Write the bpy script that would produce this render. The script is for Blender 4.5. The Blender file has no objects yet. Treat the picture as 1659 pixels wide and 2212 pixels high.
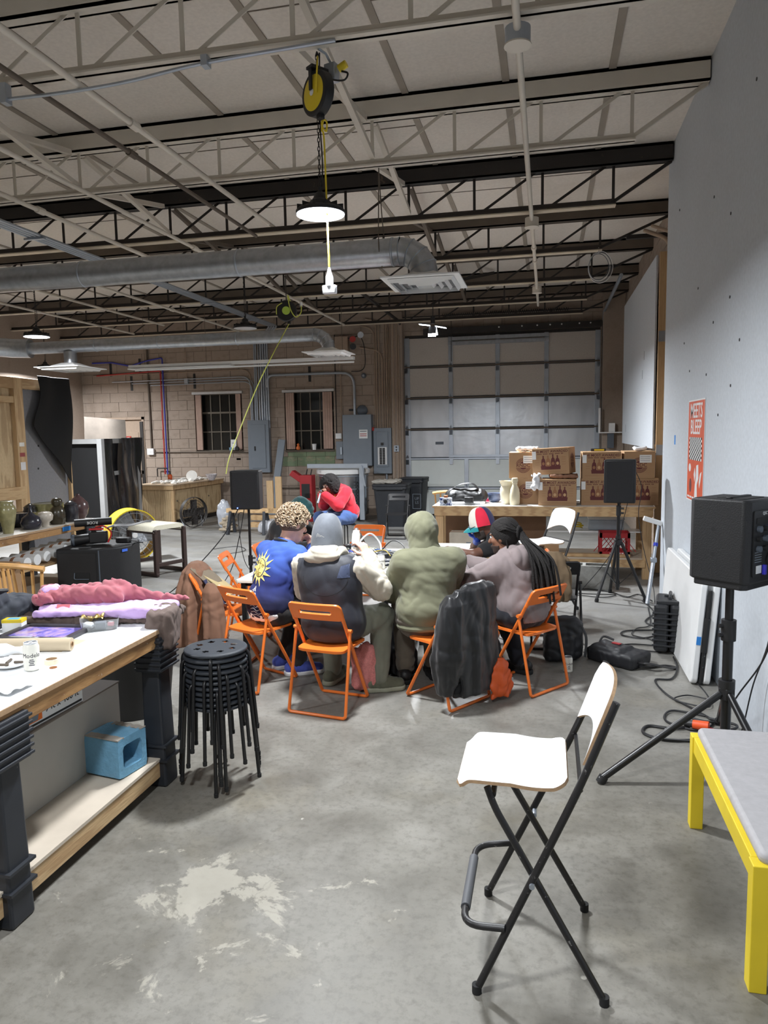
import bpy, bmesh, math, random
import numpy as np
from mathutils import Vector, Matrix, Euler
random.seed(7); np.random.seed(7)
SC = bpy.context.scene
COL = SC.collection

# ------------------------------------------------------------------ camera
FPX, IW, IH = 1584.04, 1659, 2212
CAM_H = 1.85
def make_camera(yaw=12.6065, pitch=6.2201, roll=-1.0293):
    y, p, r = (math.radians(a) for a in (yaw, pitch, roll))
    fwd = Vector((-math.sin(y)*math.cos(p), math.cos(y)*math.cos(p), -math.sin(p)))
    right = Vector((math.cos(y), math.sin(y), 0)); up = right.cross(fwd)
    r2 = right*math.cos(r) + up*math.sin(r); u2 = -right*math.sin(r) + up*math.cos(r)
    cd = bpy.data.cameras.new('camera'); co = bpy.data.objects.new('camera', cd); COL.objects.link(co)
    m = Matrix.Identity(4)
    for i in range(3):
        m[i][0], m[i][1], m[i][2] = r2[i], u2[i], -fwd[i]
    m.translation = (0, 0, CAM_H); co.matrix_world = m
    cd.sensor_fit = 'VERTICAL'; cd.sensor_height = 36.0; cd.lens = FPX*36.0/IH
    cd.clip_start = .05; cd.clip_end = 100
    SC.camera = co
make_camera()

# ------------------------------------------------------------------ world, exposure
w = bpy.data.worlds.new('night'); SC.world = w; w.use_nodes = True
w.node_tree.nodes['Background'].inputs[0].default_value = (.02, .024, .03, 1)
w.node_tree.nodes['Background'].inputs[1].default_value = .3
SC.view_settings.view_transform = 'Standard'; SC.view_settings.look = 'None'
SC.view_settings.gamma = 1; SC.view_settings.use_curve_mapping = False
SC.view_settings.exposure = 0.2
LAMP_W = 190.0          # watts of light of one high bay lamp

# ------------------------------------------------------------------ helpers: objects
def tag(o, label=None, cat=None, group=None, kind=None):
    if label: o['label'] = label
    if cat: o['category'] = cat
    if group: o['group'] = group
    if kind: o['kind'] = kind
    return o
def thing(name, label, cat, loc=(0,0,0), rz=0, group=None, rot=None):
    o = bpy.data.objects.new(name, None); COL.objects.link(o)
    o.empty_display_size = .1; o.location = loc; o.rotation_euler = rot if rot else (0, 0, rz)
    return tag(o, label, cat, group)
def link(name, me, mat=None, parent=None):
    o = bpy.data.objects.new(name, me); COL.objects.link(o)
    if mat is not None and not me.materials: me.materials.append(mat)
    if parent is not None: o.parent = parent
    return o
def copy_tree(o, parent=None):
    c = o.copy(); COL.objects.link(c); c.parent = parent
    for ch in list(o.children): copy_tree(ch, c)
    return c
def srgb(r, g, b):
    f = lambda v: v/12.92 if v <= .04045 else ((v+.055)/1.055)**2.4
    return (f(r/255), f(g/255), f(b/255), 1)

# ------------------------------------------------------------------ helpers: mesh builder
def frame_of(d):
    d = Vector(d).normalized()
    a = Vector((0,0,1)) if abs(d.z) < .95 else Vector((1,0,0))
    x = a.cross(d).normalized(); return x, d.cross(x)
def smooth_path(pts, n=6, closed=False):
    P = [Vector(p) for p in pts]; out = []; N = len(P)
    segs = N if closed else N-1
    for i in range(segs):
        g = (lambda k: P[k % N]) if closed else (lambda k: P[min(max(k, 0), N-1)])
        a, b, c, d = g(i-1), g(i), g(i+1), g(i+2)
        for k in range(n):
            t = k/n
            out.append(.5*((2*b)+(c-a)*t+(2*a-5*b+4*c-d)*t*t+(3*b-a-3*c+d)*t**3))
    if not closed: out.append(P[-1])
    return out
def round_path(pts, r, n=5):
    """polyline with its corners rounded by radius r"""
    P = [Vector(p) for p in pts]; out = [P[0]]
    for i in range(1, len(P)-1):
        a, b, c = P[i-1], P[i], P[i+1]
        u = (a-b); v = (c-b); rr = min(r, u.length*.49, v.length*.49)
        u.normalize(); v.normalize(); s, e = b+u*rr, b+v*rr
        for k in range(n+1):
            t = k/n; out.append(s*(1-t)**2 + b*2*t*(1-t) + e*t*t)
    out.append(P[-1]); return out
class MB:
    def __init__(s): s.v = []; s.f = []; s.m = []; s.mi = 0
    def add(s, vs, fs, M=None):
        o = len(s.v)
        s.v += [tuple(M @ Vector(p)) for p in vs] if M is not None else [tuple(p) for p in vs]
        s.f += [tuple(i+o for i in f) for f in fs]; s.m += [s.mi]*len(fs); return s
    def box(s, x0, x1, y0, y1, z0, z1, M=None):
        return s.add([(x0,y0,z0),(x1,y0,z0),(x1,y1,z0),(x0,y1,z0),(x0,y0,z1),(x1,y0,z1),(x1,y1,z1),(x0,y1,z1)],
                     [(0,3,2,1),(4,5,6,7),(0,1,5,4),(1,2,6,5),(2,3,7,6),(3,0,4,7)], M)
    def cbox(s, c, size, rot=(0,0,0), M=None):
        T = Matrix.Translation(c) @ Euler(rot).to_matrix().to_4x4()
        if M is not None: T = M @ T
        a, b, d = (q/2 for q in size); return s.box(-a, a, -b, b, -d, d, T)
    def bar(s, p0, p1, w, h, up=(0,0,1), M=None):
        """rectangular bar; w across, h along up"""
        p0, p1 = Vector(p0), Vector(p1); d = (p1-p0).normalized()
        x = d.cross(Vector(up))
        if x.length < 1e-4: x = d.cross(Vector((1,0,0)))
        x.normalize(); u = x.cross(d)
        vs = [p+x*(a*w/2)+u*(b*h/2) for p in (p0, p1) for a, b in ((-1,-1),(1,-1),(1,1),(-1,1))]
        return s.add(vs, [(3,2,1,0),(4,5,6,7),(0,1,5,4),(1,2,6,5),(2,3,7,6),(3,0,4,7)], M)
    def cyl(s, p0, p1, r0, r1=None, n=12, caps=True, M=None):
        p0, p1 = Vector(p0), Vector(p1); r1 = r0 if r1 is None else r1
        x, y = frame_of(p1-p0); vs = []
        for p, r in ((p0, r0), (p1, r1)):
            for k in range(n):
                a = 2*math.pi*k/n; vs.append(p+(x*math.cos(a)+y*math.sin(a))*r)
        fs = [(k, (k+1) % n, n+(k+1) % n, n+k) for k in range(n)]
        if caps: fs += [tuple(range(n-1, -1, -1)), tuple(range(n, 2*n))]
        return s.add(vs, fs, M)
    def tube(s, pts, r, n=8, closed=False, caps=True, M=None, flat=1.0):
        P = [Vector(p) for p in pts]; N = len(P)
        if N < 2: return s
        rr = r if isinstance(r, (list, tuple)) else [r]*N
        T = []
        for i in range(N):
            a = P[i-1] if (i > 0 or closed) else P[i]; b = P[(i+1) % N] if (i < N-1 or closed) else P[i]
            d = b-a; T.append(d.normalized() if d.length > 1e-9 else Vector((0,0,1)))
        x, y = frame_of(T[0]); vs = []
        for i in range(N):
            if i:
                ax = T[i-1].cross(T[i])
                if ax.length > 1e-7:
                    q = Matrix.Rotation(T[i-1].angle(T[i]), 3, ax.normalized()); x = q @ x
            x = (x-T[i]*x.dot(T[i])).normalized(); y = T[i].cross(x)
            for k in range(n):
                a = 2*math.pi*k/n; vs.append(P[i]+(x*math.cos(a)+y*math.sin(a)*flat)*rr[i])
        fs = []
        for i in range(N if closed else N-1):
            j = (i+1) % N
            fs += [(i*n+k, i*n+(k+1) % n, j*n+(k+1) % n, j*n+k) for k in range(n)]
        if caps and not closed: fs += [tuple(range(n-1, -1, -1)), tuple(range((N-1)*n, N*n))]
        return s.add(vs, fs, M)
    def lathe(s, prof, n=20, M=None, caps=True):
        vs = []; fs = []
        for r, z in prof:
            for k in range(n):
                a = 2*math.pi*k/n; vs.append((r*math.cos(a), r*math.sin(a), z))
        for i in range(len(prof)-1):
            fs += [(i*n+k, i*n+(k+1) % n, (i+1)*n+(k+1) % n, (i+1)*n+k) for k in range(n)]
        if caps: fs += [tuple(range(n-1, -1, -1)), tuple(range((len(prof)-1)*n, len(prof)*n))]
        return s.add(vs, fs, M)
    def prism(s, outline, z0, z1, M=None):
        n = len(outline)
        vs = [(x, y, z0) for x, y in outline]+[(x, y, z1) for x, y in outline]
        return s.add(vs, [tuple(range(n-1, -1, -1)), tuple(range(n, 2*n))]+[(k, (k+1) % n, n+(k+1) % n, n+k) for k in range(n)], M)
    def sheet(s, fn, nu, nv, th=0.0, M=None):
        """surface fn(u,v) u,v in 0..1; with thickness along its normal when th"""
        G = [[Vector(fn(i/nu, j/nv)) for j in range(nv+1)] for i in range(nu+1)]
        vs = [G[i][j] for i in range(nu+1) for j in range(nv+1)]; W = nv+1
        fs = [(i*W+j, (i+1)*W+j, (i+1)*W+j+1, i*W+j+1) for i in range(nu) for j in range(nv)]
        if th:
            B = []
            for i in range(nu+1):
                for j in range(nv+1):
                    du = G[min(i+1, nu)][j]-G[max(i-1, 0)][j]; dv = G[i][min(j+1, nv)]-G[i][max(j-1, 0)]
                    nn = du.cross(dv); nn = nn.normalized() if nn.length > 1e-12 else Vector((0,0,1)); B.append(G[i][j]-nn*th)
            o = len(vs); vs = vs+B; fs = fs+[tuple(o+k for k in reversed(f)) for f in fs]
            for i in range(nu): fs += [(i*W, o+i*W, o+(i+1)*W, (i+1)*W), ((i+1)*W+nv, o+(i+1)*W+nv, o+i*W+nv, i*W+nv)]
            for j in range(nv): fs += [(j+1, o+j+1, o+j, j), (nu*W+j, o+nu*W+j, o+nu*W+j+1, nu*W+j+1)]
        return s.add(vs, fs, M)
    def mesh(s, name, mats, smooth=35):
        me = bpy.data.meshes.new(name); me.from_pydata(s.v, [], s.f)
        if not isinstance(mats, (list, tuple)): mats = [mats]
        for m in mats: me.materials.append(m)
        if any(s.m): me.polygons.foreach_set('material_index', s.m)
        bm = bmesh.new(); bm.from_mesh(me); bmesh.ops.recalc_face_normals(bm, faces=bm.faces); bm.to_mesh(me); bm.free()
        if smooth:
            me.polygons.foreach_set('use_smooth', [True]*len(me.polygons)); me.set_sharp_from_angle(angle=math.radians(smooth))
        return me
    def build(s, name, mats, parent=None, smooth=35, bevel=0, seg=2):
        o = link(name, s.mesh(name, mats, smooth), None, parent)
        if bevel:
            b = o.modifiers.new('bevel', 'BEVEL'); b.width = bevel; b.segments = seg; b.limit_method = 'ANGLE'; b.angle_limit = math.radians(40)
        return o
def rrect(w, h, r, n=5):
    out = []
    for cx, cy, a0 in ((w/2-r, h/2-r, 0), (-w/2+r, h/2-r, 90), (-w/2+r, -h/2+r, 180), (w/2-r, -h/2+r, 270)):
        for k in range(n+1):
            a = math.radians(a0+90*k/n); out.append((cx+r*math.cos(a), cy+r*math.sin(a)))
    return out
def TR(loc=(0,0,0), rot=(0,0,0)): return Matrix.Translation(loc) @ Euler(rot).to_matrix().to_4x4()
def axes(o, x, y, z):
    m = Matrix.Identity(4)
    for i in range(3): m[i][0], m[i][1], m[i][2], m[i][3] = x[i], y[i], z[i], o[i]
    return m
def text(s, size, mat, parent, M, name='lettering', depth=.0006, bold=0, align='CENTER', sx=1.0):
    cu = bpy.data.curves.new(name, 'FONT'); cu.body = s; cu.size = size; cu.extrude = depth; cu.offset = bold
    cu.align_x = align; cu.align_y = 'CENTER'; cu.resolution_u = 2
    t = bpy.data.objects.new('tmp', cu); COL.objects.link(t)
    me = bpy.data.meshes.new_from_object(t.evaluated_get(bpy.context.evaluated_depsgraph_get()))
    bpy.data.objects.remove(t); bpy.data.curves.remove(cu)
    me.transform(Matrix.Diagonal((sx, 1, 1, 1))); me.transform(M); me.materials.clear(); me.materials.append(mat)
    return link(name, me, None, parent)

# ------------------------------------------------------------------ helpers: organic shapes as distance fields
def d_cap(P, a, b, ra, rb=None):
    rb = ra if rb is None else rb; a = np.array(a, float); b = np.array(b, float)
    ab = b-a; t = np.clip(((P-a) @ ab)/max(ab @ ab, 1e-9), 0, 1)
    return np.linalg.norm(P-a-t[:, None]*ab, axis=1)-(ra+(rb-ra)*t)
def d_ell(P, c, r, Rm=None):
    q = P-np.array(c, float)
    if Rm is not None: q = q @ np.array(Rm, float)
    r = np.array(r, float); k0 = np.linalg.norm(q/r, axis=1); k1 = np.linalg.norm(q/(r*r), axis=1)
    return k0*(k0-1)/np.maximum(k1, 1e-9)
def d_box(P, c, half, Rm=None, rad=.02):
    q = P-np.array(c, float)
    if Rm is not None: q = q @ np.array(Rm, float)
    q = np.abs(q)-(np.array(half, float)-rad)
    return np.linalg.norm(np.maximum(q, 0), axis=1)+np.minimum(q.max(axis=1), 0)-rad
def smin(a, b, k):
    h = np.clip(.5+.5*(b-a)/k, 0, 1); return b+(a-b)*h-k*h*(1-h)
def smax(a, b, k): return -smin(-a, -b, k)
def wrinkle(P, amp, freq, seed=0, stretch=(1,1,1)):
    """cloth folds: rounded swells parted by sharper creases, gathered in patches"""
    rs = np.random.RandomState(seed); Q = P*np.array(stretch); f = freq*2.3
    wv = [np.sin(Q @ (rs.randn(3)*f*.28)+rs.rand()*6) for _ in range(4)]
    mask = .55+.45*np.sin(Q @ (rs.randn(3)*f*.16)+rs.rand()*6)*np.sin(Q @ (rs.randn(3)*f*.2)+rs.rand()*6)
    d = np.zeros(len(P))
    for k in range(5):
        kv = rs.randn(3); kv = kv/np.linalg.norm(kv)*f*(.32, .5, .62, .85, 1.1)[k]
        r = 1-np.abs(np.sin(Q @ kv+1.5*wv[k % 4]+.9*wv[(k+1) % 4]+rs.rand()*6)); d += (r-.36)*(1, .9, .8, .55, .4)[k]*(mask if k > 1 else 1)
    return d*amp*.75
def sdf_mesh(name, fn, lo, hi, h, mat, smooth=True):
    """surface nets of the zero set of fn inside the box lo..hi with cell h"""
    lo = np.array(lo, float); hi = np.array(hi, float); n = np.ceil((hi-lo)/h).astype(int)+1
    gx, gy, gz = (lo[i]+h*np.arange(n[i]) for i in range(3))
    D = np.empty(n, dtype=np.float64)
    YZ = np.stack(np.meshgrid(gy, gz, indexing='ij'), -1).reshape(-1, 2)
    step = max(1, int(200000/len(YZ)))
    for i in range(0, n[0], step):
        xs = gx[i:i+step]; P = np.concatenate([np.column_stack([np.full(len(YZ), x), YZ]) for x in xs])
        D[i:i+step] = fn(P).reshape(len(xs), n[1], n[2])
    S = D < 0
    cor = [(a, b, c) for a in (0, 1) for b in (0, 1) for c in (0, 1)]
    sl = lambda A, o: A[o[0]:n[0]-1+o[0], o[1]:n[1]-1+o[1], o[2]:n[2]-1+o[2]]
    cnt = sum(sl(S, o).astype(int) for o in cor); act = (cnt > 0) & (cnt < 8)
    idx = -np.ones(act.shape, int); ii = np.argwhere(act); idx[act] = np.arange(len(ii))
    acc = np.zeros((len(ii), 3)); num = np.zeros(len(ii))
    for o in cor:
        for ax in range(3):
            if o[ax]: continue
            p = list(o); p[ax] = 1
            d0 = sl(D, o)[act]; d1 = sl(D, p)[act]; m = (d0 < 0) != (d1 < 0)
            t = np.where(m, d0/np.where(m, d0-d1, 1), 0); q = np.tile(np.array(o, float), (len(ii), 1)); q[:, ax] = t
            acc[m] += q[m]; num[m] += 1
    V = lo+(ii+acc/np.maximum(num, 1)[:, None])*h
    F = []
    for ax in range(3):
        b, c = (ax+1) % 3, (ax+2) % 3
        a0 = [slice(1, n[k]-1) for k in range(3)]; a1 = list(a0)
        a0[ax] = slice(0, n[ax]-1); a1[ax] = slice(1, n[ax])
        s0, s1 = S[tuple(a0)], S[tuple(a1)]
        e = np.argwhere(s0 != s1)
        if not len(e): continue
        fl = s0[tuple(e.T)]
        base = e.copy(); base[:, b] += 1; base[:, c] += 1
        def cell(db, dc):
            q = base.copy(); q[:, b] -= db; q[:, c] -= dc; return idx[tuple(q.T)]
        Q = np.stack([cell(1, 1), cell(0, 1), cell(0, 0), cell(1, 0)], 1); Q[~fl] = Q[~fl][:, ::-1]; F.append(Q)
    F = np.concatenate(F) if F else np.zeros((0, 4), int)
    F = F[(F >= 0).all(1)]
    for _ in range(2):                      # pull the points onto the surface
        e = h*.4; d = fn(V); g = np.stack([fn(V+np.eye(3)[k]*e)-fn(V-np.eye(3)[k]*e) for k in range(3)], 1)/(2*e)
        g2 = np.maximum((g*g).sum(1), .2); V = V-np.clip(d/g2, -h, h)[:, None]*g*.8
    me = bpy.data.meshes.new(name); me.from_pydata(V.tolist(), [], F.tolist())
    for m_ in (mat if isinstance(mat, (list, tuple)) else [mat]): me.materials.append(m_)
    if smooth: me.polygons.foreach_set('use_smooth', [True]*len(me.polygons))
    return me
# ------------------------------------------------------------------ materials
MATS = {}
def new_mat(name):
    m = bpy.data.materials.new(name); m.use_nodes = True; nt = m.node_tree; nt.nodes.clear()
    out = nt.nodes.new('ShaderNodeOutputMaterial'); b = nt.nodes.new('ShaderNodeBsdfPrincipled')
    nt.links.new(b.outputs[0], out.inputs[0]); MATS[name] = m
    return m, nt, b
def N(nt, typ, **kw):
    n = nt.nodes.new(typ)
    for k, v in kw.items():
        if k in n.inputs: n.inputs[k].default_value = v
        else: setattr(n, k, v)
    return n
def ramp(nt, src, stops):
    r = nt.nodes.new('ShaderNodeValToRGB'); nt.links.new(src, r.inputs[0])
    e = r.color_ramp.elements
    while len(e) < len(stops): e.new(.5)
    for q, (p, c) in zip(e, stops): q.position = p; q.color = c if len(c) == 4 else (*c, 1)
    return r.outputs[0]
def mix(nt, fac, a, b, mode='MIX'):
    n = nt.nodes.new('ShaderNodeMix'); n.data_type = 'RGBA'; n.blend_type = mode
    for i, v in ((0, fac), (6, a), (7, b)):
        if hasattr(v, 'is_linked'): nt.links.new(v, n.inputs[i])
        else: n.inputs[i].default_value = v
    return n.outputs[2]
def coords(nt, scale=(1,1,1), kind='Object', rot=(0,0,0)):
    t = nt.nodes.new('ShaderNodeTexCoord'); mp = nt.nodes.new('ShaderNodeMapping')
    mp.inputs['Scale'].default_value = scale; mp.inputs['Rotation'].default_value = rot
    nt.links.new(t.outputs[kind], mp.inputs[0]); return mp.outputs[0]
def noise(nt, vec, scale, detail=3, rough=.55, dist=0):
    n = nt.nodes.new('ShaderNodeTexNoise'); nt.links.new(vec, n.inputs['Vector'])
    n.inputs['Scale'].default_value = scale; n.inputs['Detail'].default_value = detail
    n.inputs['Roughness'].default_value = rough; n.inputs['Distortion'].default_value = dist
    return n.outputs['Fac']
def bump(nt, b, h, strength=.3, dist=.01):
    n = nt.nodes.new('ShaderNodeBump'); n.inputs['Strength'].default_value = strength; n.inputs['Distance'].default_value = dist
    nt.links.new(h, n.inputs['Height']); nt.links.new(n.outputs[0], b.inputs['Normal'])
def scl(c, k): return (min(c[0]*k, 1), min(c[1]*k, 1), min(c[2]*k, 1), 1)
def plain(name, rgb, rough=.5, metal=0, var=.12, vs=6, bmp=0, bs=60, wear=None, wth=.62, ws=25, spec=.5, sheen=0, coat=0):
    """one colour with mild mottling; wear = second colour scratched through"""
    m, nt, b = new_mat(name); c = srgb(*rgb)
    v = coords(nt); nz = noise(nt, v, vs, 4)
    col = ramp(nt, nz, [(.25, scl(c, 1-var)), (.75, scl(c, 1+var))])
    if wear:
        wz = noise(nt, v, ws, 6, .65, .4)
        f = ramp(nt, wz, [(wth, (0,0,0,1)), (wth+.04, (1,1,1,1))]); col = mix(nt, f, col, srgb(*wear))
    nt.links.new(col, b.inputs['Base Color'])
    b.inputs['Roughness'].default_value = rough; b.inputs['Metallic'].default_value = metal
    b.inputs['Specular IOR Level'].default_value = spec
    if sheen: b.inputs['Sheen Weight'].default_value = sheen
    if coat: b.inputs['Coat Weight'].default_value = coat
    if bmp: bump(nt, b, noise(nt, v, bs, 5), bmp)
    return m
def emis(name, rgb, strength, base=(240,240,240)):
    m, nt, b = new_mat(name); b.inputs['Base Color'].default_value = srgb(*base)
    b.inputs['Emission Color'].default_value = srgb(*rgb); b.inputs['Emission Strength'].default_value = strength
    return m
def wood(name, light, dark, scale=(3,3,3), stretch=(1,1,.08), rough=.6, rings=6, spots=None, dist=3.0, thr=.5):
    m, nt, b = new_mat(name); v = coords(nt, tuple(s*t for s, t in zip(scale, stretch)))
    n1 = noise(nt, v, 1.6, 3, .5, dist*.3)
    wv = nt.nodes.new('ShaderNodeTexWave'); nt.links.new(v, wv.inputs['Vector'])
    wv.inputs['Scale'].default_value = rings; wv.inputs['Distortion'].default_value = dist*2; wv.inputs['Detail'].default_value = 2
    wv.inputs['Detail Scale'].default_value = 1.2
    c = ramp(nt, wv.outputs['Fac'], [(.1, srgb(*dark)), (thr, srgb(*light)), (.95, scl(srgb(*light), 1.06))])
    c2 = ramp(nt, n1, [(.3, scl(srgb(*light), .82)), (.7, scl(srgb(*light), 1.1))])
    col = mix(nt, .5, c, c2)
    fine = noise(nt, coords(nt, tuple(s*t*1.0 for s, t in zip((30,30,30), stretch))), 4, 3)
    col = mix(nt, ramp(nt, fine, [(.35, (.25,.25,.25,1)), (.6, (0,0,0,1))]), col, srgb(*dark))
    if spots:
        sz = noise(nt, coords(nt), 30, 4, .6); col = mix(nt, ramp(nt, sz, [(.68, (0,0,0,1)), (.71, (1,1,1,1))]), col, srgb(*spots))
    nt.links.new(col, b.inputs['Base Color']); b.inputs['Roughness'].default_value = rough
    bump(nt, b, fine, .12); return m

def floor_mat():
    m, nt, b = new_mat('concrete floor'); v = coords(nt)
    big = noise(nt, v, .55, 5, .6, .3); mid = noise(nt, v, 2.6, 6, .62, .2); fine = noise(nt, v, 28, 6, .7)
    base = ramp(nt, big, [(.3, srgb(100,97,90)), (.5, srgb(124,121,113)), (.72, srgb(146,143,137))])
    c2 = ramp(nt, mid, [(.28, srgb(80,77,69)), (.5, srgb(118,115,107)), (.7, srgb(144,141,134))])
    col = mix(nt, .62, base, c2)
    warm = noise(nt, v, 1.1, 4, .6); col = mix(nt, ramp(nt, warm, [(.55, (0,0,0,1)), (.75, (.5,.5,.5,1))]), col, srgb(124,115,92))
    col = mix(nt, ramp(nt, fine, [(.32, (.5,.5,.5,1)), (.52, (0,0,0,1))]), col, srgb(84,80,72))
    # reflected light painted into the colour: slab paler toward the back, in patches
    far_light = noise(nt, coords(nt, (1.0,2.2,1)), .8, 5, .65, .4)
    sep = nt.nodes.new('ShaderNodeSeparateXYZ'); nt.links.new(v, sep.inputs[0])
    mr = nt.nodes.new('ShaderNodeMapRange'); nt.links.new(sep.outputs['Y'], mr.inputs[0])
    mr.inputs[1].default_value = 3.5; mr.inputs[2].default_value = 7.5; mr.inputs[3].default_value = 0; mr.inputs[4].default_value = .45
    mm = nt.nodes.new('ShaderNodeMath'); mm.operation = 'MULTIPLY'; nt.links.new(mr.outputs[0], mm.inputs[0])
    nt.links.new(ramp(nt, far_light, [(.3, (.25,.25,.25,1)), (.6, (1,1,1,1))]), mm.inputs[1])
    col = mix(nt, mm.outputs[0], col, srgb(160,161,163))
    # flaked pale paint left on the slab around one place near the bench
    pv = nt.nodes.new('ShaderNodeVectorMath'); pv.operation = 'DISTANCE'; nt.links.new(v, pv.inputs[0]); pv.inputs[1].default_value = (-1.25, 2.55, 0)
    pr = nt.nodes.new('ShaderNodeMapRange'); nt.links.new(pv.outputs['Value'], pr.inputs[0])
    pr.inputs[1].default_value = .15; pr.inputs[2].default_value = .95; pr.inputs[3].default_value = .10; pr.inputs[4].default_value = -.12
    pn = noise(nt, v, 3.2, 8, .68, .5); ad = nt.nodes.new('ShaderNodeMath'); ad.operation = 'ADD'
    nt.links.new(pn, ad.inputs[0]); nt.links.new(pr.outputs[0], ad.inputs[1])
    col = mix(nt, ramp(nt, ad.outputs[0], [(.585, (0,0,0,1)), (.62, (.6,.6,.6,1))]), col, srgb(176,171,158))
    # splashes of white paint
    vo = nt.nodes.new('ShaderNodeTexVoronoi'); nt.links.new(v, vo.inputs['Vector']); vo.inputs['Scale'].default_value = 6.5
    sp = noise(nt, v, 9, 2); s2 = nt.nodes.new('ShaderNodeMath'); s2.operation = 'MULTIPLY'
    nt.links.new(ramp(nt, vo.outputs['Distance'], [(.055, (1,1,1,1)), (.075, (0,0,0,1))]), s2.inputs[0])
    nt.links.new(ramp(nt, sp, [(.6, (0,0,0,1)), (.64, (1,1,1,1))]), s2.inputs[1])
    col = mix(nt, s2.outputs[0], col, srgb(190,187,178))
    # hairline cracks
    vc = nt.nodes.new('ShaderNodeTexVoronoi'); vc.feature = 'DISTANCE_TO_EDGE'; vc.inputs['Scale'].default_value = .38
    wz = nt.nodes.new('ShaderNodeVectorMath'); wz.operation = 'ADD'; nt.links.new(v, wz.inputs[0])
    nn = nt.nodes.new('ShaderNodeTexNoise'); nt.links.new(v, nn.inputs['Vector']); nn.inputs['Scale'].default_value = 2.5; nn.inputs['Detail'].default_value = 6
    nt.links.new(nn.outputs['Color'], wz.inputs[1]); nt.links.new(wz.outputs[0], vc.inputs['Vector'])
    col = mix(nt, ramp(nt, vc.outputs['Distance'], [(.001, (.22,.22,.22,1)), (.004, (0,0,0,1))]), col, srgb(80,77,71))
    nt.links.new(col, b.inputs['Base Color'])
    nt.links.new(ramp(nt, mid, [(.3, (.42,.42,.42,1)), (.7, (.62,.62,.62,1))]), b.inputs['Roughness'])
    bump(nt, b, fine, .15, .004); return m

def stained(name, rgb, stain, rough=.8, s=1.2, lo=.52, hi=.75, amt=.8, bmp=.15, kind='Object'):
    m, nt, b = new_mat(name); v = coords(nt, kind=kind)
    n = noise(nt, v, s, 6, .62, .5); f = noise(nt, v, 35, 4)
    c = ramp(nt, f, [(.3, scl(srgb(*rgb), .93)), (.7, scl(srgb(*rgb), 1.05))])
    col = mix(nt, ramp(nt, n, [(lo, (0,0,0,1)), (hi, (amt,amt,amt,1))]), c, srgb(*stain))
    nt.links.new(col, b.inputs['Base Color']); b.inputs['Roughness'].default_value = rough
    bump(nt, b, f, bmp, .006); return m

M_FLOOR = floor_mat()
M_DECK = stained('deck board', (214,207,198), (168,156,140), .9, .45, .58, .85, .5)
M_DRY = stained('white drywall', (190,196,203), (178,182,187), .75, .7, .5, .8, .5, .05)
M_CMU = stained('painted block', (158,143,130), (108,94,80), .85, .9, .54, .82, .75, .35, 'Object')
M_MORT = plain('mortar', (122,109,97), .9)
M_GREENBLK = stained('green painted block', (118,134,106), (150,140,118), .85, 2.2, .5, .66, .8, .3)
M_SWHITE = plain('white painted steel', (205,198,186), .55, 0, .06, 3, wear=(120,108,92), wth=.7, ws=14)
M_SBLACK = plain('black painted steel', (40,36,34), .6, 0, .2, 3, wear=(84,72,60), wth=.66, ws=10)
M_SBROWN = plain('brown dirty steel', (92,82,72), .7, 0, .2, 3)
M_SDARKCH = plain('dark chord steel', (56,50,46), .65, 0, .2, 3)
M_STRIP = plain('dark roof strip', (150,141,130), .8, 0, .1, 3)
M_GALV = plain('galvanised steel', (176,181,188), .38, .85, .16, 16)
M_GALV2 = plain('galvanised conduit', (172,180,190), .4, .7, .08, 6)
M_BEIGEC = plain('painted conduit', (160,140,122), .6)
M_BLACK = plain('black plastic', (30,30,32), .5, 0, .1)
M_BLACKM = plain('black powder coated tube', (24,24,26), .35, 0, .1)
M_RUBBER = plain('rubber', (26,26,27), .8)
M_WHITEP = plain('white plastic', (232,233,233), .4, 0, .03)
M_GREYPANEL = plain('grey enamel', (122,131,141), .45, 0, .04)
M_GREYDK = plain('dark grey enamel', (84,92,102), .5, 0, .05)
M_ORANGE = plain('orange enamel', (228,116,44), .35, 0, .05)
M_WHITELAM = plain('white laminate', (238,238,238), .3, 0, .02)
M_PLYEDGE = plain('plywood edge', (170,140,108), .6, 0, .18, 60)
M_YELLOW = plain('yellow paint', (226,200,42), .5, 0, .06)
M_LENS = emis('lit lamp lens', (235,243,255), 9.0)
M_LENSOFF = plain('unlit lamp lens', (190,190,192), .3)
M_GLASS = plain('dark window glass', (26,28,27), .12, 0, .3, 2, spec=.6)
M_STEELWIN = plain('window bar steel', (112,104,92), .7)
M_PINE = wood('pine lumber', (206,176,134), (168,130,90), (4,4,4), (1,1,.1), .6, 5)
M_PINEX = wood('pine lumber lengthwise', (204,172,128), (166,128,88), (4,4,4), (.1,1,1), .6, 5)
M_PINEY = wood('pine lumber depthwise', (202,172,130), (164,126,86), (4,4,4), (1,.1,1), .6, 5)
M_PLY = wood('plywood sheet', (200,176,138), (152,122,86), (2.2,2.2,2.2), (1,1,.22), .6, 3, None, 5)
M_PLYY = wood('plywood apron', (172,132,86), (112,76,44), (3,3,3), (1,.16,1), .5, 3, (225,220,210), 5)
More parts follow.
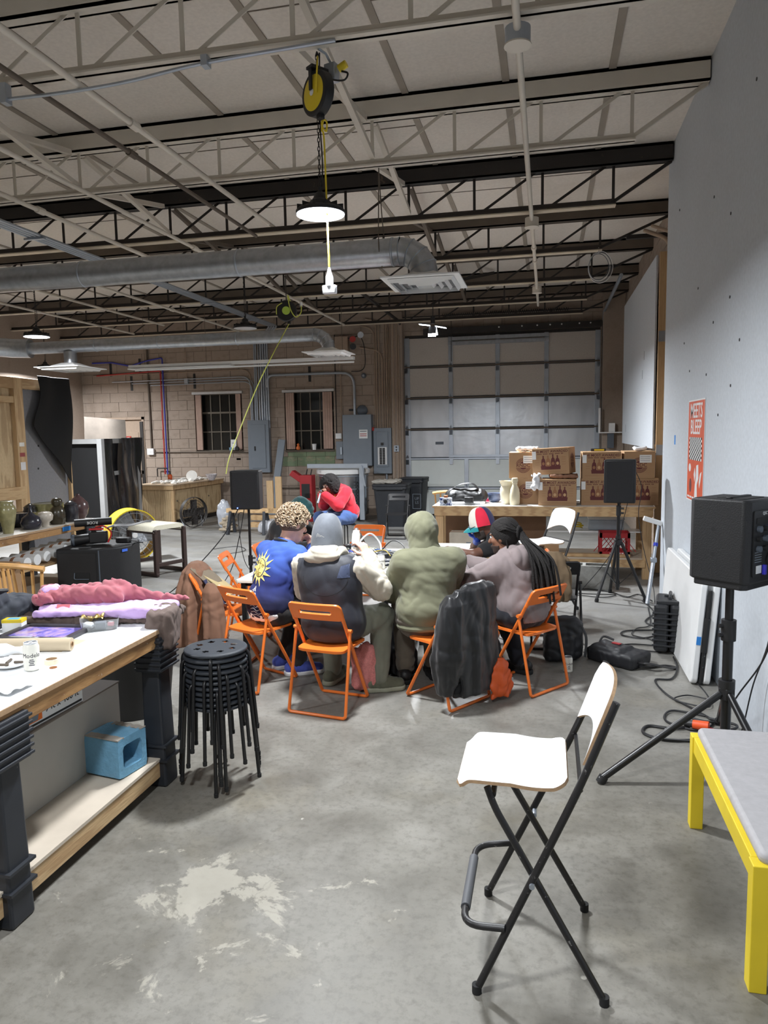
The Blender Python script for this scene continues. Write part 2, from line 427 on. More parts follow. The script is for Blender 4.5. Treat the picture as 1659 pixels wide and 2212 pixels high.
# ------------------------------------------------------------------ the shell of the hall
XW, XR, XL, YB, YN, ZC = 1.205, 1.52, -10.95, 15.9, -6.0, 4.65
def struct(o): return tag(o, kind='structure')
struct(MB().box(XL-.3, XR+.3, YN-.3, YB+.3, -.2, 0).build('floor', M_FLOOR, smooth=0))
ceil_o = struct(MB().box(XL-.3, XR+.3, YN-.3, YB+.3, ZC, ZC+.15).build('ceiling', M_DECK, smooth=0))
strip_me = MB().box(-.028, .028, 0, YB-YN, ZC-.012, ZC+.01).mesh('deck_strip', M_STRIP, 0)
for k in range(14):
    o = link('deck_strip', strip_me, None, ceil_o); o.location = (.48-.825*k, YN, 0)
seam_me = MB().box(-.403, .403, -.004, .004, ZC-.006, ZC+.01).mesh('deck_seam', plain('deck seam grey', (120,112,102), .9), 0)  # grey joint lines of the deck boards
random.seed(3)
for k in range(9):                         # end joints of the deck boards between the strips
    for j in range(7):
        o = link('deck_seam', seam_me, None, ceil_o); o.location = (.0675-.825*k, 3.4+j*1.75+random.uniform(-.35,.35), 0)
# water stain on the deck beside the white wall
MBs = MB(); random.seed(5)
MBs.prism([(.33*math.cos(a)*(1+.25*math.sin(3*a+1)), .42*math.sin(a)*(1+.2*math.cos(2*a))) for a in [2*math.pi*i/28 for i in range(28)]], -.002, .002)
st = MBs.build('water_stain', stained('brown water stain', (172,158,140), (112,96,76), .95, 6, .45, .62, .9), ceil_o, 0); st.location = (.82, 5.05, ZC-.001)

wr = struct(MB().box(XW, XW+.14, YN, 8.335, 0, ZC).build('wall_right', M_DRY, smooth=0))
screw_me = MB().cyl((0,0,0), (-.004,0,0), .011, n=6).mesh('nail_hole', M_BLACK)
for y, z in ((7.62,3.88),(6.62,2.98),(5.55,3.28),(5.5,2.72),(6.0,2.62),(6.35,2.0),(5.75,1.93),(6.9,2.33),(5.2,2.4),(5.0,3.9),(6.2,2.25),(5.4,2.12),(6.1,3.55),(7.2,2.6)):
    o = link('nail_hole', screw_me, None, wr); o.location = (XW, y, z)
tape_me = MB().box(-.002, 0, -.03, .03, -.045, .045).mesh('blue_tape', plain('blue masking tape', (44,128,206), .7), 0)
o = link('blue_tape', tape_me, None, wr); o.location = (XW, 7.57, 1.725)
struct(MB().box(XL-.2, XL, YN, YB, 0, ZC).build('wall_left', M_CMU, smooth=0))
struct(MB().box(XL-.2, XR+.2, YN-.2, YN, 0, ZC).build('wall_near', M_CMU, smooth=0))

# block walls: mortar ground with every block laid on it
def block_wall(name, u0, u1, ztop, holes, place, depth, tint, keep, limit=300):
    """place(u,z) -> world; returns wall object. holes = (u0,u1,z0,z1)"""
    CH, CL, J = .222, .444, .007
    cells = []
    nz = int(math.ceil(ztop/CH))
    for r in range(nz):
        z0, z1 = r*CH, min((r+1)*CH, ztop); off = (r % 2)*CL/2
        k = math.floor((u0-off)/CL)
        while k*CL+off < u1:
            segs = [(max(u0, k*CL+off), min(u1, (k+1)*CL+off), z0, z1)]; k += 1
            for ha, hb, hc, hd in holes:
                nx = []
                for a, b, c, d in segs:
                    if b <= ha or a >= hb or d <= hc or c >= hd: nx.append((a, b, c, d)); continue
                    if c < hc: nx.append((a, b, c, hc))
                    if d > hd: nx.append((a, b, hd, d))
                    cc, dd = max(c, hc), min(d, hd)
                    if a < ha: nx.append((a, ha, cc, dd))
                    if b > hb: nx.append((hb, b, cc, dd))
                segs = nx
            cells += [s for s in segs if s[1]-s[0] > .02 and s[3]-s[2] > .02]
    return cells, J
def unit_block(mat, name):
    bm = bmesh.new(); bmesh.ops.create_cube(bm, size=1)
    bmesh.ops.bevel(bm, geom=[e for e in bm.edges if all(v.co.y < 0 for v in e.verts)], offset=.035, segments=1, affect='EDGES')
    me = bpy.data.meshes.new(name); bm.to_mesh(me); bm.free(); me.materials.append(mat); return me
GAR = (-3.02, 1.04, 0, 3.86); W1 = (-8.03, -6.85, 1.49, 2.79); W2 = (-5.82, -4.665, 1.48, 2.775); DR = (-10.5, -9.35, 0, 2.31)
holes = [GAR, W1, W2, DR]
def ground(name, y0, y1, u0, u1, holes, mat):
    us = sorted({u0, u1, *[h[0] for h in holes], *[h[1] for h in holes]}); zs = sorted({0, ZC, *[h[2] for h in holes], *[h[3] for h in holes]})
    b = MB()
    for a, c in zip(us, us[1:]):
        for d, e in zip(zs, zs[1:]):
            mu, mz = (a+c)/2, (d+e)/2
            if not any(h[0] < mu < h[1] and h[2] < mz < h[3] for h in holes): b.box(a, c, y0, y1, d, e)
    return struct(b.build(name, mat, smooth=0))
wb = ground('wall_back', YB, YB+.24, XL, XR+.2, holes, M_MORT)
cells, J = block_wall('wall_back', XL, XR, ZC, holes, None, .02, None, None)
ub = unit_block(M_CMU, 'block'); ubg = unit_block(M_GREENBLK, 'block')
cells.sort(key=lambda c: (not (c[2] > .85 and c[0] > -9.3), -abs((c[1]-c[0])*(c[3]-c[2]))))
random.seed(11); rest = MB()
for i, (a, b_, c, d) in enumerate(cells):
    pr = .012+random.uniform(-.003, .004)
    if i < 300:
        gr = -5.97 < (a+b_)/2 < -4.63 and 1.0 < (c+d)/2 < 1.47
        o = link('block', ubg if gr else ub, None, wb)
        o.location = ((a+b_)/2, YB-pr/2, (c+d)/2); o.scale = (b_-a-J, pr, d-c-J)
    else: rest.box(a+J/2, b_-J/2, YB-pr, YB, c+J/2, d-J/2)
tag(rest.build('block_courses', M_CMU, wb, 0), kind='stuff')
# right side block wall behind the white partition
wf = struct(MB().box(XR, XR+.24, 8.0, YB, 0, ZC).build('wall_right_far', M_MORT, smooth=0))
cells, J = block_wall('w', 8.35, YB-.02, ZC, [], None, .02, None, None)
cells.sort(key=lambda c: (c[2] < 1.3, c[0])); rest = MB()
for i, (a, b_, c, d) in enumerate(cells):
    pr = .012+random.uniform(-.003, .004)
    if i < 280:
        o = link('block', ub, None, wf); o.rotation_euler = (0, 0, -math.pi/2)
        o.location = (XR-pr/2, (a+b_)/2, (c+d)/2); o.scale = (b_-a-J, pr, d-c-J)
    else: rest.box(XR-pr, XR, a+J/2, b_-J/2, c+J/2, d-J/2)
tag(rest.build('block_courses', M_CMU, wf, 0), kind='stuff')
# block pier beside the garage door opening, and a lintel stub above it
pier = struct(MB().box(1.08, 1.5, 15.55, YB, 0, ZC-.02).build('trim_1', M_CMU, smooth=0, bevel=.006))
struct(MB().box(-1.17, -.95, 15.84, YB, 3.95, 4.55).build('trim_2', M_CMU, smooth=0, bevel=.006))
struct(MB().box(-3.3, -3.05, 15.7, YB, 0, 4.4).build('trim_3', M_CMU, smooth=0, bevel=.006))

# ------------------------------------------------------------------ roof joists
JY = [2.6, 4.355, 6.375, 8.07, 9.99, 11.84, 13.62, 15.2]
ZB, ZT = 4.10, 4.475
jl = {1:'white painted open web roof joist carrying the cord reel', 2:'white painted open web roof joist whose bottom chord ends short of the white wall',
      3:'black painted open web roof joist with white lower flange, ending at the white wall'}
for j, y in enumerate(JY):
    blk = j >= 3
    mt = M_SBLACK if j == 3 else (M_SBROWN if blk else M_SWHITE); mw = M_SBLACK if blk else M_SWHITE
    xr = XW if j <= 3 else XR
    t = thing('roof_joist', jl.get(j, {0:'white painted open web roof joist above the white bar stool',4:'brown dusty open web roof joist next behind the black joist',5:'brown dusty open web roof joist holding the black and lime reel',6:'brown dusty open web roof joist above the second duct',7:'brown dusty open web roof joist right before the block wall'}.get(j)), 'joist', (0, y, ZB), group='roof joists')
    tc = MB().box(XL, xr-.01, -.055, -.04, ZT-ZB, ZC-ZB-.004).box(XL, xr-.01, -.055, .055, ZT-ZB, ZT-ZB+.016).box(XL, xr-.01, -.055, .055, ZC-ZB-.03, ZC-ZB-.004)
    tc.box(XL, xr-.01, .03, .05, ZT-ZB, ZC-ZB-.004).build('top_chord', mt, t, 0)
    xe = .66
    bc = MB().box(XL, xe, -.052, -.006, 0, .012).box(XL, xe, -.012, -.006, 0, .06).box(XL, xe, .006, .052, 0, .012).box(XL, xe, .006, .012, 0, .06)
    bc.build('bottom_chord', M_SDARKCH if blk else M_SWHITE, t, 0)
    if j >= 3: MB().box(XL, xe, -.05, .05, -.014, -.002).build('lower_flange', plain('cream flange', (196,184,164), .6) if 'cream flange' not in MATS else MATS['cream flange'], t, 0)
    k = 0; x = .636
    vert = MB().box(-.014, .014, -.005, .005, .02, ZT-ZB+.02).mesh('web_upright', mw, 0)
    diag = MB().bar((.07,0,.03), (.63,0,ZT-ZB+.01), .008, .026).mesh('web_diagonal', mw, 0)
    while x > XL+.7:
        a = link('web_upright', vert, None, t); a.location = (x, 0, 0)
        x -= .702
        a = link('web_diagonal', diag, None, t); a.location = (x, 0, 0)
    MB().bar((.62,0,.02), (xr-.02,0,ZT-ZB), .03, .03).build('end_diagonal', mw, t, 0)
    if j >= 1 and j <= 5:        # angle bridging between this joist and the next
        y2 = JY[j+1]-y
        for n_, bx in enumerate((-1.49, -4.3)):
            br = thing('cross_bridging', 'crossing %s braces %s the %s' % ('white' if j < 3 else 'brown', ('right behind','two joists behind','behind the black joist near','far behind','near the back wall beyond')[j-1], ('yellow cord reel','left pipes')[n_]), 'brace', (bx, y, ZB), group='bridging between joists')
            mm = M_SWHITE if j <= 2 else M_SBROWN
            for za, zb in ((.05, ZT-ZB-.02), (ZT-ZB-.02, .05)):
                dx = .03 if za > .2 else -.03
                MB().bar((dx,.06,za), (dx,y2-.06,zb), .045, .006).bar((dx+.02,.06,za+.02), (dx+.02,y2-.06,zb+.02), .006, .045).build('angle_brace', mm, br, 0)
# ------------------------------------------------------------------ pipes, conduits, ducts under the roof
def pipe(name, label, cat, pts, r, mat, n=10, group=None, rad=.12, couplings=()):
    p0 = Vector(pts[0]); t = thing(name, label, cat, p0, group=group)
    path = round_path([Vector(p)-p0 for p in pts], rad)
    MB().tube(path, r, n).build('pipe_run', mat, t, 60)
    for c in couplings:
        c = Vector(c)-p0; d = Vector((0,1,0)); MB().cyl(c-d*.05, c+d*.05, r*1.5, n=n).build('coupling', mat, t)
    return t
pp = pipe('conduit_pipe', 'white painted pipe running below the joists with round junction boxes', 'pipe', [(-.172,2.0,4.0),(-.172,13.4,4.0)], .021, M_SWHITE, couplings=[(-.172,8.3,4.0),(-.172,9.2,4.0),(-.172,9.9,4.0)])
for y in (4.33, 9.95-1.9, 11.84):
    bxx = MB().cyl((0,y-2,-.06),(0,y-2,.03),.07,n=20).build('junction_box', M_GALV2 if y < 5 else M_SWHITE, pp)
    MB().cyl((0,y-2,-.066),(0,y-2,-.058),.075,n=20).build('cover', M_SWHITE, bxx)
pipe('conduit_pipe', 'white painted pipe crossing under the joists above the orange chairs', 'pipe', [(-2.845,2.0,4.02),(-2.845,7.45,4.02)], .022, M_SWHITE, couplings=[(-2.845,4.9,4.02)])
pipe('conduit_pipe', 'thin dark grey pipe beside the white pipe above the orange chairs', 'pipe', [(-3.16,2.0,4.03),(-3.16,7.9,4.03)], .019, M_SBROWN, couplings=[(-3.16,5.4,4.03)])
pipe('conduit_pipe', 'cream pipe with a square outlet box at the black joist, over the stool stack', 'pipe', [(-3.99,3.0,4.0),(-3.99,14.5,4.0)], .020, M_SWHITE, couplings=[(-3.99,8.07,4.0),(-3.99,11.8,4.0)])
pipe('conduit_pipe', 'cream pipe with a round box over the left workbench', 'pipe', [(-4.72,3.0,4.0),(-4.72,8.4,4.0)], .022, M_SWHITE, couplings=[(-4.72,6.37,4.0)])
pipe('conduit_pipe', 'cream pipe running toward the dark wall over the pottery shelf', 'pipe', [(-6.3,8.5,4.0),(-6.3,14.6,4.0)], .02, M_SWHITE, couplings=[(-6.3,11.8,4.0)])
for x, y0, y1 in ((-7.4, 8.2, 13.5), (-8.6, 9.4, 14.4)):
    pipe('conduit_pipe', 'dusty pipe high above the lit lamp by the left wall', 'pipe', [(x,y0,4.02),(x,y1,4.02)], .018, M_SWHITE, group='dusty pipes by the left wall')
bt = thing('conduit_bundle', 'bundle of four grey galvanised conduits running in parallel below the joists', 'conduit', (-5.34, 4.5, 3.99))
for k in range(4):
    path = round_path([(-.085+.052*k,0,0), (-.085+.052*k,9.6,0), (-.085+.052*k-.9,11.32,0), (-.085+.052*k-.9,11.34,-2.0)], .15)
    MB().tube(path, .0165, 8).build('conduit', M_GALV2, bt, 60)
for y in (2.6, 4.1, 6.7, 8.6): MB().box(-.13, .11, y-.02, y+.02, -.035, -.015).build('strap', M_GALV2, bt, 0)
# flexible cable slung under the first joist
pts = smooth_path([(-4.3,4.3,4.02),(-3.4,4.3,4.0),(-2.9,4.28,3.985),(-2.5,4.3,4.01),(-2.0,4.3,4.055),(-1.2,4.31,4.085)], 6)
fc = thing('flex_cable', 'grey ribbed armoured cable slung below the white joist', 'cable', (0,0,0)); MB().tube(pts, .011, 7).build('cable', M_GALV2, fc)
for x in (-3.38, -2.0): MB().box(x-.02, x+.02, 4.27, 4.33, 3.97 if x < -3 else 4.03, 4.09).build('clamp', M_GALV2, fc, 0)
# spiral ducts, elbows, ceiling diffusers
def diffuser(t, c, s, lo=False):
    x, y, z = c
    f = MB(); w = s/2
    f.prism([(-w,-w),(w,-w),(w,w),(-w,w)], 0, .012, TR((x,y,z-.012)))
    f.build('face_plate', M_WHITEP, t, 0)
    for i, q in enumerate((.84, .64, .44, .26)):
        a = q*w; b = a-.02
        MB().add([(x-a,y-a,z-.016),(x+a,y-a,z-.016),(x+a,y+a,z-.016),(x-a,y+a,z-.016),(x-b,y-b,z-.046),(x+b,y-b,z-.046),(x+b,y+b,z-.046),(x-b,y+b,z-.046),
                  (x-a+.012,y-a+.012,z-.016),(x+a-.012,y-a+.012,z-.016),(x+a-.012,y+a-.012,z-.016),(x-a+.012,y+a-.012,z-.016)],
                 [(0,1,5,4),(1,2,6,5),(2,3,7,6),(3,0,4,7),(8,9,5,4),(9,10,6,5),(10,11,7,6),(11,8,4,7)]).build('louver', M_WHITEP, t, 0)
        if i < 3:
            aa, bb = a-.012, w*(.84,.64,.44,.26)[i+1]
            MB().box(x-aa,x+aa,y-aa,y-bb,z-.0145,z-.0125).box(x-aa,x+aa,y+bb,y+aa,z-.0145,z-.0125).box(x-aa,x-bb,y-bb,y+bb,z-.0145,z-.0125).box(x+bb,x+aa,y-bb,y+bb,z-.0145,z-.0125).build('slot', MATS.get('vent slot') or plain('vent slot', (96,98,102), .6), t, 0)
    MB().lathe([(w*.92,0),(w*.75,.03),(w*.36,.075)], 4, TR((x,y,z), (0,0,math.pi/4))).build('neck_flare', M_WHITEP, t, 0)
def duct(label, x0, x1, y, z, r, zd, s, joints, dy=0):
    t = thing('spiral_duct', label, 'duct', (0,0,0))
    MB().tube([(x0,y,z),(x1-.16,y,z)], r, 28, caps=False).build('duct_run', M_GALV, t, 60)
    for jx in joints: MB().lathe([(r+.001,-.012),(r+.006,-.006),(r+.006,.006),(r+.001,.012)], 28, TR((jx,y,z),(0,math.pi/2,0)), False).build('joint_band', M_GALV2, t)
    arc = [(x1-.16+.22*math.sin(a), y, z-.22*(1-math.cos(a))) for a in [math.pi/2*k/4 for k in range(5)]]
    MB().tube(arc+[(x1+.06,y,zd+.07)], r*1.02, 28, caps=False).build('elbow', M_GALV, t, 20)
    for k in range(5):
        p = Vector(arc[k]); a = math.pi/2*k/4; MB().lathe([(r*1.02,-.006),(r*1.07,0),(r*1.02,.006)], 28, TR(p, (0,math.pi/2+a,0)), False).build('elbow_seam', M_GALV2, t)
    diffuser(t, (x1+.06, y, zd), s)
    return t
d1 = duct('large galvanised spiral duct ending in an elbow and white ceiling diffuser', -9.5, -1.10, 6.45, 3.405, .116, 3.135, .66, (-4.35,-2.75,-1.32))
for cx in (-1.42,):
    ch = MB(); z = 4.08
    for s in (-1, 1):
        ch.tube(smooth_path([(cx,6.38,4.09),(cx+s*.004,6.40+s*.03,3.8),(cx,6.45+s*.12,3.42),(cx,6.45,3.285)], 8), .005, 5)
    ch.build('hanger_chain', M_SBROWN, d1)
d2 = duct('smaller galvanised duct farther back with a square diffuser near the electric panels', -8.3, -3.22, 10.6, 3.30, .095, 3.03, .64, (-7.0,-5.9,-4.6))
MB().cyl((-7.48,10.6,3.22),(-7.48,10.6,2.98),.1,n=24).build('drop_collar', M_GALV, d2); diffuser(d2, (-7.48,10.6,2.965), .78)
MB().tube([(-8.2,10.6,3.30),(-8.5,10.55,3.31),(-8.9,10.2,3.34),(-9.2,9.4,3.38),(-9.3,8.0,3.4)], .15, 20).build('trunk', M_GALV, d2)
# hanging fluorescent strip behind the second duct
ft = thing('strip_light', 'long unlit fluorescent strip hanging behind the second duct', 'light', (-5.2,12.2,3.08))
MB().box(-2.2,2.0,-.06,.06,0,.05).build('housing', M_WHITEP, ft, 0); MB().box(-2.2,-.2,-.09,.09,-.03,-.01).build('reflector', M_WHITEP, ft, 0)
MB().cyl((-2.1,0,-.04),(2.0,0,-.04),.016).build('tube_lamp', M_WHITEP, ft)
for x in (-1.9, -.7, .8, 1.8): MB().tube([(x,0,.05),(x,0,1.05)], .004, 4).build('hanger', M_SBROWN, ft)

# ------------------------------------------------------------------ lamps
def area(name, loc, size, watts, col=(.93,.965,1), spread=170):
    l = bpy.data.lights.new(name, 'AREA'); l.shape = 'DISK'; l.size = size; l.energy = watts; l.color = col; l.spread = math.radians(spread)
    o = bpy.data.objects.new(name, l); COL.objects.link(o); o.location = loc; return o
def high_bay(label, loc, dia, lit, ztop, k=1.0):
    t = thing('high_bay_lamp', label, 'lamp', loc, group='round high bay lamps'); r = dia/2
    MB().lathe([(r,.0),(r*1.0,.018),(r*.92,.03),(r*.5,.04),(r*.42,.075),(r*.30,.085),(r*.22,.12),(.02,.13)], 32).build('housing', M_BLACK, t)
    for q in range(24):
        a = 2*math.pi*q/24; MB().box(r*.45, r*.96, -.003, .003, .02, .052, Matrix.Rotation(a, 4, 'Z')).build('cooling_fin', M_BLACK, t, 0) if q % 2 == 0 else None
    MB().lathe([(r*.97,.0),(r*.97,-.004),(r*.5,-.006),(.001,-.007)], 32, None, False).build('lens', M_LENS if lit else M_LENSOFF, t)
    MB().tube([(0,0,.13),(0,0,.16)], .012).build('hook', M_BLACK, t)
    ch = MB(); n = int((ztop-loc[2]-.16)/.026)
    for q in range(n):
        z = .16+q*.026+.013; c = MB(); pts = [(.007*math.cos(a), 0, .017*math.sin(a)) for a in [2*math.pi*i/8 for i in range(8)]]
        ch.tube([Matrix.Rotation(math.pi/2*(q % 2), 3, 'Z') @ Vector(p)+Vector((0,0,z)) for p in pts], .0026, 4, True)
    ch.build('chain', M_SBLACK, t)
    MB().tube(smooth_path([(.01,.0,.13),(.018,.01,.3),(.012,.0,(ztop-loc[2])*.6),(.02,.0,ztop-loc[2])], 4), .0045, 5).build('power_cord', M_BLACK, t)
    if lit:
        o = area('lamp_light', (0,0,-.02), dia*.92, LAMP_W*k); o.parent = t
    return t
high_bay('brightly lit round high bay lamp hanging from the cord reel joist over the table', (-1.358,4.45,3.175), .30, True, 4.1, .75)
high_bay('lit round high bay lamp over the pottery shelves at the left', (-6.93,9.1,3.25), .34, True, 4.1, 1.5)
high_bay('unlit round high bay lamp hanging above the grey breaker panel', (-3.92,9.3,3.25), .31, False, 4.1)
high_bay('lit round high bay lamp over the white bar stool', (-1.0,1.2,3.2), .30, True, 4.1, .36)
high_bay('added unseen high bay lamp over the left aisle', (-5.2,1.8,3.25), .32, True, 4.1, .7)  # added out-of-frame lamp, placed to brighten the left side
high_bay('added high bay lamp by the left wall in front of the exit door', (-10.2,13.6,3.3), .32, True, 4.1, 1.0)  # added lamp that lifts the dark back of the hall
high_bay('added unseen high bay lamp behind the viewpoint', (-3.0,-3.2,3.25), .32, True, 4.1, .7)  # lamp added behind the camera for overall brightness
# four-leaf screw-in LED lamp
t = thing('leaf_lamp', 'lit four-panel folding LED lamp hanging before the garage door', 'lamp', (-1.516,10.0,3.27))
MB().cyl((0,0,.02),(0,0,.11),.03).build('socket', M_BLACK, t); MB().tube([(0,0,.1),(.01,0,.5),(0,0,.85)], .006, 5).build('cord', M_BLACK, t)
for a, tilt in ((180,10),(0,12),(90,35),(270,60)):
    Mx = Matrix.Rotation(math.radians(a),4,'Z') @ Matrix.Rotation(math.radians(tilt if a != 180 else -8),4,'Y')
    MB().box(.035,.19,-.05,.05,-.006,.006,Mx).build('leaf', M_BLACK, t, 0); MB().box(.04,.185,-.045,.045,-.011,-.007,Mx).build('leaf_lens', M_LENS, t, 0)
o = area('lamp_light', (0,0,-.12), .3, LAMP_W*1.7); o.parent = t
# cord reel
t = thing('cord_reel', 'yellow and black retractable cord reel hanging from the white joist', 'cord reel', (-1.345,4.42,3.855), rz=math.radians(-38))
R_ = Matrix.Rotation(math.radians(90),4,'X')
MB().lathe([(.02,-.034),(.118,-.034),(.128,-.026),(.128,.026),(.118,.034),(.02,.034)], 36, R_).build('drum_band', M_BLACK, t)
for s in (-1, 1): MB().lathe([(.0005,.045),(.06,.043),(.10,.034),(.116,.03),(.116,.02)], 36, Matrix.Rotation(math.radians(90*s),4,'X'), True).build('side_shell', M_YELLOW, t)
for s in (-1, 1): MB().cbox((0,s*.052,.075),(.028,.012,.13)).build('bracket_arm', M_BLACK, t, bevel=.004)
MB().cbox((0,0,.138),(.06,.12,.016)).tube([(0,0,.14),(0,0,.19),(.012,0,.215),(0,0,.235),(-.012,0,.215)], .007, 6).build('hanger', M_BLACK, t)
MB().cbox((.02,0,-.135),(.035,.04,.03)).build('cord_guide', M_BLACK, t, bevel=.005)
MB().lathe([(.0005,.0465),(.02,.0465)], 16, Matrix.Rotation(math.radians(90),4,'X'), False).build('sticker', M_WHITEP, t)
MB().tube(smooth_path([(.05,-.047,-.02),(.075,-.06,.05),(.07,-.05,.12),(.02,-.01,.2),(-.0,0,.2)], 6), .005, 6).build('lead', M_YELLOW, t)
t = thing('extension_lead', 'yellow extension cord hanging from the reel with a lit triple outlet', 'cord', (-1.315,4.42,3.72))
MB().tube(smooth_path([(0,0,0),(-.012,0,-.04),(.014,0,-.08),(.02,0,-.03),(0,0,-.015),(-.012,0,-.07),(0,0,-.12),(.006,0,-.45),(.012,0,-.87)], 6), .0055, 6).build('cord', M_YELLOW, t)
MB().lathe([(.006,.06),(.014,.03),(.024,0),(.024,-.05)], 12, TR((.012,0,-.93))).build('strain_relief', plain('clear plastic', (225,228,235), .2), t)
MB().cbox((.012,0,-1.0),(.085,.04,.05)).build('outlet_block', plain('translucent plug plastic', (235,238,244), .25), t, bevel=.006)
# junction box by the reel with plug
t = thing('junction_box', 'grey steel junction box with a yellow plug beside the reel', 'box', (-1.28,4.5,4.0))
MB().cbox((0,0,0),(.075,.06,.1),(0,0,-.3)).build('box', M_GALV2, t, bevel=.004); MB().cyl((.05,-.02,.01),(.1,-.03,.03),.022).build('yellow_plug', M_YELLOW, t)
MB().tube(smooth_path([(.07,-.03,-.01),(.11,-.04,-.03),(.09,-.05,-.07),(.02,-.05,-.06),(-.05,-.04,-.02)],6), .006, 6).build('plug_cord', M_BLACK, t)
MB().tube([(-.05,-.1,.1),(-.02,-.05,.09),(0,0,.05)], .008, 6).build('bracket', M_GALV2, t)
# second reel
t = thing('cord_reel', 'black cord reel with lime green centre hanging under the far joists', 'cord reel', (-3.478,9.7,3.51), rz=math.radians(12))
MB().lathe([(.02,-.05),(.13,-.05),(.14,-.04),(.14,.04),(.13,.05),(.02,.05)], 32, R_).build('drum', M_BLACK, t)
MB().cyl((0,-.05,0),(0,-.056,0),.055,n=24).build('hub_label', plain('lime plastic', (176,206,84), .5), t)
MB().tube([(0,0,.12),(0,0,.5)], .007, 5).build('hanger', M_SBLACK, t)
M_LIME = plain('lime cable', (200,206,90), .5)
MB().tube(smooth_path([(-.05,-.06,.1),(-.12,-.07,.05),(-.13,-.06,-.05)],6), .007, 6).tube(smooth_path([(.06,-.06,.12),(.03,-.07,.2),(.06,-.07,.02),(.13,-.08,-.09),(.2,-.05,-.03),(.2,0,.1)],6), .007, 6).build('lead', M_LIME, t)
MB().cyl((.2,0,.06),(.2,0,.11),.018).build('plug', M_WHITEP, t)
MB().cbox((.03,0,-.15),(.04,.04,.04)).build('cord_guide', M_BLACK, t)
tag(MB().tube(smooth_path([(-3.45,9.7,3.34),(-3.72,9.3,2.6),(-3.93,9.0,1.9),(-4.02,8.85,1.55),(-4.05,8.8,1.35)],6), .006, 6).build('reel_cable', M_LIME), 'lime green cable running down from the black reel to the pole speaker', 'cable')
# ------------------------------------------------------------------ garage door
M_GDA = stained('beige door skin', (192,185,177), (160,148,134), .45, 2.2, .56, .8, .4, .05)
def silver():
    m, nt, b = new_mat('dented silver foil skin'); v = coords(nt, (1,1,.35)); n = noise(nt, v, 2.2, 3, .5, .3)
    nt.links.new(ramp(nt, n, [(.3, srgb(176,181,187)), (.7, srgb(206,210,215))]), b.inputs['Base Color'])
    b.inputs['Metallic'].default_value = .55; b.inputs['Roughness'].default_value = .36; bump(nt, b, noise(nt, coords(nt), 4, 2), .25, .02); return m
M_GDB = silver(); M_GDC = plain('pale green grey door skin', (206,212,210), .5, 0, .03)
gd = struct(thing('door_1', None, None, (0, 15.9, 0)))
rails = [3.86, 3.224, 2.557, 1.885, 1.247, .603, .0]; st4 = [-3.0, -2.034, -1.038, -.03, 1.02]; st3 = [-3.0, -1.705, -.33, 1.02]
hinge = MB().prism([(-.035,-.12),(.035,-.12),(.035,.03),(0,.1),(-.035,.03)], -.02, .0, Matrix.Rotation(math.pi/2,4,'X')).mesh('hinge', M_GALV2, 0)
for r in range(6):
    z1, z0 = rails[r], rails[r+1]; ss = st4 if r < 4 else st3; mt = (M_GDA, M_GDA, M_GDB, M_GDB, M_GDC, M_GDC)[r]
    for a, b_ in zip(ss, ss[1:]):
        MB().box(a+.035, b_-.035, .0, .02, z0+.035, z1-.02).build('panel', mt, gd, 0, bevel=.006)
    for i, s in enumerate(ss):
        w = .075 if i in (0, len(ss)-1) else .045
        MB().box(s-w if i else s-.04, s+w if i < len(ss)-1 else s+.03, -.03, .02, z0+.01, z1-.01).build('stile', M_GALV2, gd, 0, bevel=.004)
        if r < 5: o = link('hinge', hinge, None, gd); o.location = (s, -.03, z0)
    if r < 5: MB().box(-3.02, 1.04, -.035, .02, z0-.012, z0+.022).build('rail', M_SBROWN if r < 3 else M_GALV2, gd, 0)
for z in (3.66, 3.76): 
    MB().box(-2.08, .02, -.09, -.03, z, z+.07).build('strut', M_GALV, gd, 0)
MB().box(-2.08, .02, -.07, -.03, 1.28, 1.33).build('strut', M_GALV2, gd, 0)
MB().box(-3.02, 1.04, -.02, .04, 3.84, 3.9).build('rail', M_SBLACK, gd, 0)
MB().box(-2.38, -2.2, -.004, 0, 1.56, 1.62).build('maker_plate', M_GREYDK, gd, 0)
# tracks, head bar and spring of the door
tr = thing('door_track', 'black steel tracks, head bar and coil spring of the garage door', 'track', (0, 15.8, 0))
for x in (-3.09, 1.10):
    MB().box(x-.03, x+.03, -.02, .03, 0, 4.02).build('upright_track', M_SBLACK, tr, 0)
    MB().tube(round_path([(x,0,3.7),(x,0,4.18),(x,-3.6,4.2)], .3), .03, 8).build('curved_track', M_SBLACK if x < 0 else M_GALV2, tr)
MB().box(-2.6, 1.06, -.05, .03, 3.9, 4.02).build('head_bar', M_SBLACK, tr, 0)
hole = MB().cyl((0,-.051,0),(0,-.056,0),.016,n=10).mesh('bolt_head', M_WHITEP)
for x in (-1.0,-.98+.45,-.22,.04,.27,.62,.84): o = link('bolt_head', hole, None, tr); o.location = (x, 0, 3.98)
MB().cyl((-3.1,0,4.28),(1.1,0,4.28),.014).build('shaft', M_SBLACK, tr)
coil = [( -2.2+2.6*k/600, .035*math.cos(k*.62), 4.28+.035*math.sin(k*.62)) for k in range(601)]
MB().tube(coil, .007, 4).build('torsion_spring', M_SBLACK, tr)
for x in (-3.12, 1.12): MB().cbox((x,0,4.28),(.06,.1,.16)).build('bearing_plate', M_SBLACK, tr, 0)
tag(MB().tube([(-1.98,15.6,4.3),(-1.98,15.6,3.3)], .007, 5).build('pull_rope', M_SBLACK), 'thin black pull rope hanging in front of the garage door', 'rope')
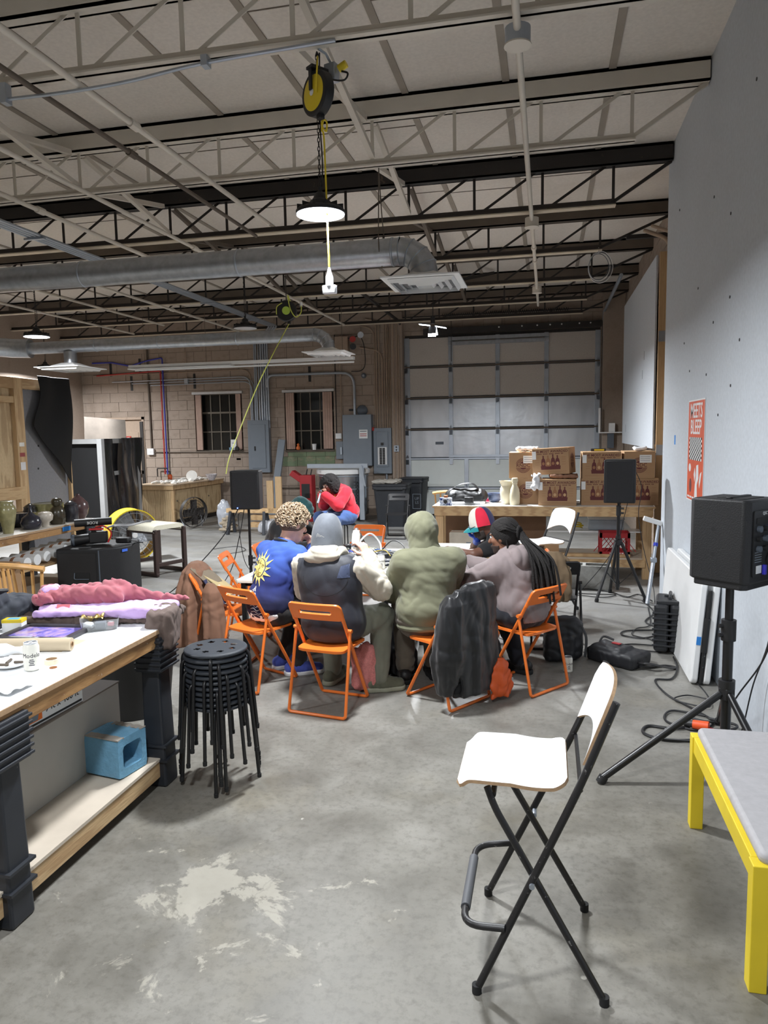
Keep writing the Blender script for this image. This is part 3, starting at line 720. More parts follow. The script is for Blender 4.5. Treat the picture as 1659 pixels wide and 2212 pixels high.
# perforated angle struts holding the track up
for lab, pts in (('perforated black angle hanging the left door track from the roof', [(-1.62,12.0,4.2),(-.95,13.4,4.6)]), ('perforated angle bracket between joist and right block wall', [(.95,9.95,4.22),(1.5,9.95,4.22)])):
    tag(MB().bar(pts[0], pts[1], .05, .05).build('perforated_angle', M_SBLACK, None, 0), lab, 'bracket')
# ------------------------------------------------------------------ windows
def window(n, x0, x1, z0, z1, wide):
    w_ = struct(thing('window_%d' % n, None, None, (x0, YB, z0))); W, H = x1-x0, z1-z0
    MB().box(0, W, .16, .18, 0, H).build('backing', M_SBLACK, w_, 0)
    px = [(.24+.76*i/4)*W*.0 + W*(.1+.8*i/4) for i in range(5)]; pz = [H*i/3 for i in range(4)]
    for i in range(4):
        for j in range(3):
            MB().box(px[i]+.012, px[i+1]-.012, .112, .118, pz[j]+.012, pz[j+1]-.012).build('pane', M_GLASS, w_, 0)
    for x in px: MB().box(x-.012, x+.012, .095, .125, 0, H).build('glazing_bar', M_STEELWIN, w_, 0)
    for i, z in enumerate(pz): MB().box(0, W, .09, .125, max(z-.012,0), z+(.03 if i == 2 else .012)).build('glazing_bar', M_STEELWIN, w_, 0)
    MB().box(-.03, W+.03, -.07, .05, H-.0, H+.055).build('window_head', plain('white track %d' % n, (205,205,205), .4), w_, 0)
    mc = MATS.get('pinkish blind slat') or plain('pinkish blind slat', (178,150,136), .7)
    for s0, wd, k in ((.03, wide[0], 4), (W-.03-wide[1], wide[1], 4)):
        for q in range(k):
            a = s0+wd*q/k; MB().box(a, a+wd/k*.92, -.02, .012+.012*(q % 2), .02, H-.01).build('blind_slat', mc, w_, 0)
    MB().box(0, W, -.04, .1, -.04, 0).build('window_sill', M_SBROWN, w_, 0)
    return w_
window(1, -8.03, -6.85, 1.49, 2.79, (.14, .12)); window(2, -5.82, -4.665, 1.48, 2.775, (.2, .22))
def small(name, label, cat, loc, parts, rz=0, group=None):
    t = thing(name, label, cat, loc, rz, group)
    for nm, mb, mt, bv in parts: mb.build(nm, mt, t, 35, bv)
    return t
small('notice_card', 'white card propped on the sill of the curtained window', 'card', (-7.08,15.86,1.5), [('card', MB().cbox((0,0,.12),(.14,.008,.24),(-.12,0,0)), M_WHITEP, 0), ('printed_line', MB().cbox((0,-.012,.16),(.08,.002,.008),(-.12,0,0)), M_GREYDK, 0)])
small('tape_dispenser', 'blue tub beside a black gadget on the window sill', 'tub', (-7.12,15.80,1.49), [('tub', MB().lathe([(.035,0),(.045,.07),(.04,.07)],14), plain('pale blue tub',(120,160,190),.4), 0)])
small('camera_gadget', 'small black gadget on the window sill', 'gadget', (-6.98,15.82,1.49), [('body', MB().cbox((0,0,.04),(.09,.05,.08)), M_BLACK, .01), ('knob', MB().cyl((0,-.02,.08),(0,-.02,.1),.02), M_BLACK, 0)])
small('orange_figurine', 'small orange figurine on the sill of the second window', 'figurine', (-5.5,15.83,1.48), [('body', MB().lathe([(.02,0),(.045,.02),(.05,.05),(.03,.09),(.02,.1)],12), plain('orange clay',(214,110,50),.5), 0), ('head', MB().lathe([(.004,.09),(.03,.11),(.03,.13),(.004,.155)],12), MATS['orange clay'], 0)])
small('paper_cup', 'white cup on the sill of the second window', 'cup', (-5.12,15.83,1.48), [('cup', MB().lathe([(.038,0),(.05,.13),(.046,.13),(.036,.01)],18), M_WHITEP, 0), ('rim', MB().lathe([(.05,.125),(.053,.13),(.05,.135)],18,None,False), M_WHITEP, 0)])
# ------------------------------------------------------------------ exit door
d = struct(thing('door_2', None, None, (-10.5, YB, 0)))
M_DOORP = stained('worn beige door paint', (168,148,130), (92,72,56), .7, 3, .6, .8, .8, .1)
MB().box(.06, 1.09, .04, .09, 0, 2.25).build('door_leaf', M_DOORP, d, 0)
for x0 in (.2, .62):
    for z0, z1 in ((.3,1.0),(1.12,1.95)): MB().box(x0, x0+.34, .03, .045, z0, z1).build('door_panel', M_DOORP, d, 0, bevel=.006)
MB().box(0, .06, -.03, .1, 0, 2.31).box(1.09, 1.15, -.03, .1, 0, 2.31).box(0, 1.15, -.03, .1, 2.25, 2.31).build('door_frame', M_DOORP, d, 0)
MB().box(1.05, 1.13, -.05, -.03, .3, 2.2).build('weather_strip', M_SBLACK, d, 0)
for z in (1.78, 1.0): MB().cbox((1.0,-.02,z),(.22,.06,.1)).build('door_bolt', M_SBROWN, d, bevel=.01)
M_RED = plain('sign red', (170,44,36), .5)
sg = thing('exit_sign', 'red sign with white letters EXIT on the beige door', 'sign', (-9.9, 15.92, 1.78))
MB().box(-.17,.17,-.008,.0,-.08,.08).build('sign_board', M_RED, sg, 0); text('EXIT', .13, M_WHITEP, sg, TR((0,-.0095,0),(math.pi/2,0,0)))
# ------------------------------------------------------------------ electrical gear
def panel(label, x0, x1, z0, z1, dep, door=True, n='breaker_panel'):
    t = thing(n, label, 'electric panel', ((x0+x1)/2, YB-.018, z0)); w, h = x1-x0, z1-z0
    MB().box(-w/2, w/2, -dep, 0, 0, h).build('cabinet', M_GREYPANEL, t, 0, bevel=.006)
    return t, w, h
t, w_, h_ = panel('tall grey breaker panel with closed door between the two windows', -6.68, -6.17, .98, 2.17, .12)
MB().box(-.17,.17,-.132,-.12,.1,h_-.1).build('panel_door', M_GREYPANEL, t, 0, bevel=.004); MB().box(-.1,-.07,-.14,-.13,.5,.6).build('latch', M_BLACK, t, 0)
t, w_, h_ = panel('large grey electric cabinet with a white warning label', -4.41, -3.76, 1.12, 2.24, .2)
MB().box(.05,.24,-.206,-.2,.6,.79).build('warning_label', M_WHITEP, t, 0)
for k, zz in enumerate((.75,.69,.65)): MB().box(.07,.22,-.209,-.206,zz,zz+.014).build('printed_line', M_RED if k else M_GREYDK, t, 0)
MB().cbox((w_/2+.02,-.1,.8),(.06,.05,.08)).build('red_handle', M_RED, t, bevel=.01)
t, w_, h_ = panel('open grey breaker panel with two rows of black switches', -3.74, -3.33, .94, 1.94, .12)
MB().box(-.13,.13,-.135,-.12,.15,.92).build('door_frame', M_GREYPANEL, t, 0, bevel=.006); MB().box(-.1,.1,-.14,-.133,.2,.58).build('legend_strip', M_WHITEP, t, 0)
for c in (-1, 1):
    for k in range(10): MB().box(c*.034-.026,c*.034+.026,-.155,-.138,.21+k*.036,.24+k*.036).build('breaker', M_BLACK, t, 0)
MB().box(-.03,.03,-.145,-.13,.62,.68).build('main_breaker', M_BLACK, t, 0)
t, w_, h_ = panel('small grey disconnect switch beside the large cabinet', -4.6, -4.43, 1.27, 1.66, .1); MB().box(.02,.06,-.13,-.1,.1,.26).build('lever', M_GALV2, t, 0)
t = thing('outlet_box', 'white square outlet box on the wall above the disconnect switch', 'box', (-4.55,YB-.018,1.72)); MB().box(-.07,.07,-.05,0,0,.12).build('box', M_WHITEP, t, 0, bevel=.006); MB().box(-.05,.05,-.055,-.05,.02,.1).build('cover', M_WHITEP, t, 0)
t = thing('outlet_box', 'white square switch box on the wall beside the exit door', 'box', (-9.19,YB-.018,1.41)); MB().box(-.085,.085,-.06,0,0,.15).build('box', M_WHITEP, t, 0, bevel=.006)
for x in (-.04,0,.04): MB().box(x-.012,x+.012,-.066,-.06,.06,.09).build('switch', M_WHITEP, t, 0)
t = thing('outlet_box', 'metal double outlet box beside the garage door', 'box', (-3.2,YB-.2,1.42)); MB().box(-.055,.055,-.05,0,0,.14).build('box', M_GALV2, t, 0, bevel=.005)
for z in (.04,.1): MB().cyl((0,-.05,z),(0,-.056,z),.018).build('socket', M_BLACK, t)
t = thing('alarm_horn', 'round grey alarm bell on the wall above the large cabinet', 'bell', (-4.0,YB-.018,2.33)); MB().lathe([(.12,0),(.12,.03),(.09,.06),(.02,.075)],24,TR((0,0,0),(math.pi/2,0,0))).build('gong', M_GREYDK, t); MB().cbox((-.22,-.02,.02),(.16,.04,.04)).build('bracket', M_BLACK, t)
t = thing('round_box', 'small round junction box on the block wall', 'box', (-3.95,YB-.018,3.09)); MB().lathe([(.055,0),(.055,.04),(.02,.05)],18,TR((0,0,0),(math.pi/2,0,0))).build('box', M_GREYDK, t); MB().cyl((0,-.05,0),(0,-.06,0),.025).build('cover', M_GALV2, t)
t = thing('exit_light_box', 'beige emergency light box with two lamp heads above the panels', 'emergency light', (-4.42,YB-.018,3.55)); MB().box(-.15,.15,-.12,0,0,.4).build('case', M_BEIGEC, t, 0, bevel=.01)
MB().lathe([(.03,0),(.07,.08),(.07,.09)],16,TR((.24,-.1,.36),(math.pi/2+.5,0,.5))).build('red_head', M_RED, t); MB().lathe([(.03,0),(.07,.08),(.07,.09)],16,TR((.26,-.1,.2),(math.pi/2+.5,0,.3))).build('black_head', M_BLACK, t)
MB().lathe([(.03,0),(.07,.08),(.07,.09)],16,TR((.42,-.15,.42),(math.pi/2+.3,0,.6))).build('steel_head', M_GALV, t); MB().tube(smooth_path([(.42,-.1,.4),(.5,-.08,.2),(.52,-.06,-.2),(.42,-.05,-.35),(.2,-.05,-.36)],6), .01, 6).tube([(.1,-.1,.36),(.24,-.1,.34),(.42,-.14,.4)],.012,6).build('cable', M_BLACK, t)
# wall conduits
yc = YB-.035
for k, x in enumerate((-6.50,-6.46,-6.40,-6.35,-6.30,-6.25,-6.21)):
    pipe('electrical_conduit', 'galvanised conduit in the bunch rising from the tall breaker panel', 'conduit', [(x,yc,2.17),(x,yc,4.05)], .0165, M_GALV2, 8, 'conduits above the tall panel')
for k, (z, xe) in enumerate(((3.3,-6.60),(3.14,-6.60),(3.09,-6.53),(3.03,-6.565))):
    pipe('electrical_conduit', 'thin conduit running along the wall and bending down into the tall panel', 'conduit', [(-10.6+.5*k,yc-.03*(k%2),z-.0),(xe,yc-.03*(k%2),z+.02),(xe,yc-.03*(k%2),2.17)], .013, M_GALV2 if k else M_BEIGEC, 8, 'conduits along the wall', .22)
pipe('electrical_conduit', 'thick galvanised conduit arching over the second window into the large cabinet', 'conduit', [(-6.19,yc-.02,2.9),(-6.19,yc-.02,3.17),(-4.165,yc-.02,3.17),(-4.165,yc-.02,2.24)], .03, M_GALV2, 10, None, .3)
random.seed(21)
for k, (x, zt) in enumerate(((-3.70,4.1),(-3.66,4.2),(-3.60,4.2),(-3.53,3.6),(-3.48,4.25),(-3.43,4.25),(-3.39,4.2),(-3.35,4.3),(-3.29,3.7))):
    pipe('electrical_conduit', 'painted conduit in the row rising from the open breaker panel', 'conduit', [(x,yc,1.94),(x,yc,zt),(x-.5,yc,zt+.1)] if k % 3 == 0 else [(x,yc,1.94),(x,yc,zt)], .014+.004*(k % 2), M_BEIGEC, 8, 'conduits above the open panel', .2)
for x, zt in ((-3.24,4.3),(-3.16,4.2),(-3.12,3.9)): pipe('electrical_conduit', 'conduit on the pier left of the garage door', 'conduit', [(x,YB-.23,.2),(x,YB-.23,zt)], .014, M_BEIGEC, 8, 'conduits on the pier')
pipe('electrical_conduit', 'dark cable running down beside the second window', 'cable', [(-4.60,yc,4.0),(-4.60,yc,1.84)], .012, M_SBLACK, 6)
pipe('electrical_conduit', 'beige conduit running down to the disconnect switch', 'conduit', [(-4.48,yc,4.0),(-4.48,yc,1.66)], .014, M_BEIGEC, 8)
pipe('electrical_conduit', 'grey pipe dropping to the switch box by the exit door', 'conduit', [(-9.17,yc,4.0),(-9.17,yc,1.56)], .024, M_SBROWN, 8)
pipe('electrical_conduit', 'thin conduit along the wall below the first window', 'conduit', [(-9.10,yc,1.47),(-6.68,yc,1.44)], .012, M_SBROWN, 8)
pipe('electrical_conduit', 'thin conduit on the wall behind the red tool stand', 'conduit', [(-6.1,yc,.62),(-4.5,yc,.60)], .016, M_SBROWN, 8)
pipe('electrical_conduit', 'conduit stub below the open breaker panel', 'conduit', [(-3.47,yc,.5),(-3.47,yc,.94)], .03, M_GALV2, 8)
M_RP = plain('red water tube', (178,48,44), .5); M_BP = plain('blue water tube', (58,62,160), .5)
pipe('water_tube', 'red water tube running along the wall and down to the plywood cabinet', 'pipe', [(-10.5,yc-.03,3.3),(-8.83,yc-.03,3.36),(-8.83,yc-.03,.95)], .016, M_RP, 8, None, .03)
bt_ = pipe('water_tube', 'blue water tube running along the wall and down to the plywood cabinet', 'pipe', [(-10.6,yc-.03,3.6),(-10.1,yc-.03,3.6),(-9.6,yc-.03,3.5),(-9.2,yc-.03,3.6),(-8.77,yc-.03,3.66),(-8.77,yc-.03,.95)], .018, M_BP, 8, None, .05)
pipe('water_tube', 'thin dark blue tube bracket above the plywood cabinet', 'pipe', [(-8.77,yc-.06,1.09),(-9.02,yc-.06,1.09),(-9.02,yc-.06,.9)], .014, M_SBLACK, 8, None, .02)
for x, z in ((-10.15,3.45),(-9.38,3.5),(-9.62,3.1),(-8.0,3.1),(-5.2,3.17)): tag(MB().box(x-.03,x+.03,YB-.02,YB-.0,z-.17,z+.17).build('strut_strap', M_BLACK, None, 0, bevel=.003), 'short black strut strap clamping conduits to the wall', 'strap', 'black straps on the wall')
tag(MB().box(-8.23,-8.14,YB-.08,YB-.018,3.05,3.17).build('junction_box', M_GALV2, None, 0, bevel=.004), 'square steel junction box on the wall conduits above the first window', 'box')
pipe('electrical_conduit', 'thin conduit dropping from the joists to the square steel box', 'conduit', [(-8.185,yc,4.0),(-8.185,yc,3.17)], .009, M_BEIGEC, 6)
tag(MB().box(-7.03,-6.93,YB-.018,YB-.018,1.27,1.31).build('paper_label', M_WHITEP, None, 0), 'small paper label stuck below the first window', 'label')
# ------------------------------------------------------------------ left and back: studio furniture
M_FILM = plain('black plastic film', (20,21,25), .22, 0, .2, 5, .9, 9, coat=.3)
M_VELVET = plain('black cloth', (14,14,16), .9, 0, .1)
M_CREAMP = plain('painted white lumber', (150,150,150), .6, 0, .08)
# big photo booth wrapped in film
bx = thing('wrapped_booth', 'tall booth of white lumber wrapped in black plastic film', 'booth', (-7.9, 11.8, 0))
# local: front opening faces camera-left; posts at corners
P = [(-.95,-.55),(.35,-.75),(1.0,.55),(-.3,.75)]; HB = 1.82
posts = {0:(-.62,-.42), 1:(.56,-.74), 2:(.33,.72), 3:(-.75,1.0)}
for i, (x, y) in posts.items(): MB().box(x-.045, x+.045, y-.045, y+.045, 0, HB).build('post', M_CREAMP, bx, 0, bevel=.004)
def beam(a, b_, z, m=M_CREAMP): MB().bar((*posts[a], z), (*posts[b_], z), .05, .08).build('beam', m, bx, 0)
for z in (HB-.04, .06): beam(0,1,z); beam(1,2,z); beam(2,3,z)
MB().bar((*posts[1],1.22),(posts[1][0]*.5+posts[2][0]*.5, posts[1][1]*.5+posts[2][1]*.5,1.22), .05, .07).build('beam', M_CREAMP, bx, 0)
def film(a, b_, z0, z1, amp, seed, u0=0, u1=1, off=0):
    pa, pb = Vector((*posts[a],0)), Vector((*posts[b_],0)); n = (pb-pa).normalized(); nn = Vector((n.y,-n.x,0))
    rs = random.Random(seed); ph = [rs.uniform(0,6) for _ in range(6)]
    def f(u, v):
        q = u0+(u1-u0)*u; p = pa+(pb-pa)*q; d = amp*(math.sin(9*q+ph[0]+2*v)+.6*math.sin(21*q+ph[1]+5*v)+.4*math.sin(13*v+ph[2]+6*q))
        e = (.03*math.sin(7*v+ph[3])+.02*math.sin(15*v+ph[4])) if u1 < 1 or u0 > 0 else 0
        return (p.x+nn.x*(d+off)+n.x*e*(1 if u > .5 else 0), p.y+nn.y*(d+off)+n.y*e, z0+(z1-z0)*v)
    return MB().sheet(f, 40, 40)
film(0,1,0,HB-.06,.004,1,off=-.06).build('cloth_side', M_VELVET, bx)
film(1,2,.02,HB,.012,2,.0,.42,off=.03).build('film_wrap', M_FILM, bx); film(1,2,.0,HB+.01,.018,4,.42,1.06,off=.06).build('film_wrap', M_FILM, bx)
film(2,3,0,HB,.012,5,off=.05).build('film_wrap', M_FILM, bx)
MB().add([(*posts[0],HB),(*posts[1],HB),(*posts[2],HB),(*posts[3],HB)],[(0,1,2,3)]).build('roof_film', M_FILM, bx)
# clear plastic sheet leaning behind it
tag(MB().sheet(lambda u,v: (-9.95+1.1*u+.1*v*(1-u), 14.3+.05*math.sin(6*u), 2.3*v*(1-.04*u)), 12, 8, .004).build('plastic_sheet', plain('cloudy plastic', (128,120,112), .4)), 'cloudy plastic sheet sticking up behind the black wrapped booth', 'sheet')
# plywood cabinet with clutter
cb = thing('plywood_cabinet', 'long plywood cabinet with doors under a dusty worktop', 'cabinet', (-7.57, 13.82, 0), rz=math.radians(-5))
Lc = 4.3; ang = math.atan2(1.95, .1)
MB().box(-.72, .0, .02, 1.95, .1, .74).build('body', M_PLY, cb, 0)
MB().box(-.74,-.04,.0,.02,.02,.74).build('end_panel', M_PLY, cb, 0); MB().box(-.04,.03,-.01,.05,.02,.74).build('corner_post', M_PINE, cb, 0, bevel=.004)
for i in range(3):
    dd = MB().box(.0,.018,.07+i*.62,.07+i*.62+.6,.12,.72).build('cabinet_door', M_PLY, cb, 0, bevel=.003)
    MB().cyl((.018,.12+i*.62,.5),(.04,.12+i*.62,.5),.014).build('knob', M_SBROWN, dd)
MB().box(-.8,.05,-.05,2.0,.74,.83).build('worktop_edge', M_PINE, cb, 0, bevel=.004); MB().box(-.84,.07,-.07,2.0,.83,.85).build('worktop', stained('dusty top',(186,164,138),(160,140,118),.8,3), cb, 0)
MB().box(-.7,-.05,.1,1.95,0,.1).build('plinth', M_SBLACK, cb, 0)
M_PLASTER = plain('white plaster crumbs', (226,224,218), .8, 0, .05, 10, .5, 30)
random.seed(9)
for k in range(30):
    x, y = -8.1+(k%3)*.24+random.uniform(-.02,.02), 14.0+(k//3)*.18+random.uniform(-.02,.02); s = random.uniform(.05,.085)
    b = bmesh.new(); bmesh.ops.create_icosphere(b, subdivisions=1, radius=s)
    for v in b.verts: v.co = Vector((v.co.x*random.uniform(.7,1.3), v.co.y*random.uniform(.7,1.3), max(v.co.z*random.uniform(.4,.8), -.02)))
    me = bpy.data.meshes.new('plaster_shard'); b.to_mesh(me); b.free()
    tag(link('plaster_shard', me, M_PLASTER), 'broken white plaster shard lying on the plywood cabinet', 'plaster', 'plaster shards on the plywood cabinet').location = (x, y, .87)
tag(MB().lathe([(.001,0),(.1,.006),(.12,.02)],20,TR((-7.62,14.8,.97),(1.2,0,.3))).build('plaster_disc', M_PLASTER), 'round white plaster disc standing among the shards', 'plaster')
small('bowl', 'patterned pale bowl standing on the plywood cabinet', 'bowl', (-7.3,15.1,.85), [('bowl', MB().lathe([(.05,0),(.07,.02),(.13,.14),(.12,.14),(.06,.03)],20), plain('pale patterned glaze',(206,200,204),.4,0,.3,30), 0), ('foot', MB().lathe([(.05,0),(.055,.02)],16), M_PLASTER, 0)])
small('glue_bottle', 'orange capped bottle among plaster on the cabinet', 'bottle', (-8.2,14.9,.85), [('bottle', MB().lathe([(.04,0),(.05,.02),(.05,.12),(.03,.15)],14), plain('orange bottle',(216,92,40),.4), 0), ('nozzle', MB().lathe([(.02,.15),(.012,.22)],10), M_BLACK, 0)])
# buckets and bins behind the booth
for k, (x, y, z, s, lab) in enumerate(((-8.85,13.75,0,.2,'white bucket on the floor behind the plywood cabinet'),(-8.85,13.75,.36,.19,'grey lidded tub stacked on the white bucket'),(-8.9,13.8,.68,.17,'pale tub on top of the tub stack'))):
    t = thing('storage_tub', lab, 'bucket', (x,y,z)); MB().lathe([(s*.85,0),(s,.28),(s*1.06,.3),(s*1.06,.33),(.01,.335)],20).build('tub', (M_WHITEP, plain('grey tub',(170,172,176),.5), M_WHITEP)[k], t); MB().lathe([(s*1.08,.3),(s*1.1,.32),(s*1.08,.345)],20,None,False).build('lid_rim', (M_RP, M_BLACK, M_BLACK)[k], t)
# little round fan on the floor
def fan_rings(t, r, dep, mat, n=5):
    m = MB()
    for k in range(n):
        q = r*(k+1)/n; m.tube([(q*math.cos(a), -dep*(1-(q/r)**2), q*math.sin(a)) for a in [2*math.pi*i/32 for i in range(32)]], .004, 4, True)
    for i in range(14):
        a = 2*math.pi*i/14; m.tube([(r*.2*math.cos(a),-dep*.95,r*.2*math.sin(a)),(r*.7*math.cos(a),-dep*.5,r*.7*math.sin(a)),(r*math.cos(a),0,r*math.sin(a))], .003, 4)
    m.build('guard', mat, t)
t = thing('floor_fan', 'small black wire-guard fan leaning against the plywood cabinet', 'fan', (-6.92,13.45,.32), rz=math.radians(62))
fan_rings(t, .30, .1, M_SBLACK); MB().lathe([(.3,-.05),(.31,0),(.3,.05)],32,Matrix.Rotation(math.pi/2,4,'X'),False).build('rim', M_SBLACK, t)
for k in range(4): MB().sheet(lambda u,v,k=k: (Matrix.Rotation(k*math.pi/2,3,'Y') @ Vector((.05+.2*u, .03*math.sin(3*v)-.02, -.07+.15*v)))[:], 4, 4, .004).build('blade', M_SBLACK, t)
MB().cyl((0,.0,0),(0,.12,0),.08).build('motor', M_SBLACK, t); MB().tube([(-.2,.02,-.3),(-.25,.1,-.1),(0,.12,0),(.25,.1,-.1),(.2,.02,-.3)], .012, 6).build('stand', M_GALV2, t)
# dark wood stool with cream seat
def u_stool():
    t = thing('upholstered_stool', 'dark wooden stool with sled legs and patterned cream seat', 'stool', (-5.17,8.95,0), rz=math.radians(-22)); M_DKW = plain('dark stained wood', (48,32,28), .4, 0, .2)
    for y in (-.235, .235):
        fr = MB(); 
        MB().prism([], 0, 0) if 0 else None
        for a, b_ in (((-.27,y,.03),(-.27,y,.60)),((.27,y,.03),(.27,y,.60))): fr.bar(a, b_, .05, .065, (0,1,0))
        fr.bar((-.30,y,.60),(.30,y,.60),.05,.06).bar((-.30,y,.03),(.30,y,.03),.05,.05).build('side_frame', M_DKW, t, 0, bevel=.014, seg=3)
    for x in (-.27,.27): MB().bar((x,-.22,.16),(x,.22,.16),.025,.05).build('stretcher', M_DKW, t, 0, bevel=.004)
    MB().sheet(lambda u,v: (-.26+.52*u, -.27+.54*v, .605+.075*min(1,8*min(v,1-v))**.5), 8, 20, .06).build('seat_pad', plain('cream woven fabric', (206,202,184), .9, 0, .12, 80), t, 60)
u_stool()
# yellow barrel fan
t = thing('barrel_fan', 'large yellow drum fan standing on the floor behind the stool', 'fan', (-6.07,9.8,.40), rz=math.radians(48)); t.scale = (.82,.82,.86); Rx = Matrix.Rotation(math.pi/2,4,'X')
MB().lathe([(.43,-.2),(.44,-.205),(.44,.2),(.43,.205),(.425,.2),(.425,-.2)],40,Rx,False).build('drum', plain('worn mustard paint',(190,150,44),.5,0,.1,4,wear=(110,86,40),wth=.66,ws=12), t)
MB().lathe([(.425,-.205),(.445,-.21),(.445,-.19),(.43,-.185)],40,Rx,False).lathe([(.425,.205),(.445,.21),(.445,.19),(.43,.185)],40,Rx,False).build('rim', M_YELLOW, t)
g = MB()
for i in range(22):
    a = 2*math.pi*i/22; g.tube([(.05*math.cos(a),-.2,.05*math.sin(a)),(.42*math.cos(a),-.2,.42*math.sin(a))], .004, 4)
for q in (.15,.27,.38): g.tube([(q*math.cos(a),-.2,q*math.sin(a)) for a in [2*math.pi*i/32 for i in range(32)]], .004, 4, True)
g.build('grille', M_GALV2, t)
for k in range(3): MB().sheet(lambda u,v,k=k: (Matrix.Rotation(k*2*math.pi/3,3,'Y') @ Vector((.05+.33*u, .08*(v-.5), -.15+.3*v)))[:], 5, 5, .004).build('blade', M_GALV, t)
MB().cyl((0,-.1,0),(0,.15,0),.09).build('motor', M_GALV2, t); MB().cyl((0,-.21,0),(0,-.2,0),.05).build('badge', M_WHITEP, t)
MB().tube([(-.3,-.2,-.44),(-.3,.2,-.44)],.02,8).tube([(.3,-.2,-.44),(.3,.2,-.44)],.02,8).bar((-.3,0,-.44),(-.2,0,-.36),.03,.03).bar((.3,0,-.44),(.2,0,-.36),.03,.03).build('skid', M_SBLACK, t)
# subwoofer
sw = thing('subwoofer', 'large black subwoofer cabinet standing on the floor', 'speaker', (-5.08,7.56,0), rz=math.radians(9))
MB().prism([(-.36,-.38),(.12,-.38),(.30,-.24),(.37,-.08),(.37,.2),(.30,.38),(-.36,.38)], .02, .61).build('cabinet', plain('black textured paint',(22,23,26),.6,0,.1,5,.3,120), sw, 30, bevel=.02)
MB().box(-.33,.1,-.384,-.38,.08,.56).build('side_panel', M_BLACK, sw, 0); MB().box(.115,.135,-.376,-.36,.04,.59).build('corner_trim', M_GREYDK, sw, 0)
MB().box(-.16,.02,-.388,-.380,.26,.34).build('handle_recess', M_RUBBER, sw, 0); MB().tube(round_path([(-.15,-.39,.34),(-.15,-.405,.27),(.02,-.405,.27)],.02), .006, 6).build('handle_bar', M_GREYDK, sw)
MB().cbox((.345,-.165,.56),(.004,.08,.03),(0,0,-.41)).build('badge', plain('blue badge',(60,110,220),.4), sw, 0)
for x, y in ((-.3,-.32),(.2,-.25),(-.3,.32),(.26,.32)): MB().cyl((x,y,0),(x,y,.02),.03).build('rubber_foot', M_RUBBER, sw)
# camera rig on it
cr = thing('camera_rig', 'black video camera with shotgun microphone lying on the subwoofer', 'camera', (-5.12,7.48,.61), rz=math.radians(25))
MB().cbox((.05,0,.09),(.2,.12,.13)).build('body', M_BLACK, cr, bevel=.015); MB().cyl((-.05,0,.08),(-.24,-.02,.06),.055,.065,18).build('lens', M_BLACK, cr); MB().lathe([(.066,0),(.07,.02),(.066,.04)],18,TR((-.2,-.015,.065),(0,-math.pi/2,0)),False).build('lens_ring', M_GREYDK, cr)
MB().cyl((-.2,0,.26),(.2,.03,.27),.045,n=14).build('shotgun_mic', M_BLACK, cr); text('RODE', .045, M_WHITEP, cr, TR((0,-.047,.265),(math.pi/2,0,.07)) @ Matrix.Rotation(math.pi,4,'Z'), depth=.0004)
MB().tube(smooth_path([(.02,0,.2),(.12,-.05,.22),(.2,-.05,.14),(.16,-.06,.03)],6), .009, 6).cbox((.04,-.062,.19),(.16,.008,.02)).build('red_strap', plain('red strap',(196,40,44),.5), cr)
MB().cbox((.0,0,.17),(.05,.05,.06)).build('shoe_mount', M_BLACK, cr); MB().sheet(lambda u,v: (.15+.5*u,-.12+.24*v,.2+.05*u+.01*math.sin(9*u)), 8, 4, .004).build('strap_flap', M_BLACK, cr)
small('power_brick', 'black power adapter on the subwoofer', 'adapter', (-4.88,7.70,.61), [('brick', MB().cbox((0,0,.03),(.16,.09,.06)), M_BLACK, .01), ('lead', MB().tube(smooth_path([(.08,0,.02),(.16,.03,.01),(.2,-.06,.01),(.28,-.04,.01)],6),.006,6), M_BLACK, 0)])
# ------------------------------------------------------------------ workbenches with ribbed black plastic brackets
M_LEGBLK = plain('scuffed black plastic leg', (40,43,49), .5, 0, .2, 4, wear=(150,152,156), wth=.72, ws=22)
M_BENCHTOP = plain('white bench laminate', (236,238,240), .35, 0, .03)
def bracket(t, x, y, zt, s, w=.1, d=.13):
    """tapering hollow leg with ribbed head; s = +1 when the head runs toward +y"""
    MB().add([(x-.02,y-d/2,0),(x+w,y-d/2,0),(x+w,y+d/2,0),(x-.02,y+d/2,0),(x-.02,y-d*.42,zt),(x+w*.8,y-d*.42,zt),(x+w*.8,y+d*.42,zt),(x-.02,y+d*.42,zt)],
             [(0,3,2,1),(4,5,6,7),(0,1,5,4),(1,2,6,5),(2,3,7,6),(3,0,4,7)]).build('leg', M_LEGBLK, t, 0, bevel=.012)
    hd = MB().box(x-.03, x+w+.012, y-.09, y+.09, zt-.2, zt-.015).build('leg_head', M_LEGBLK, t, 0, bevel=.006)
    for k in range(6): MB().box(x-.034, x+w+.022, y-.098, y+.098, zt-.19+k*.03, zt-.178+k*.03).build('rib', M_LEGBLK, hd, 0, bevel=.003)
    for z in (.14, .22): MB().box(x-.03, x+w+.012, y-.072, y+.072, z, z+.012).build('rib', M_LEGBLK, t, 0)
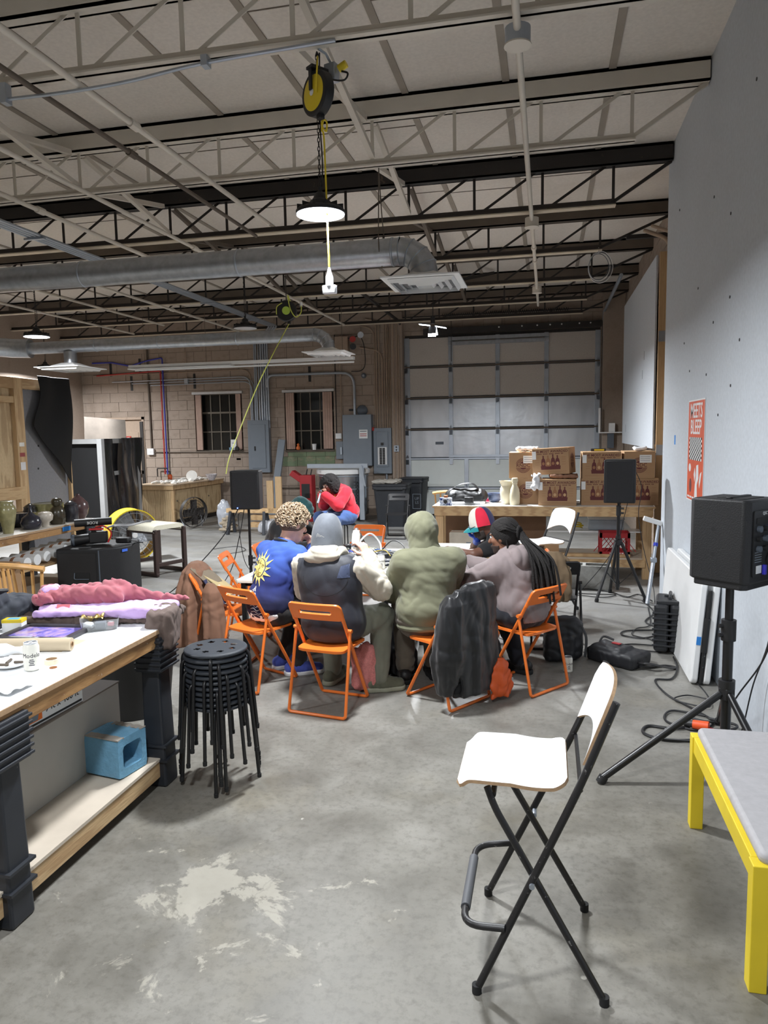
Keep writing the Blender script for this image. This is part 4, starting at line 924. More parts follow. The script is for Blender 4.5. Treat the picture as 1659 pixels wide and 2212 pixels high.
def workbench(label, x0, x1, y0, y1, zt, legs, shelf=True, top=M_BENCHTOP):
    t = thing('workbench', label, 'workbench', (x1, y0, 0)); W, L = x1-x0, y1-y0
    MB().box(-W, 0, 0, L, zt-.022, zt).build('worktop', [top], t, 0, bevel=.002)
    MB().box(-.004, .004, 0, L, zt-.024, zt-.003).build('worktop_edge', M_PLYEDGE, t, 0)
    MB().box(-.045, -.008, .02, L-.02, zt-.098, zt-.022).build('front_rail', M_PLYY, t, 0, bevel=.003)
    MB().box(-W+.01, -W+.045, .02, L-.02, zt-.14, zt-.022).build('back_rail', M_PLYY, t, 0)
    for y in legs:
        for x in (-.1, -W+.06): bracket(t, x, y, zt-.03, 1)
    if shelf:
        MB().box(-W+.06, -.03, .06, L-.06, .145, .16).build('shelf_board', plain('dusty shelf board', (196,184,168), .7, 0, .1, 5) if 'dusty shelf board' not in MATS else MATS['dusty shelf board'], t, 0)
        MB().box(-.07, -.035, .05, L-.05, .055, .145).build('shelf_rail', M_PINEY, t, 0, bevel=.003)
    return t
workbench('white topped workbench with clothes and a beer can, near the stool stack', -2.95, -1.955, 1.2, 3.5, .86, (1.2+.22-.0-1.2+.85, 2.22))
# the near leg stands in view at y=2.37, far one at y=3.42
# pottery bench
workbench('long workbench crowded with glazed pots', -6.35, -5.38, 3.2, 8.0, .86, (2.4, 4.6), True, plain('dusty white top',(206,200,190),.6,0,.06))
# things on the near bench
M_CAN = plain('printed white can', (226,224,214), .35, .1, .04); M_CANTOP = plain('can lid aluminium', (188,190,194), .35, .8, .05)
def beer_can(label, loc, rz=0, h=.123, r=.033, mat=None, word='Modelo', wc=(40,36,60), group=None):
    t = thing('drink_can', label, 'can', loc, rz, group); k = h/.123
    MB().lathe([(.024,0),(r,.008*k),(r,.105*k),(.028,.117*k)], 28).build('can_body', mat or M_CAN, t)
    MB().lathe([(.0265,.116*k),(.028,h),(.0255,h),(.0245,.119*k),(.001,.119*k)], 28, None, False).build('can_lid', M_CANTOP, t)
    MB().cbox((0,.004,.121*k),(.012,.022,.0015)).build('pull_tab', M_CANTOP, t)
    mw = MATS.get('ink%s' % (wc,)) or plain('ink%s' % (wc,), wc, .5)
    # word bent round the can
    o = text(word, .026, mw, t, TR((0,0,0)), depth=.0002)
    for v in o.data.vertices:
        x, y, z = v.co; a = x/r - math.pi/2; v.co = ((r+.0006)*math.cos(a), (r+.0006)*math.sin(a), .07*k+y)
    bd = MB()
    for i in range(4): bd.cbox((0,-r-.0004,.03*k+i*.0075),(.022-.006*(i % 2),.0008,.003))
    bd.build('label_print', mw, t, 0); return t
M_GOLDBAND = plain('gold', (190,160,84), .4, .5)
beer_can('white and gold beer can standing on the near workbench', (-2.157,2.659,.86), math.radians(38))
def picture_frame():
    t = thing('picture_frame', 'dark framed picture of a purple scene lying on the workbench', 'picture', (-2.47,3.16,.86), rz=math.radians(4)); w_, h_ = .38, .27
    for a, b_, c, d in ((-w_/2,w_/2,-h_/2,-h_/2+.03),(-w_/2,w_/2,h_/2-.03,h_/2),(-w_/2,-w_/2+.03,-h_/2,h_/2),(w_/2-.03,w_/2,-h_/2,h_/2)): MB().box(a,b_,c,d,0,.024).build('frame_rail', plain('dark grey frame',(58,56,60),.4) if 'dark grey frame' not in MATS else MATS['dark grey frame'], t, 0, bevel=.005)
    m, nt, b = new_mat('purple print'); v = coords(nt); nt.links.new(ramp(nt, noise(nt, v, 7, 5, .6, 1.5), [(.3, srgb(60,56,120)), (.45, srgb(126,116,196)), (.55, srgb(176,150,190)), (.7, srgb(196,172,150))]), b.inputs['Base Color']); b.inputs['Roughness'].default_value = .15
    MB().box(-w_/2+.02,w_/2-.02,-h_/2+.02,h_/2-.02,.004,.012).build('picture', m, t, 0)
picture_frame()
t = thing('kraft_sheet', 'flat sheet of kraft paper under the paper roll', 'paper', (-2.35,2.98,.86)); M_KRAFT = plain('kraft paper',(206,186,150),.8,0,.05)
MB().sheet(lambda u,v: (-.2+.42*u,-.09+.2*v+.03*u,.0025+.003*math.sin(5*u)),12,6,.0012).build('sheet', M_KRAFT, t)
t = thing('paper_roll', 'roll of brown kraft paper lying beside the beer can', 'roll', (-2.36,2.9,.865+.026), rz=math.radians(12)); M_KRAFT2 = plain('roll paper',(188,172,146),.7,0,.05)
MB().lathe([(.012,-.2),(.03,-.2),(.031,-.198),(.031,.198),(.03,.2),(.012,.2),(.012,-.2)],24,Matrix.Rotation(math.pi/2,4,'Y'),False).build('roll', M_KRAFT2, t)
MB().lathe([(.0115,-.2),(.0115,.204),(.013,.204),(.013,.2)],18,Matrix.Rotation(math.pi/2,4,'Y'),False).build('core', M_PLYEDGE, t)
small('tape_roll', 'cream roll of masking tape behind the beer can', 'tape', (-2.13,2.75,.86), [('tape', MB().lathe([(.024,0),(.03,0),(.03,.022),(.024,.022),(.024,0)],20,None,False), plain('cream tape',(226,216,190),.6), 0), ('core', MB().lathe([(.0235,0),(.0235,.022)],20,None,False), M_PLYEDGE, 0)])
tag(MB().lathe([(.004,0),(.016,0),(.016,.003),(.004,.003)],12,TR((-2.085,2.7,.86))).build('copper_tag', plain('copper',(176,112,66),.4,.7)), 'small copper tag lying beside the beer can', 'tag')
t = thing('ashtray', 'white dish with ash and stubs on the workbench', 'dish', (-2.29,2.69,.86)); MB().lathe([(.04,0),(.075,.012),(.085,.022),(.08,.022),(.04,.006),(.001,.006)],28,None,False).build('dish', M_WHITEP, t)
for a in (.3,2.2,4.0): MB().cyl((.05*math.cos(a),.05*math.sin(a),.016),(.02*math.cos(a+1),.02*math.sin(a+1),.012),.006,n=8).build('stub', M_SBROWN, t)
t = thing('paper_scrap', 'crumpled white paper at the bench edge', 'paper', (-2.12,2.42,.86)); rs = random.Random(4)
MB().sheet(lambda u,v: (-.09+.2*u,-.07+.14*v,.008+.02*abs(math.sin(7*u+3*v))*(.4+.6*math.sin(5*v+u)**2)),14,12,.001).build('sheet', M_WHITEP, t, 20)
t = thing('bottle', 'white spray bottle lying on the workbench', 'bottle', (-2.46,2.8,.89), rz=.2); MB().lathe([(.025,-.1),(.03,-.09),(.03,.05),(.015,.09),(.015,.12)],18,Matrix.Rotation(math.pi/2,4,'Y')).build('bottle', M_WHITEP, t); MB().cyl((.12,0,0),(.15,0,0),.018).build('cap', M_WHITEP, t)
# plastic tray of small parts
t = thing('parts_tray', 'clear plastic tray holding small parts on the workbench', 'tray', (-2.27,3.32,.86), rz=math.radians(35))
m, nt, b = new_mat('clear plastic'); b.inputs['Base Color'].default_value = (.9,.92,.93,1); b.inputs['Roughness'].default_value = .08; b.inputs['Transmission Weight'].default_value = .85; b.inputs['IOR'].default_value = 1.2; M_CLEAR = m
def open_box(w, d, h, th, flare=1.12):
    mb = MB(); o = rrect(w, d, .02, 3); n = len(o); 
    vs = [(x,y,0) for x,y in o]+[(x*flare,y*flare,h) for x,y in o]+[((x*flare)-th*(1 if x>0 else -1),(y*flare)-th*(1 if y>0 else -1),h) for x,y in o]+[(x-th*(1 if x>0 else -1),y-th*(1 if y>0 else -1),th) for x,y in o]
    fs = [tuple(range(n-1,-1,-1)), tuple(range(3*n,4*n))]+[(k,(k+1)%n,n+(k+1)%n,n+k) for k in range(n)]+[(n+k,n+(k+1)%n,2*n+(k+1)%n,2*n+k) for k in range(n)]+[(2*n+k,2*n+(k+1)%n,3*n+(k+1)%n,3*n+k) for k in range(n)]
    return mb.add(vs, fs)
open_box(.17,.12,.055,.002).build('tray', M_CLEAR, t)
small('charger', 'small white charger inside the plastic tray', 'charger', (-2.31,3.28,.866), [('body', MB().cbox((0,0,.018),(.05,.04,.036)), M_WHITEP, .012), ('prong', MB().cbox((.03,0,.018),(.012,.004,.006)), M_GALV2, 0)])
small('card_box', 'small grey box inside the plastic tray', 'box', (-2.25,3.30,.866), [('box', MB().cbox((0,0,.016),(.05,.05,.032)), M_GREYDK, .002), ('lid', MB().cbox((0,0,.033),(.051,.051,.003)), M_GREYDK, 0)], .5)
small('chip', 'pink and white chip packet inside the plastic tray', 'packet', (-2.23,3.36,.866), [('packet', MB().cbox((0,0,.01),(.03,.02,.02)), plain('pink card',(214,120,130),.6), .002), ('label', MB().cbox((0,0,.021),(.02,.014,.002)), M_WHITEP, 0)])
t = thing('foil_pouch', 'crumpled gold foil pouch in the plastic tray', 'pouch', (-2.33,3.36,.885)); MB().sheet(lambda u,v: (-.06+.12*u,-.03+.06*v,.02+.02*math.sin(9*u+4*v)*math.sin(7*v)+.01*u),14,10,.002).build('pouch', plain('gold foil',(176,150,84),.3,.6,.3,40), t, 15)
# clothes heap
def cloth_heap(name, label, c, half, mat, seed, amp=.02, freq=28, h=.012, k=.04, lumps=()):
    c = np.array(c, float); half = np.array(half, float)
    def f(P):
        d = d_box(P, c, half, None, min(half)*.9)
        for (x, y, z, r1, r2, r3) in lumps: d = smin(d, d_ell(P, (x, y, z), (r1, r2, r3)), k)
        return d+wrinkle(P, amp, freq, seed, (1,1,1.3))
    lo = np.min([c-half]+[np.array(l[:3])-np.array(l[3:]) for l in lumps], 0)-.05; hi = np.max([c+half]+[np.array(l[:3])+np.array(l[3:]) for l in lumps], 0)+.05
    return f, lo, hi
def add_heap(name, label, cat, parts):
    t = thing(name, label, cat, (0,0,0)); return t
def heap_obj(name, label, cat, mat, f, lo, hi, floor_z, h=.012):
    g = lambda P: np.maximum(f(P), floor_z-P[:, 2])
    return tag(link(name, sdf_mesh(name, g, lo, hi, h, mat)), label, cat)
M_ROSE = plain('dusty rose cotton', (158,86,96), .9, 0, .1, 9, sheen=.3); M_LILAC = plain('lilac cotton', (196,166,218), .85, 0, .06, 9, sheen=.3); M_TAUPE = plain('taupe cotton', (98,84,78), .9, 0, .1, 9)
def rot2(a): return np.array([[math.cos(a),-math.sin(a),0],[math.sin(a),math.cos(a),0],[0,0,1]])
Rp = rot2(math.radians(12))
def folds(P, c, R, w, hgt, fr, seed):
    """low heap with running folds along its local x"""
    q = (P-np.array(c)) @ R; rs = np.random.RandomState(seed)
    s = hgt*(.25*np.sin(q[:, 1]*fr+2*np.sin(q[:, 0]*6+rs.rand()*6))+.18*np.sin(q[:, 1]*fr*1.9+q[:, 0]*9+rs.rand()*6)+.12*np.sin(q[:, 0]*17+q[:, 1]*13))
    return s
f = lambda P: np.minimum(d_box(P, (-2.37,3.5,.885), (.42,.13,.024), Rp, .02), d_box(P, (-1.99,3.47,.845), (.07,.12,.1), rot2(.3), .03))+wrinkle(P, .011, 30, 3)
heap_obj('trousers', 'taupe trousers at the bottom of the clothes pile, hanging over the bench end', 'clothing', M_TAUPE, f, (-2.9,3.2,.72), (-1.85,3.72,.96), .74, .009)
f = lambda P: np.minimum(d_box(P, (-2.32,3.47,.925), (.36,.11,.022), Rp, .02)-folds(P, (-2.32,3.47,.925), Rp, 0, .022, 40, 2), d_box(P, (-2.66,3.47,.985), (.05,.05,.06), rot2(.5), .03))+wrinkle(P, .007, 34, 8)
heap_obj('folded_shirt', 'lilac shirt folded over the taupe trousers', 'clothing', M_LILAC, f, (-2.8,3.25,.88), (-1.9,3.68,1.08), .885, .008)
Rr = rot2(math.radians(16))
f = lambda P: smin(d_box(P, (-2.5,3.53,.985), (.24,.1,.045), Rr, .04), d_cap(P, (-2.35,3.58,.985), (-1.96,3.68,.935), .05, .028), .06)-folds(P, (-2.5,3.53,.985), Rr, 0, .04, 36, 5)+wrinkle(P, .012, 36, 12)
heap_obj('crumpled_sweatshirt', 'crumpled dusty rose sweatshirt on top of the clothes pile', 'clothing', M_ROSE, f, (-2.85,3.32,.92), (-1.88,3.78,1.09), .945, .008)
small('care_label', 'pink packet tucked in the clothes pile', 'packet', (-2.52,3.37,.94), [('packet', MB().cbox((0,0,0),(.07,.004,.055),(-.5,0,.2)), plain('pink packet',(208,112,120),.5), 0), ('label', MB().cbox((0,-.004,0),(.04,.002,.02),(-.5,0,.2)), M_WHITEP, 0)])
# bags and boxes at the far left of the bench
f = lambda P: smin(d_box(P, (-2.86,3.15,.96), (.1,.16,.1), rot2(.2), .05), d_box(P, (-2.85,3.4,.93), (.11,.1,.07), rot2(-.2), .04), .05)+wrinkle(P, .01, 26, 5)
hb = heap_obj('work_bag', 'charcoal tool bag with blue lining at the back of the workbench', 'bag', plain('charcoal canvas',(52,56,64),.8,0,.15), f, (-3.02,2.92,.84), (-2.68,3.58,1.12), .86, .01)
MB().tube(smooth_path([(-2.95,3.1,1.06),(-2.85,3.05,1.12),(-2.78,3.15,1.08),(-2.8,3.3,1.05)],6), .012, 6).build('bag_handle', M_BLACK, hb)
t = thing('gauge_box', 'small yellow and blue product box beside the tool bag', 'box', (-2.70,3.22,.86), rz=.25); MB().box(-.05,.05,-.03,.03,0,.06).build('carton', M_WHITEP, t, 0); MB().box(-.051,.051,-.031,.031,.045,.061).build('yellow_band', M_YELLOW, t, 0); MB().box(-.03,.03,-.02,.02,.061,.062).build('blue_print', plain('sky blue print',(110,180,216),.5), t, 0)
# ------------------------------------------------------------------ under the bench
t = thing('grey_board', 'large pale grey-faced panel box standing on the bench shelf', 'panel', (-2.26,2.4,.16)); MB().box(-.32,0,-.25,1.04,0,.37).build('box', plain('pale grey board',(170,166,158),.6,0,.05), t, 0, bevel=.003); MB().box(-.325,.003,-.255,1.045,.368,.376).build('top_sheet', plain('brown grey board',(112,101,92),.7), t, 0)
t = thing('film_carton', 'white and orange plastic sheeting carton on the panel box', 'carton', (-2.36,2.72,.537), rz=math.radians(-2))
MB().box(-.09,.08,-.3,.42,0,.115).build('carton', M_WHITEP, t, 0, bevel=.002); MO = plain('orange print',(232,116,36),.5); MI = plain('black print',(38,38,40),.5)
MB().box(.0801,.0812,-.28,.13,.025,.105).build('orange_panel', MO, t, 0); MB().box(.0801,.0811,-.29,.41,.008,.018).build('print_band', MI, t, 0)
FX = axes((.0815,0,0),(0,1,0),(0,0,1),(1,0,0))
text('.31 mil', .06, M_WHITEP, t, FX @ TR((-.17,.055,0)), depth=.0004); text('9 ft x 400 ft', .05, MI, t, FX @ TR((.27,.06,0)), depth=.0004); text('7.87 um', .025, M_WHITEP, t, FX @ TR((-.2,.032,0)), depth=.0003); text('CLEAR', .03, MI, t, FX @ TR((.27,.095,0)), depth=.0003)
MB().prism([(.02,.03),(.1,.03),(.12,.1),(.04,.1)],0,.0006,FX).build('grey_print', M_GREYPANEL, t, 0)
M_BLUEBLK = stained('sky blue cinder', (112,164,196), (150,170,178), .9, 5, .55, .8, .6, .8); M_RAWBLK = stained('raw cinder', (168,160,150), (140,134,126), .95, 12, .4, .7, .7, 1.0)
t = thing('cinder_block', 'sky blue painted half cinder block on the bench shelf', 'cinder block', (-2.14,3.2,.16), rz=math.radians(-10))
o1 = rrect(.2,.2,.006,2); o2 = rrect(.135,.12,.02,4)
def hollow(outer, inner, z0, z1, M):
    mb = MB(); 
    k = 24
    def samp(o): 
        P=[Vector((*p,0)) for p in o]; P.append(P[0]); L=[0]
        for a,b_ in zip(P,P[1:]): L.append(L[-1]+(b_-a).length)
        out=[]
        for i in range(k):
            s=L[-1]*i/k; j=max(q for q in range(len(L)-1) if L[q]<=s); tt=(s-L[j])/max(L[j+1]-L[j],1e-9); out.append(P[j].lerp(P[j+1],tt))
        return out
    A,B=samp(outer),samp(inner)
    vs=[(p.x,p.y,z) for z in (z0,z1) for p in A]+[(p.x,p.y,z) for z in (z0,z1) for p in B]
    fs=[]
    for i in range(k):
        j=(i+1)%k
        fs+=[(i,j,k+j,k+i),(2*k+j,2*k+i,3*k+i,3*k+j),(k+i,k+j,3*k+j,3*k+i),(j,i,2*k+i,2*k+j)]
    return mb.add(vs,fs,M)
hollow(o1,o2,-.11,.11,axes((0,0,.105),(0,1,0),(0,0,1),(1,0,0))).build('block_body', M_BLUEBLK, t, 40)
MB().sheet(lambda u,v: (-.1+.21*u,-.1+.045*v,.207+.004*math.sin(40*u)*math.sin(9*v)),10,3,.006).build('broken_face', M_RAWBLK, t, 10); MB().sheet(lambda u,v: (-.08+.19*u,.06+.04*v,.207+.004*math.sin(40*u)),10,3,.006).build('broken_face', M_RAWBLK, t, 10)
# dark tub in the shadow behind the bench
t = thing('dark_tub', 'black tub standing in the shadow beyond the workbench', 'tub', (-2.75,4.35,0)); MB().lathe([(.24,0),(.3,.55),(.31,.57),(.29,.57)],24,None,True).build('tub', M_BLACK, t); MB().lathe([(.3,.55),(.32,.56),(.32,.59),(.3,.59)],24,None,False).build('rim', M_BLACK, t)
# ------------------------------------------------------------------ stack of round stools
def stool(i, rz, z):
    t = thing('round_stool', 'black round stool, %s tall stack' % ('topmost with its bare holed seat on the' if i == 10 else ('lowest, its feet on the floor, in the' if i == 0 else ('second','third','fourth','fifth','sixth','seventh','eighth','ninth','tenth')[i-1]+' from the floor in the')), 'stool', (-1.712,3.5,z), rz, 'stacked black stools')
    return t
seat_mb = MB(); Rr_, n = .163, 48
rings = [(.0,.452),(.05,.451),(.085,.451),(.115,.452),(.15,.450),(.160,.446),(.163,.440),(.160,.434),(.155,.436)]
def seat_mesh():
    bm = bmesh.new(); prev = None
    # disc with eight oval holes: build a polar grid and drop the cells under each hole
    nr, na = 14, 96; V = {}
    for j in range(nr+1):
        r = .163*j/nr
        for k in range(na):
            a = 2*math.pi*k/na; V[j,k] = bm.verts.new((r*math.cos(a), r*math.sin(a), .45-(.004 if j == nr else 0)+.002*(r/.163)**2)) if j else None
    c = bm.verts.new((0,0,.449))
    def hole(r, a):
        for q in range(8):
            d = (a-(q+.5)*math.pi/4+math.pi) % (2*math.pi)-math.pi
            if ((r-.098)/.013)**2+(d*.098/.017)**2 < 1: return True
        return False
    for j in range(nr):
        for k in range(na):
            k2 = (k+1) % na
            if j == 0: bm.faces.new((c, V[1,k], V[1,k2])); continue
            if not hole(.163*(j+.5)/nr, 2*math.pi*(k+.5)/na): bm.faces.new((V[j,k],V[j+1,k],V[j+1,k2],V[j,k2]))
    me = bpy.data.meshes.new('seat'); bm.to_mesh(me); bm.free(); me.materials.append(plain('charcoal seat plastic',(50,54,60),.42,0,.1,8)); 
    me.polygons.foreach_set('use_smooth',[True]*len(me.polygons)); return me
SEAT = seat_mesh()
RIM = MB().lathe([(.163,.4475),(.166,.444),(.166,.436),(.160,.432),(.150,.434),(.150,.440)],48,None,False).mesh('seat_rim', MATS['charcoal seat plastic'])
LEG = MB().tube(round_path([(.09,0,.432),(.172,0,.432),(.205,0,0)],.04,6), .0095, 10).mesh('leg', M_BLACKM, 60)
FOOT = MB().lathe([(.011,0),(.0112,.02),(.0095,.022)],12,TR((.205,0,0))).mesh('foot_cap', M_RUBBER)
RING = MB().tube([(.1*math.cos(a),.1*math.sin(a),.43) for a in [2*math.pi*k/32 for k in range(32)]], .008, 6, True).mesh('under_ring', M_BLACKM)
random.seed(31); ang = [-72,-64,-53,-78,-60,-46,-70,-56,-84,-62,-74]
for i in range(11):
    z = i*.0285; t = stool(i, math.radians(ang[i]+(0,7,-11,14,-5,20,-16,9,-22,3,0)[i]), z); t.rotation_euler = (random.uniform(-.006,.006), random.uniform(-.006,.006), t.rotation_euler.z)
    o = link('seat', SEAT, None, t)
    if i == 10: pass
    link('seat_rim', RIM, None, t); link('under_ring', RING, None, t)
    for k in range(4):
        l = link('leg', LEG, None, t); l.rotation_euler = (0,0,k*math.pi/2); fo = link('foot_cap', FOOT, None, l)
# ------------------------------------------------------------------ white bar stool in front
M_TUBE = plain('chipped black tube', (30,29,30), .4, 0, .15, 5, wear=(120,118,116), wth=.64, ws=45)
t = thing('bar_stool', 'white folding bar stool with curved back and chipped black tube legs', 'bar stool', (0,2.51,0)); BARSTOOL = t; r_ = .0125
for s in (-1, 1):
    y = s*.262; yt = s*.2
    MB().tube(round_path([(-.235+(.015 if s>0 else .018),y,.012),(.105,s*.225,.72),(.215,s*.205,1.0)],.1), r_, 10).build('back_leg_tube', M_TUBE, t, 60)
    MB().tube(round_path([(-.19,s*.155,.665),(-.165,s*.165,.60),(.19-(.04 if s>0 else 0),s*.235,.012)],.08), r_, 10).build('front_leg_tube', M_TUBE, t, 60)
    for p in ((-.235+(.015 if s>0 else .018),y), (.19-(.04 if s>0 else 0),s*.235)): MB().cyl((p[0],p[1],0),(p[0],p[1],.03),.016).build('foot_cap', M_RUBBER, t)
    MB().cyl((-.04,s*.19,.392),(-.04,s*.262,.392),.009).build('pivot_bolt', M_GALV2, t)
MB().tube(round_path([(-.125,-.255,.235),(-.265,-.24,.22),(-.265,.24,.22),(-.125,.255,.235)],.07,6), .0125, 10).build('footrest', M_TUBE, t, 60)
MB().tube([(-.265,-.15,.22),(-.265,.15,.22)], .017, 14).build('footrest_grip', plain('ribbed grey grip',(82,84,88),.6), t)
MB().tube([(.11,-.22,.71),(.11,.22,.71)], .007, 6).build('cross_rod', M_TUBE, t); MB().tube([(-.17,-.16,.64),(-.17,.16,.64)], .01, 8).build('cross_rod', M_TUBE, t)
def seat_f(u, v):
    x = -.29+.36*u; w_ = .2*(1-.03*(2*u-1)**2)
    cr = .045; e = min(u, 1-u)*.36
    if e < cr: w_ -= cr-math.sqrt(max(cr*cr-(cr-e)**2, 0))
    z = .705-.02*math.exp(-((u-.02)/.06)**2)*1.4+.0-.008*math.sin(math.pi*min(1,max(0,(u-.5)/.5)))+.012*max(0,(u-.88)/.12)
    return (x, -w_+2*w_*v, z)
s_ = MB(); s_.sheet(seat_f, 40, 14, .012)
nf = 40*14; s_.m = [0]*nf+[1]*(len(s_.f)-nf); s_.build('seat', [M_WHITELAM, M_PLYEDGE], t, 30)
def back_f(u, v):
    # v up the back, u across; rounded shield narrowing to points at the lower corners
    y = -.2+.4*u; q = abs(2*u-1)
    top = 1.03-.025*q**2-(.05*((q-.8)/.2)**2.5 if q > .8 else 0); bot = .85-.062*q**2.0
    z = bot+(top-bot)*v
    return (.155+.36*(z-.9)+.02*(1-q*q), y, z)
b_ = MB(); b_.sheet(back_f, 28, 14, -.011); b_.m = [0]*(28*14)+[1]*(len(b_.f)-28*14); b_.build('backrest', [M_WHITELAM, M_PLYEDGE], t, 30)
# ------------------------------------------------------------------ yellow bench with grey cushion
t = thing('cushioned_bench', 'yellow painted bench with a flat grey cushion by the white wall', 'bench', (.655,2.42,0)); L = 1.08
for x in (0, .49):
    for y in (.03, L-.03): MB().box(x, x+.055, y-.03, y+.03, 0, .44).build('leg', M_YELLOW, t, 0, bevel=.003)
    MB().box(x+.006, x+.045, .06, L-.06, .365, .44).build('side_rail', M_YELLOW, t, 0, bevel=.003)
for y in (.02, L-.055): MB().box(.05, .5, y, y+.035, .365, .44).build('end_rail', M_YELLOW, t, 0, bevel=.003)
MB().prism([(x*1.0,y) for x,y in rrect(.52,L-.03,.03,5)], 0, .045, TR((.285,L/2,.43))).build('cushion', stained('stained grey vinyl',(168,166,168),(140,132,118),.6,2.5,.6,.85,.5,.1), t, 40, bevel=.018, seg=3)
# ------------------------------------------------------------------ loudspeakers on stands
M_SPK = plain('black speaker shell', (27,27,29), .55, 0, .08, 6, .25, 160)
M_GRILL = plain('black speaker grille', (34,34,37), .6, 0, .1, 300, .6, 420)
def speaker_box(t, w, d, h, taper=.62, z0=0):
    """front (+y) is wide, back (-y) narrower, edges chamfered"""
    o = [(-w/2,d/2),(-w/2,-d*.12),(-w/2*taper,-d/2),(w/2*taper,-d/2),(w/2,-d*.12),(w/2,d/2)]
    MB().prism(o, z0, z0+h).build('shell', M_SPK, t, 25, bevel=.012, seg=3)
    MB().prism([(-w/2+.012,d/2),(w/2-.012,d/2),(w/2-.03,d/2+.012),(-w/2+.03,d/2+.012)], z0+.012, z0+h-.012).build('grille', M_GRILL, t, 25, bevel=.004)
def tripod(label, loc, ztop, rad, hub, rz, legw=.016, poler=.0175, r2=.0145, angs=(0,120,240)):
    t = thing('speaker_stand', label, 'speaker stand', loc, rz)
    MB().cyl((0,0,.1),(0,0,hub+.35),poler,n=14).build('lower_pole', M_BLACKM, t); MB().cyl((0,0,hub+.3),(0,0,ztop),r2,n=14).build('upper_pole', M_BLACKM, t)
    hb = MB().cyl((0,0,hub+.29),(0,0,hub+.40),poler*1.45,n=16).build('height_clamp', M_BLACK, t)
    for z in (hub+.32, hub+.37): MB().cyl((.02,0,z),(.055,0,z),.011,n=10).build('clamp_knob', M_BLACK, hb)
    MB().prism([(.045*math.cos(a),.045*math.sin(a)) for a in [2*math.pi*k/6 for k in range(6)]], hub-.03, hub+.035).build('hub', M_BLACK, t, bevel=.006); MB().cyl((0,0,hub+.03),(0,0,hub+.075),poler*1.6,n=16).cyl((0,-.03,hub+.05),(0,-.055,hub+.05),.016).build('collar', M_BLACK, t)
    MB().cyl((0,0,.13),(0,0,.2),poler*1.4,n=14).build('slider', M_BLACK, t)
    for k in range(3):
        a = math.radians(angs[k]); c, s = math.cos(a), math.sin(a)
        lg = MB().tube([(.035*c,.035*s,hub),(rad*c,rad*s,.02)], legw, 12).build('leg', M_BLACKM, t); MB().cyl((rad*c*.97,rad*s*.97,.035+.0),(rad*c*1.0,rad*s*1.0,.003),legw*1.3,n=12).build('rubber_foot', M_RUBBER, lg)
        MB().bar((.02*c,.02*s,.165),(rad*.52*c,rad*.52*s,hub*.49),.016,.008).build('brace', M_BLACKM, t, 0)
    return t
# near stand: one leg runs toward the bar stool
px, py = .935, 4.06
st_ = tripod('black tripod speaker stand beside the yellow bench with white brand labels', (px,py,0), 1.05, math.hypot(px-.28,py-3.82), .44, math.atan2(3.82-py,.28-px), .019, .026, .021, (0,85,-120))
MB().cbox((0,0,0),(.05,.002,.022),(0,0,0),TR((.0,-.039,.785),(0,0,0))).build('label_plate', M_WHITEP, st_, 0)
ns = thing('loudspeaker', 'black loudspeaker on the near stand, its control panel turned to the right', 'speaker', (.945,4.06,1.03), rz=math.radians(48))
W_, D_, H_ = .285, .30, .455
o = [(-W_/2,D_/2),(-W_/2,-D_*.42),(-W_/2+.03,-D_/2),(W_/2-.03,-D_/2),(W_/2,-D_*.42),(W_/2,D_/2)]
MB().prism(o, .03, H_).build('shell', M_SPK, ns, 25, bevel=.012, seg=3); MB().prism([(x*.94,y*.92) for x,y in o], 0, .04).build('base_rim', M_SPK, ns, 25, bevel=.008)
MB().prism([(-W_/2+.012,D_/2),(W_/2-.012,D_/2),(W_/2-.04,D_/2+.03),(-W_/2+.04,D_/2+.03)], .03, H_-.01).build('grille', M_GRILL, ns, 25, bevel=.005)
MB().prism(rrect(.17,.05,.015), H_-.003, H_+.002, TR((0,.03,0))).build('top_handle_recess', M_RUBBER, ns, 0); MB().prism(rrect(.2,.07,.02), H_-.002, H_+.003, TR((0,-.07,0))).build('top_handle_recess', M_RUBBER, ns, 0); MB().cbox((0,-.02,H_+.004),(.2,.03,.012)).build('top_handle', M_SPK, ns, bevel=.005)
BK = axes((0,-D_/2-.001,0),(1,0,0),(0,0,1),(0,-1,0))
MB().prism(rrect(.2,.33,.01), 0, .006, BK @ TR((0,.235,0))).build('control_panel', M_BLACK, ns, 25)
MB().prism(rrect(.16,.03,.004), 0, .004, BK @ TR((0,.35,.005))).build('display', M_RUBBER, ns, 0)
for i in range(3):
    for j in range(3): MB().cyl((-.06+.06*i,-D_/2-.006,.31-.05*j),(-.06+.06*i,-D_/2-.024,.31-.05*j),.013 if (i+j) % 2 else .016,n=14).build('knob' if j < 2 else 'socket', M_RUBBER if (i+j) % 2 else M_GREYDK, ns)
MB().cyl((.055,-D_/2-.006,.15),(.055,-D_/2-.012,.15),.032,n=20).build('cooling_vent', M_RUBBER, ns); MB().box(-.07,-.02,-D_/2-.0085,-D_/2-.0065,.085,.125).build('white_label', M_WHITEP, ns, 0)
MB().cbox((.0,-D_/2-.012,.1),(.02,.02,.05)).build('power_inlet', plain('violet blue plug',(60,56,190),.4), ns, bevel=.003)
text('QSC', .022, M_WHITEP, ns, BK @ TR((.0,.385,.0064)), depth=.0003)
for k in range(5): MB().box(-.085,-.02,-D_/2-.0075,-D_/2-.0062,.19-.012*k,.194-.012*k).build('printed_line', M_GREYPANEL, ns, 0)
MB().cyl((.03,-D_/2-.006,.315),(.03,-D_/2-.009,.315),.004).build('power_light', emis('blue led',(60,110,255),6), ns)
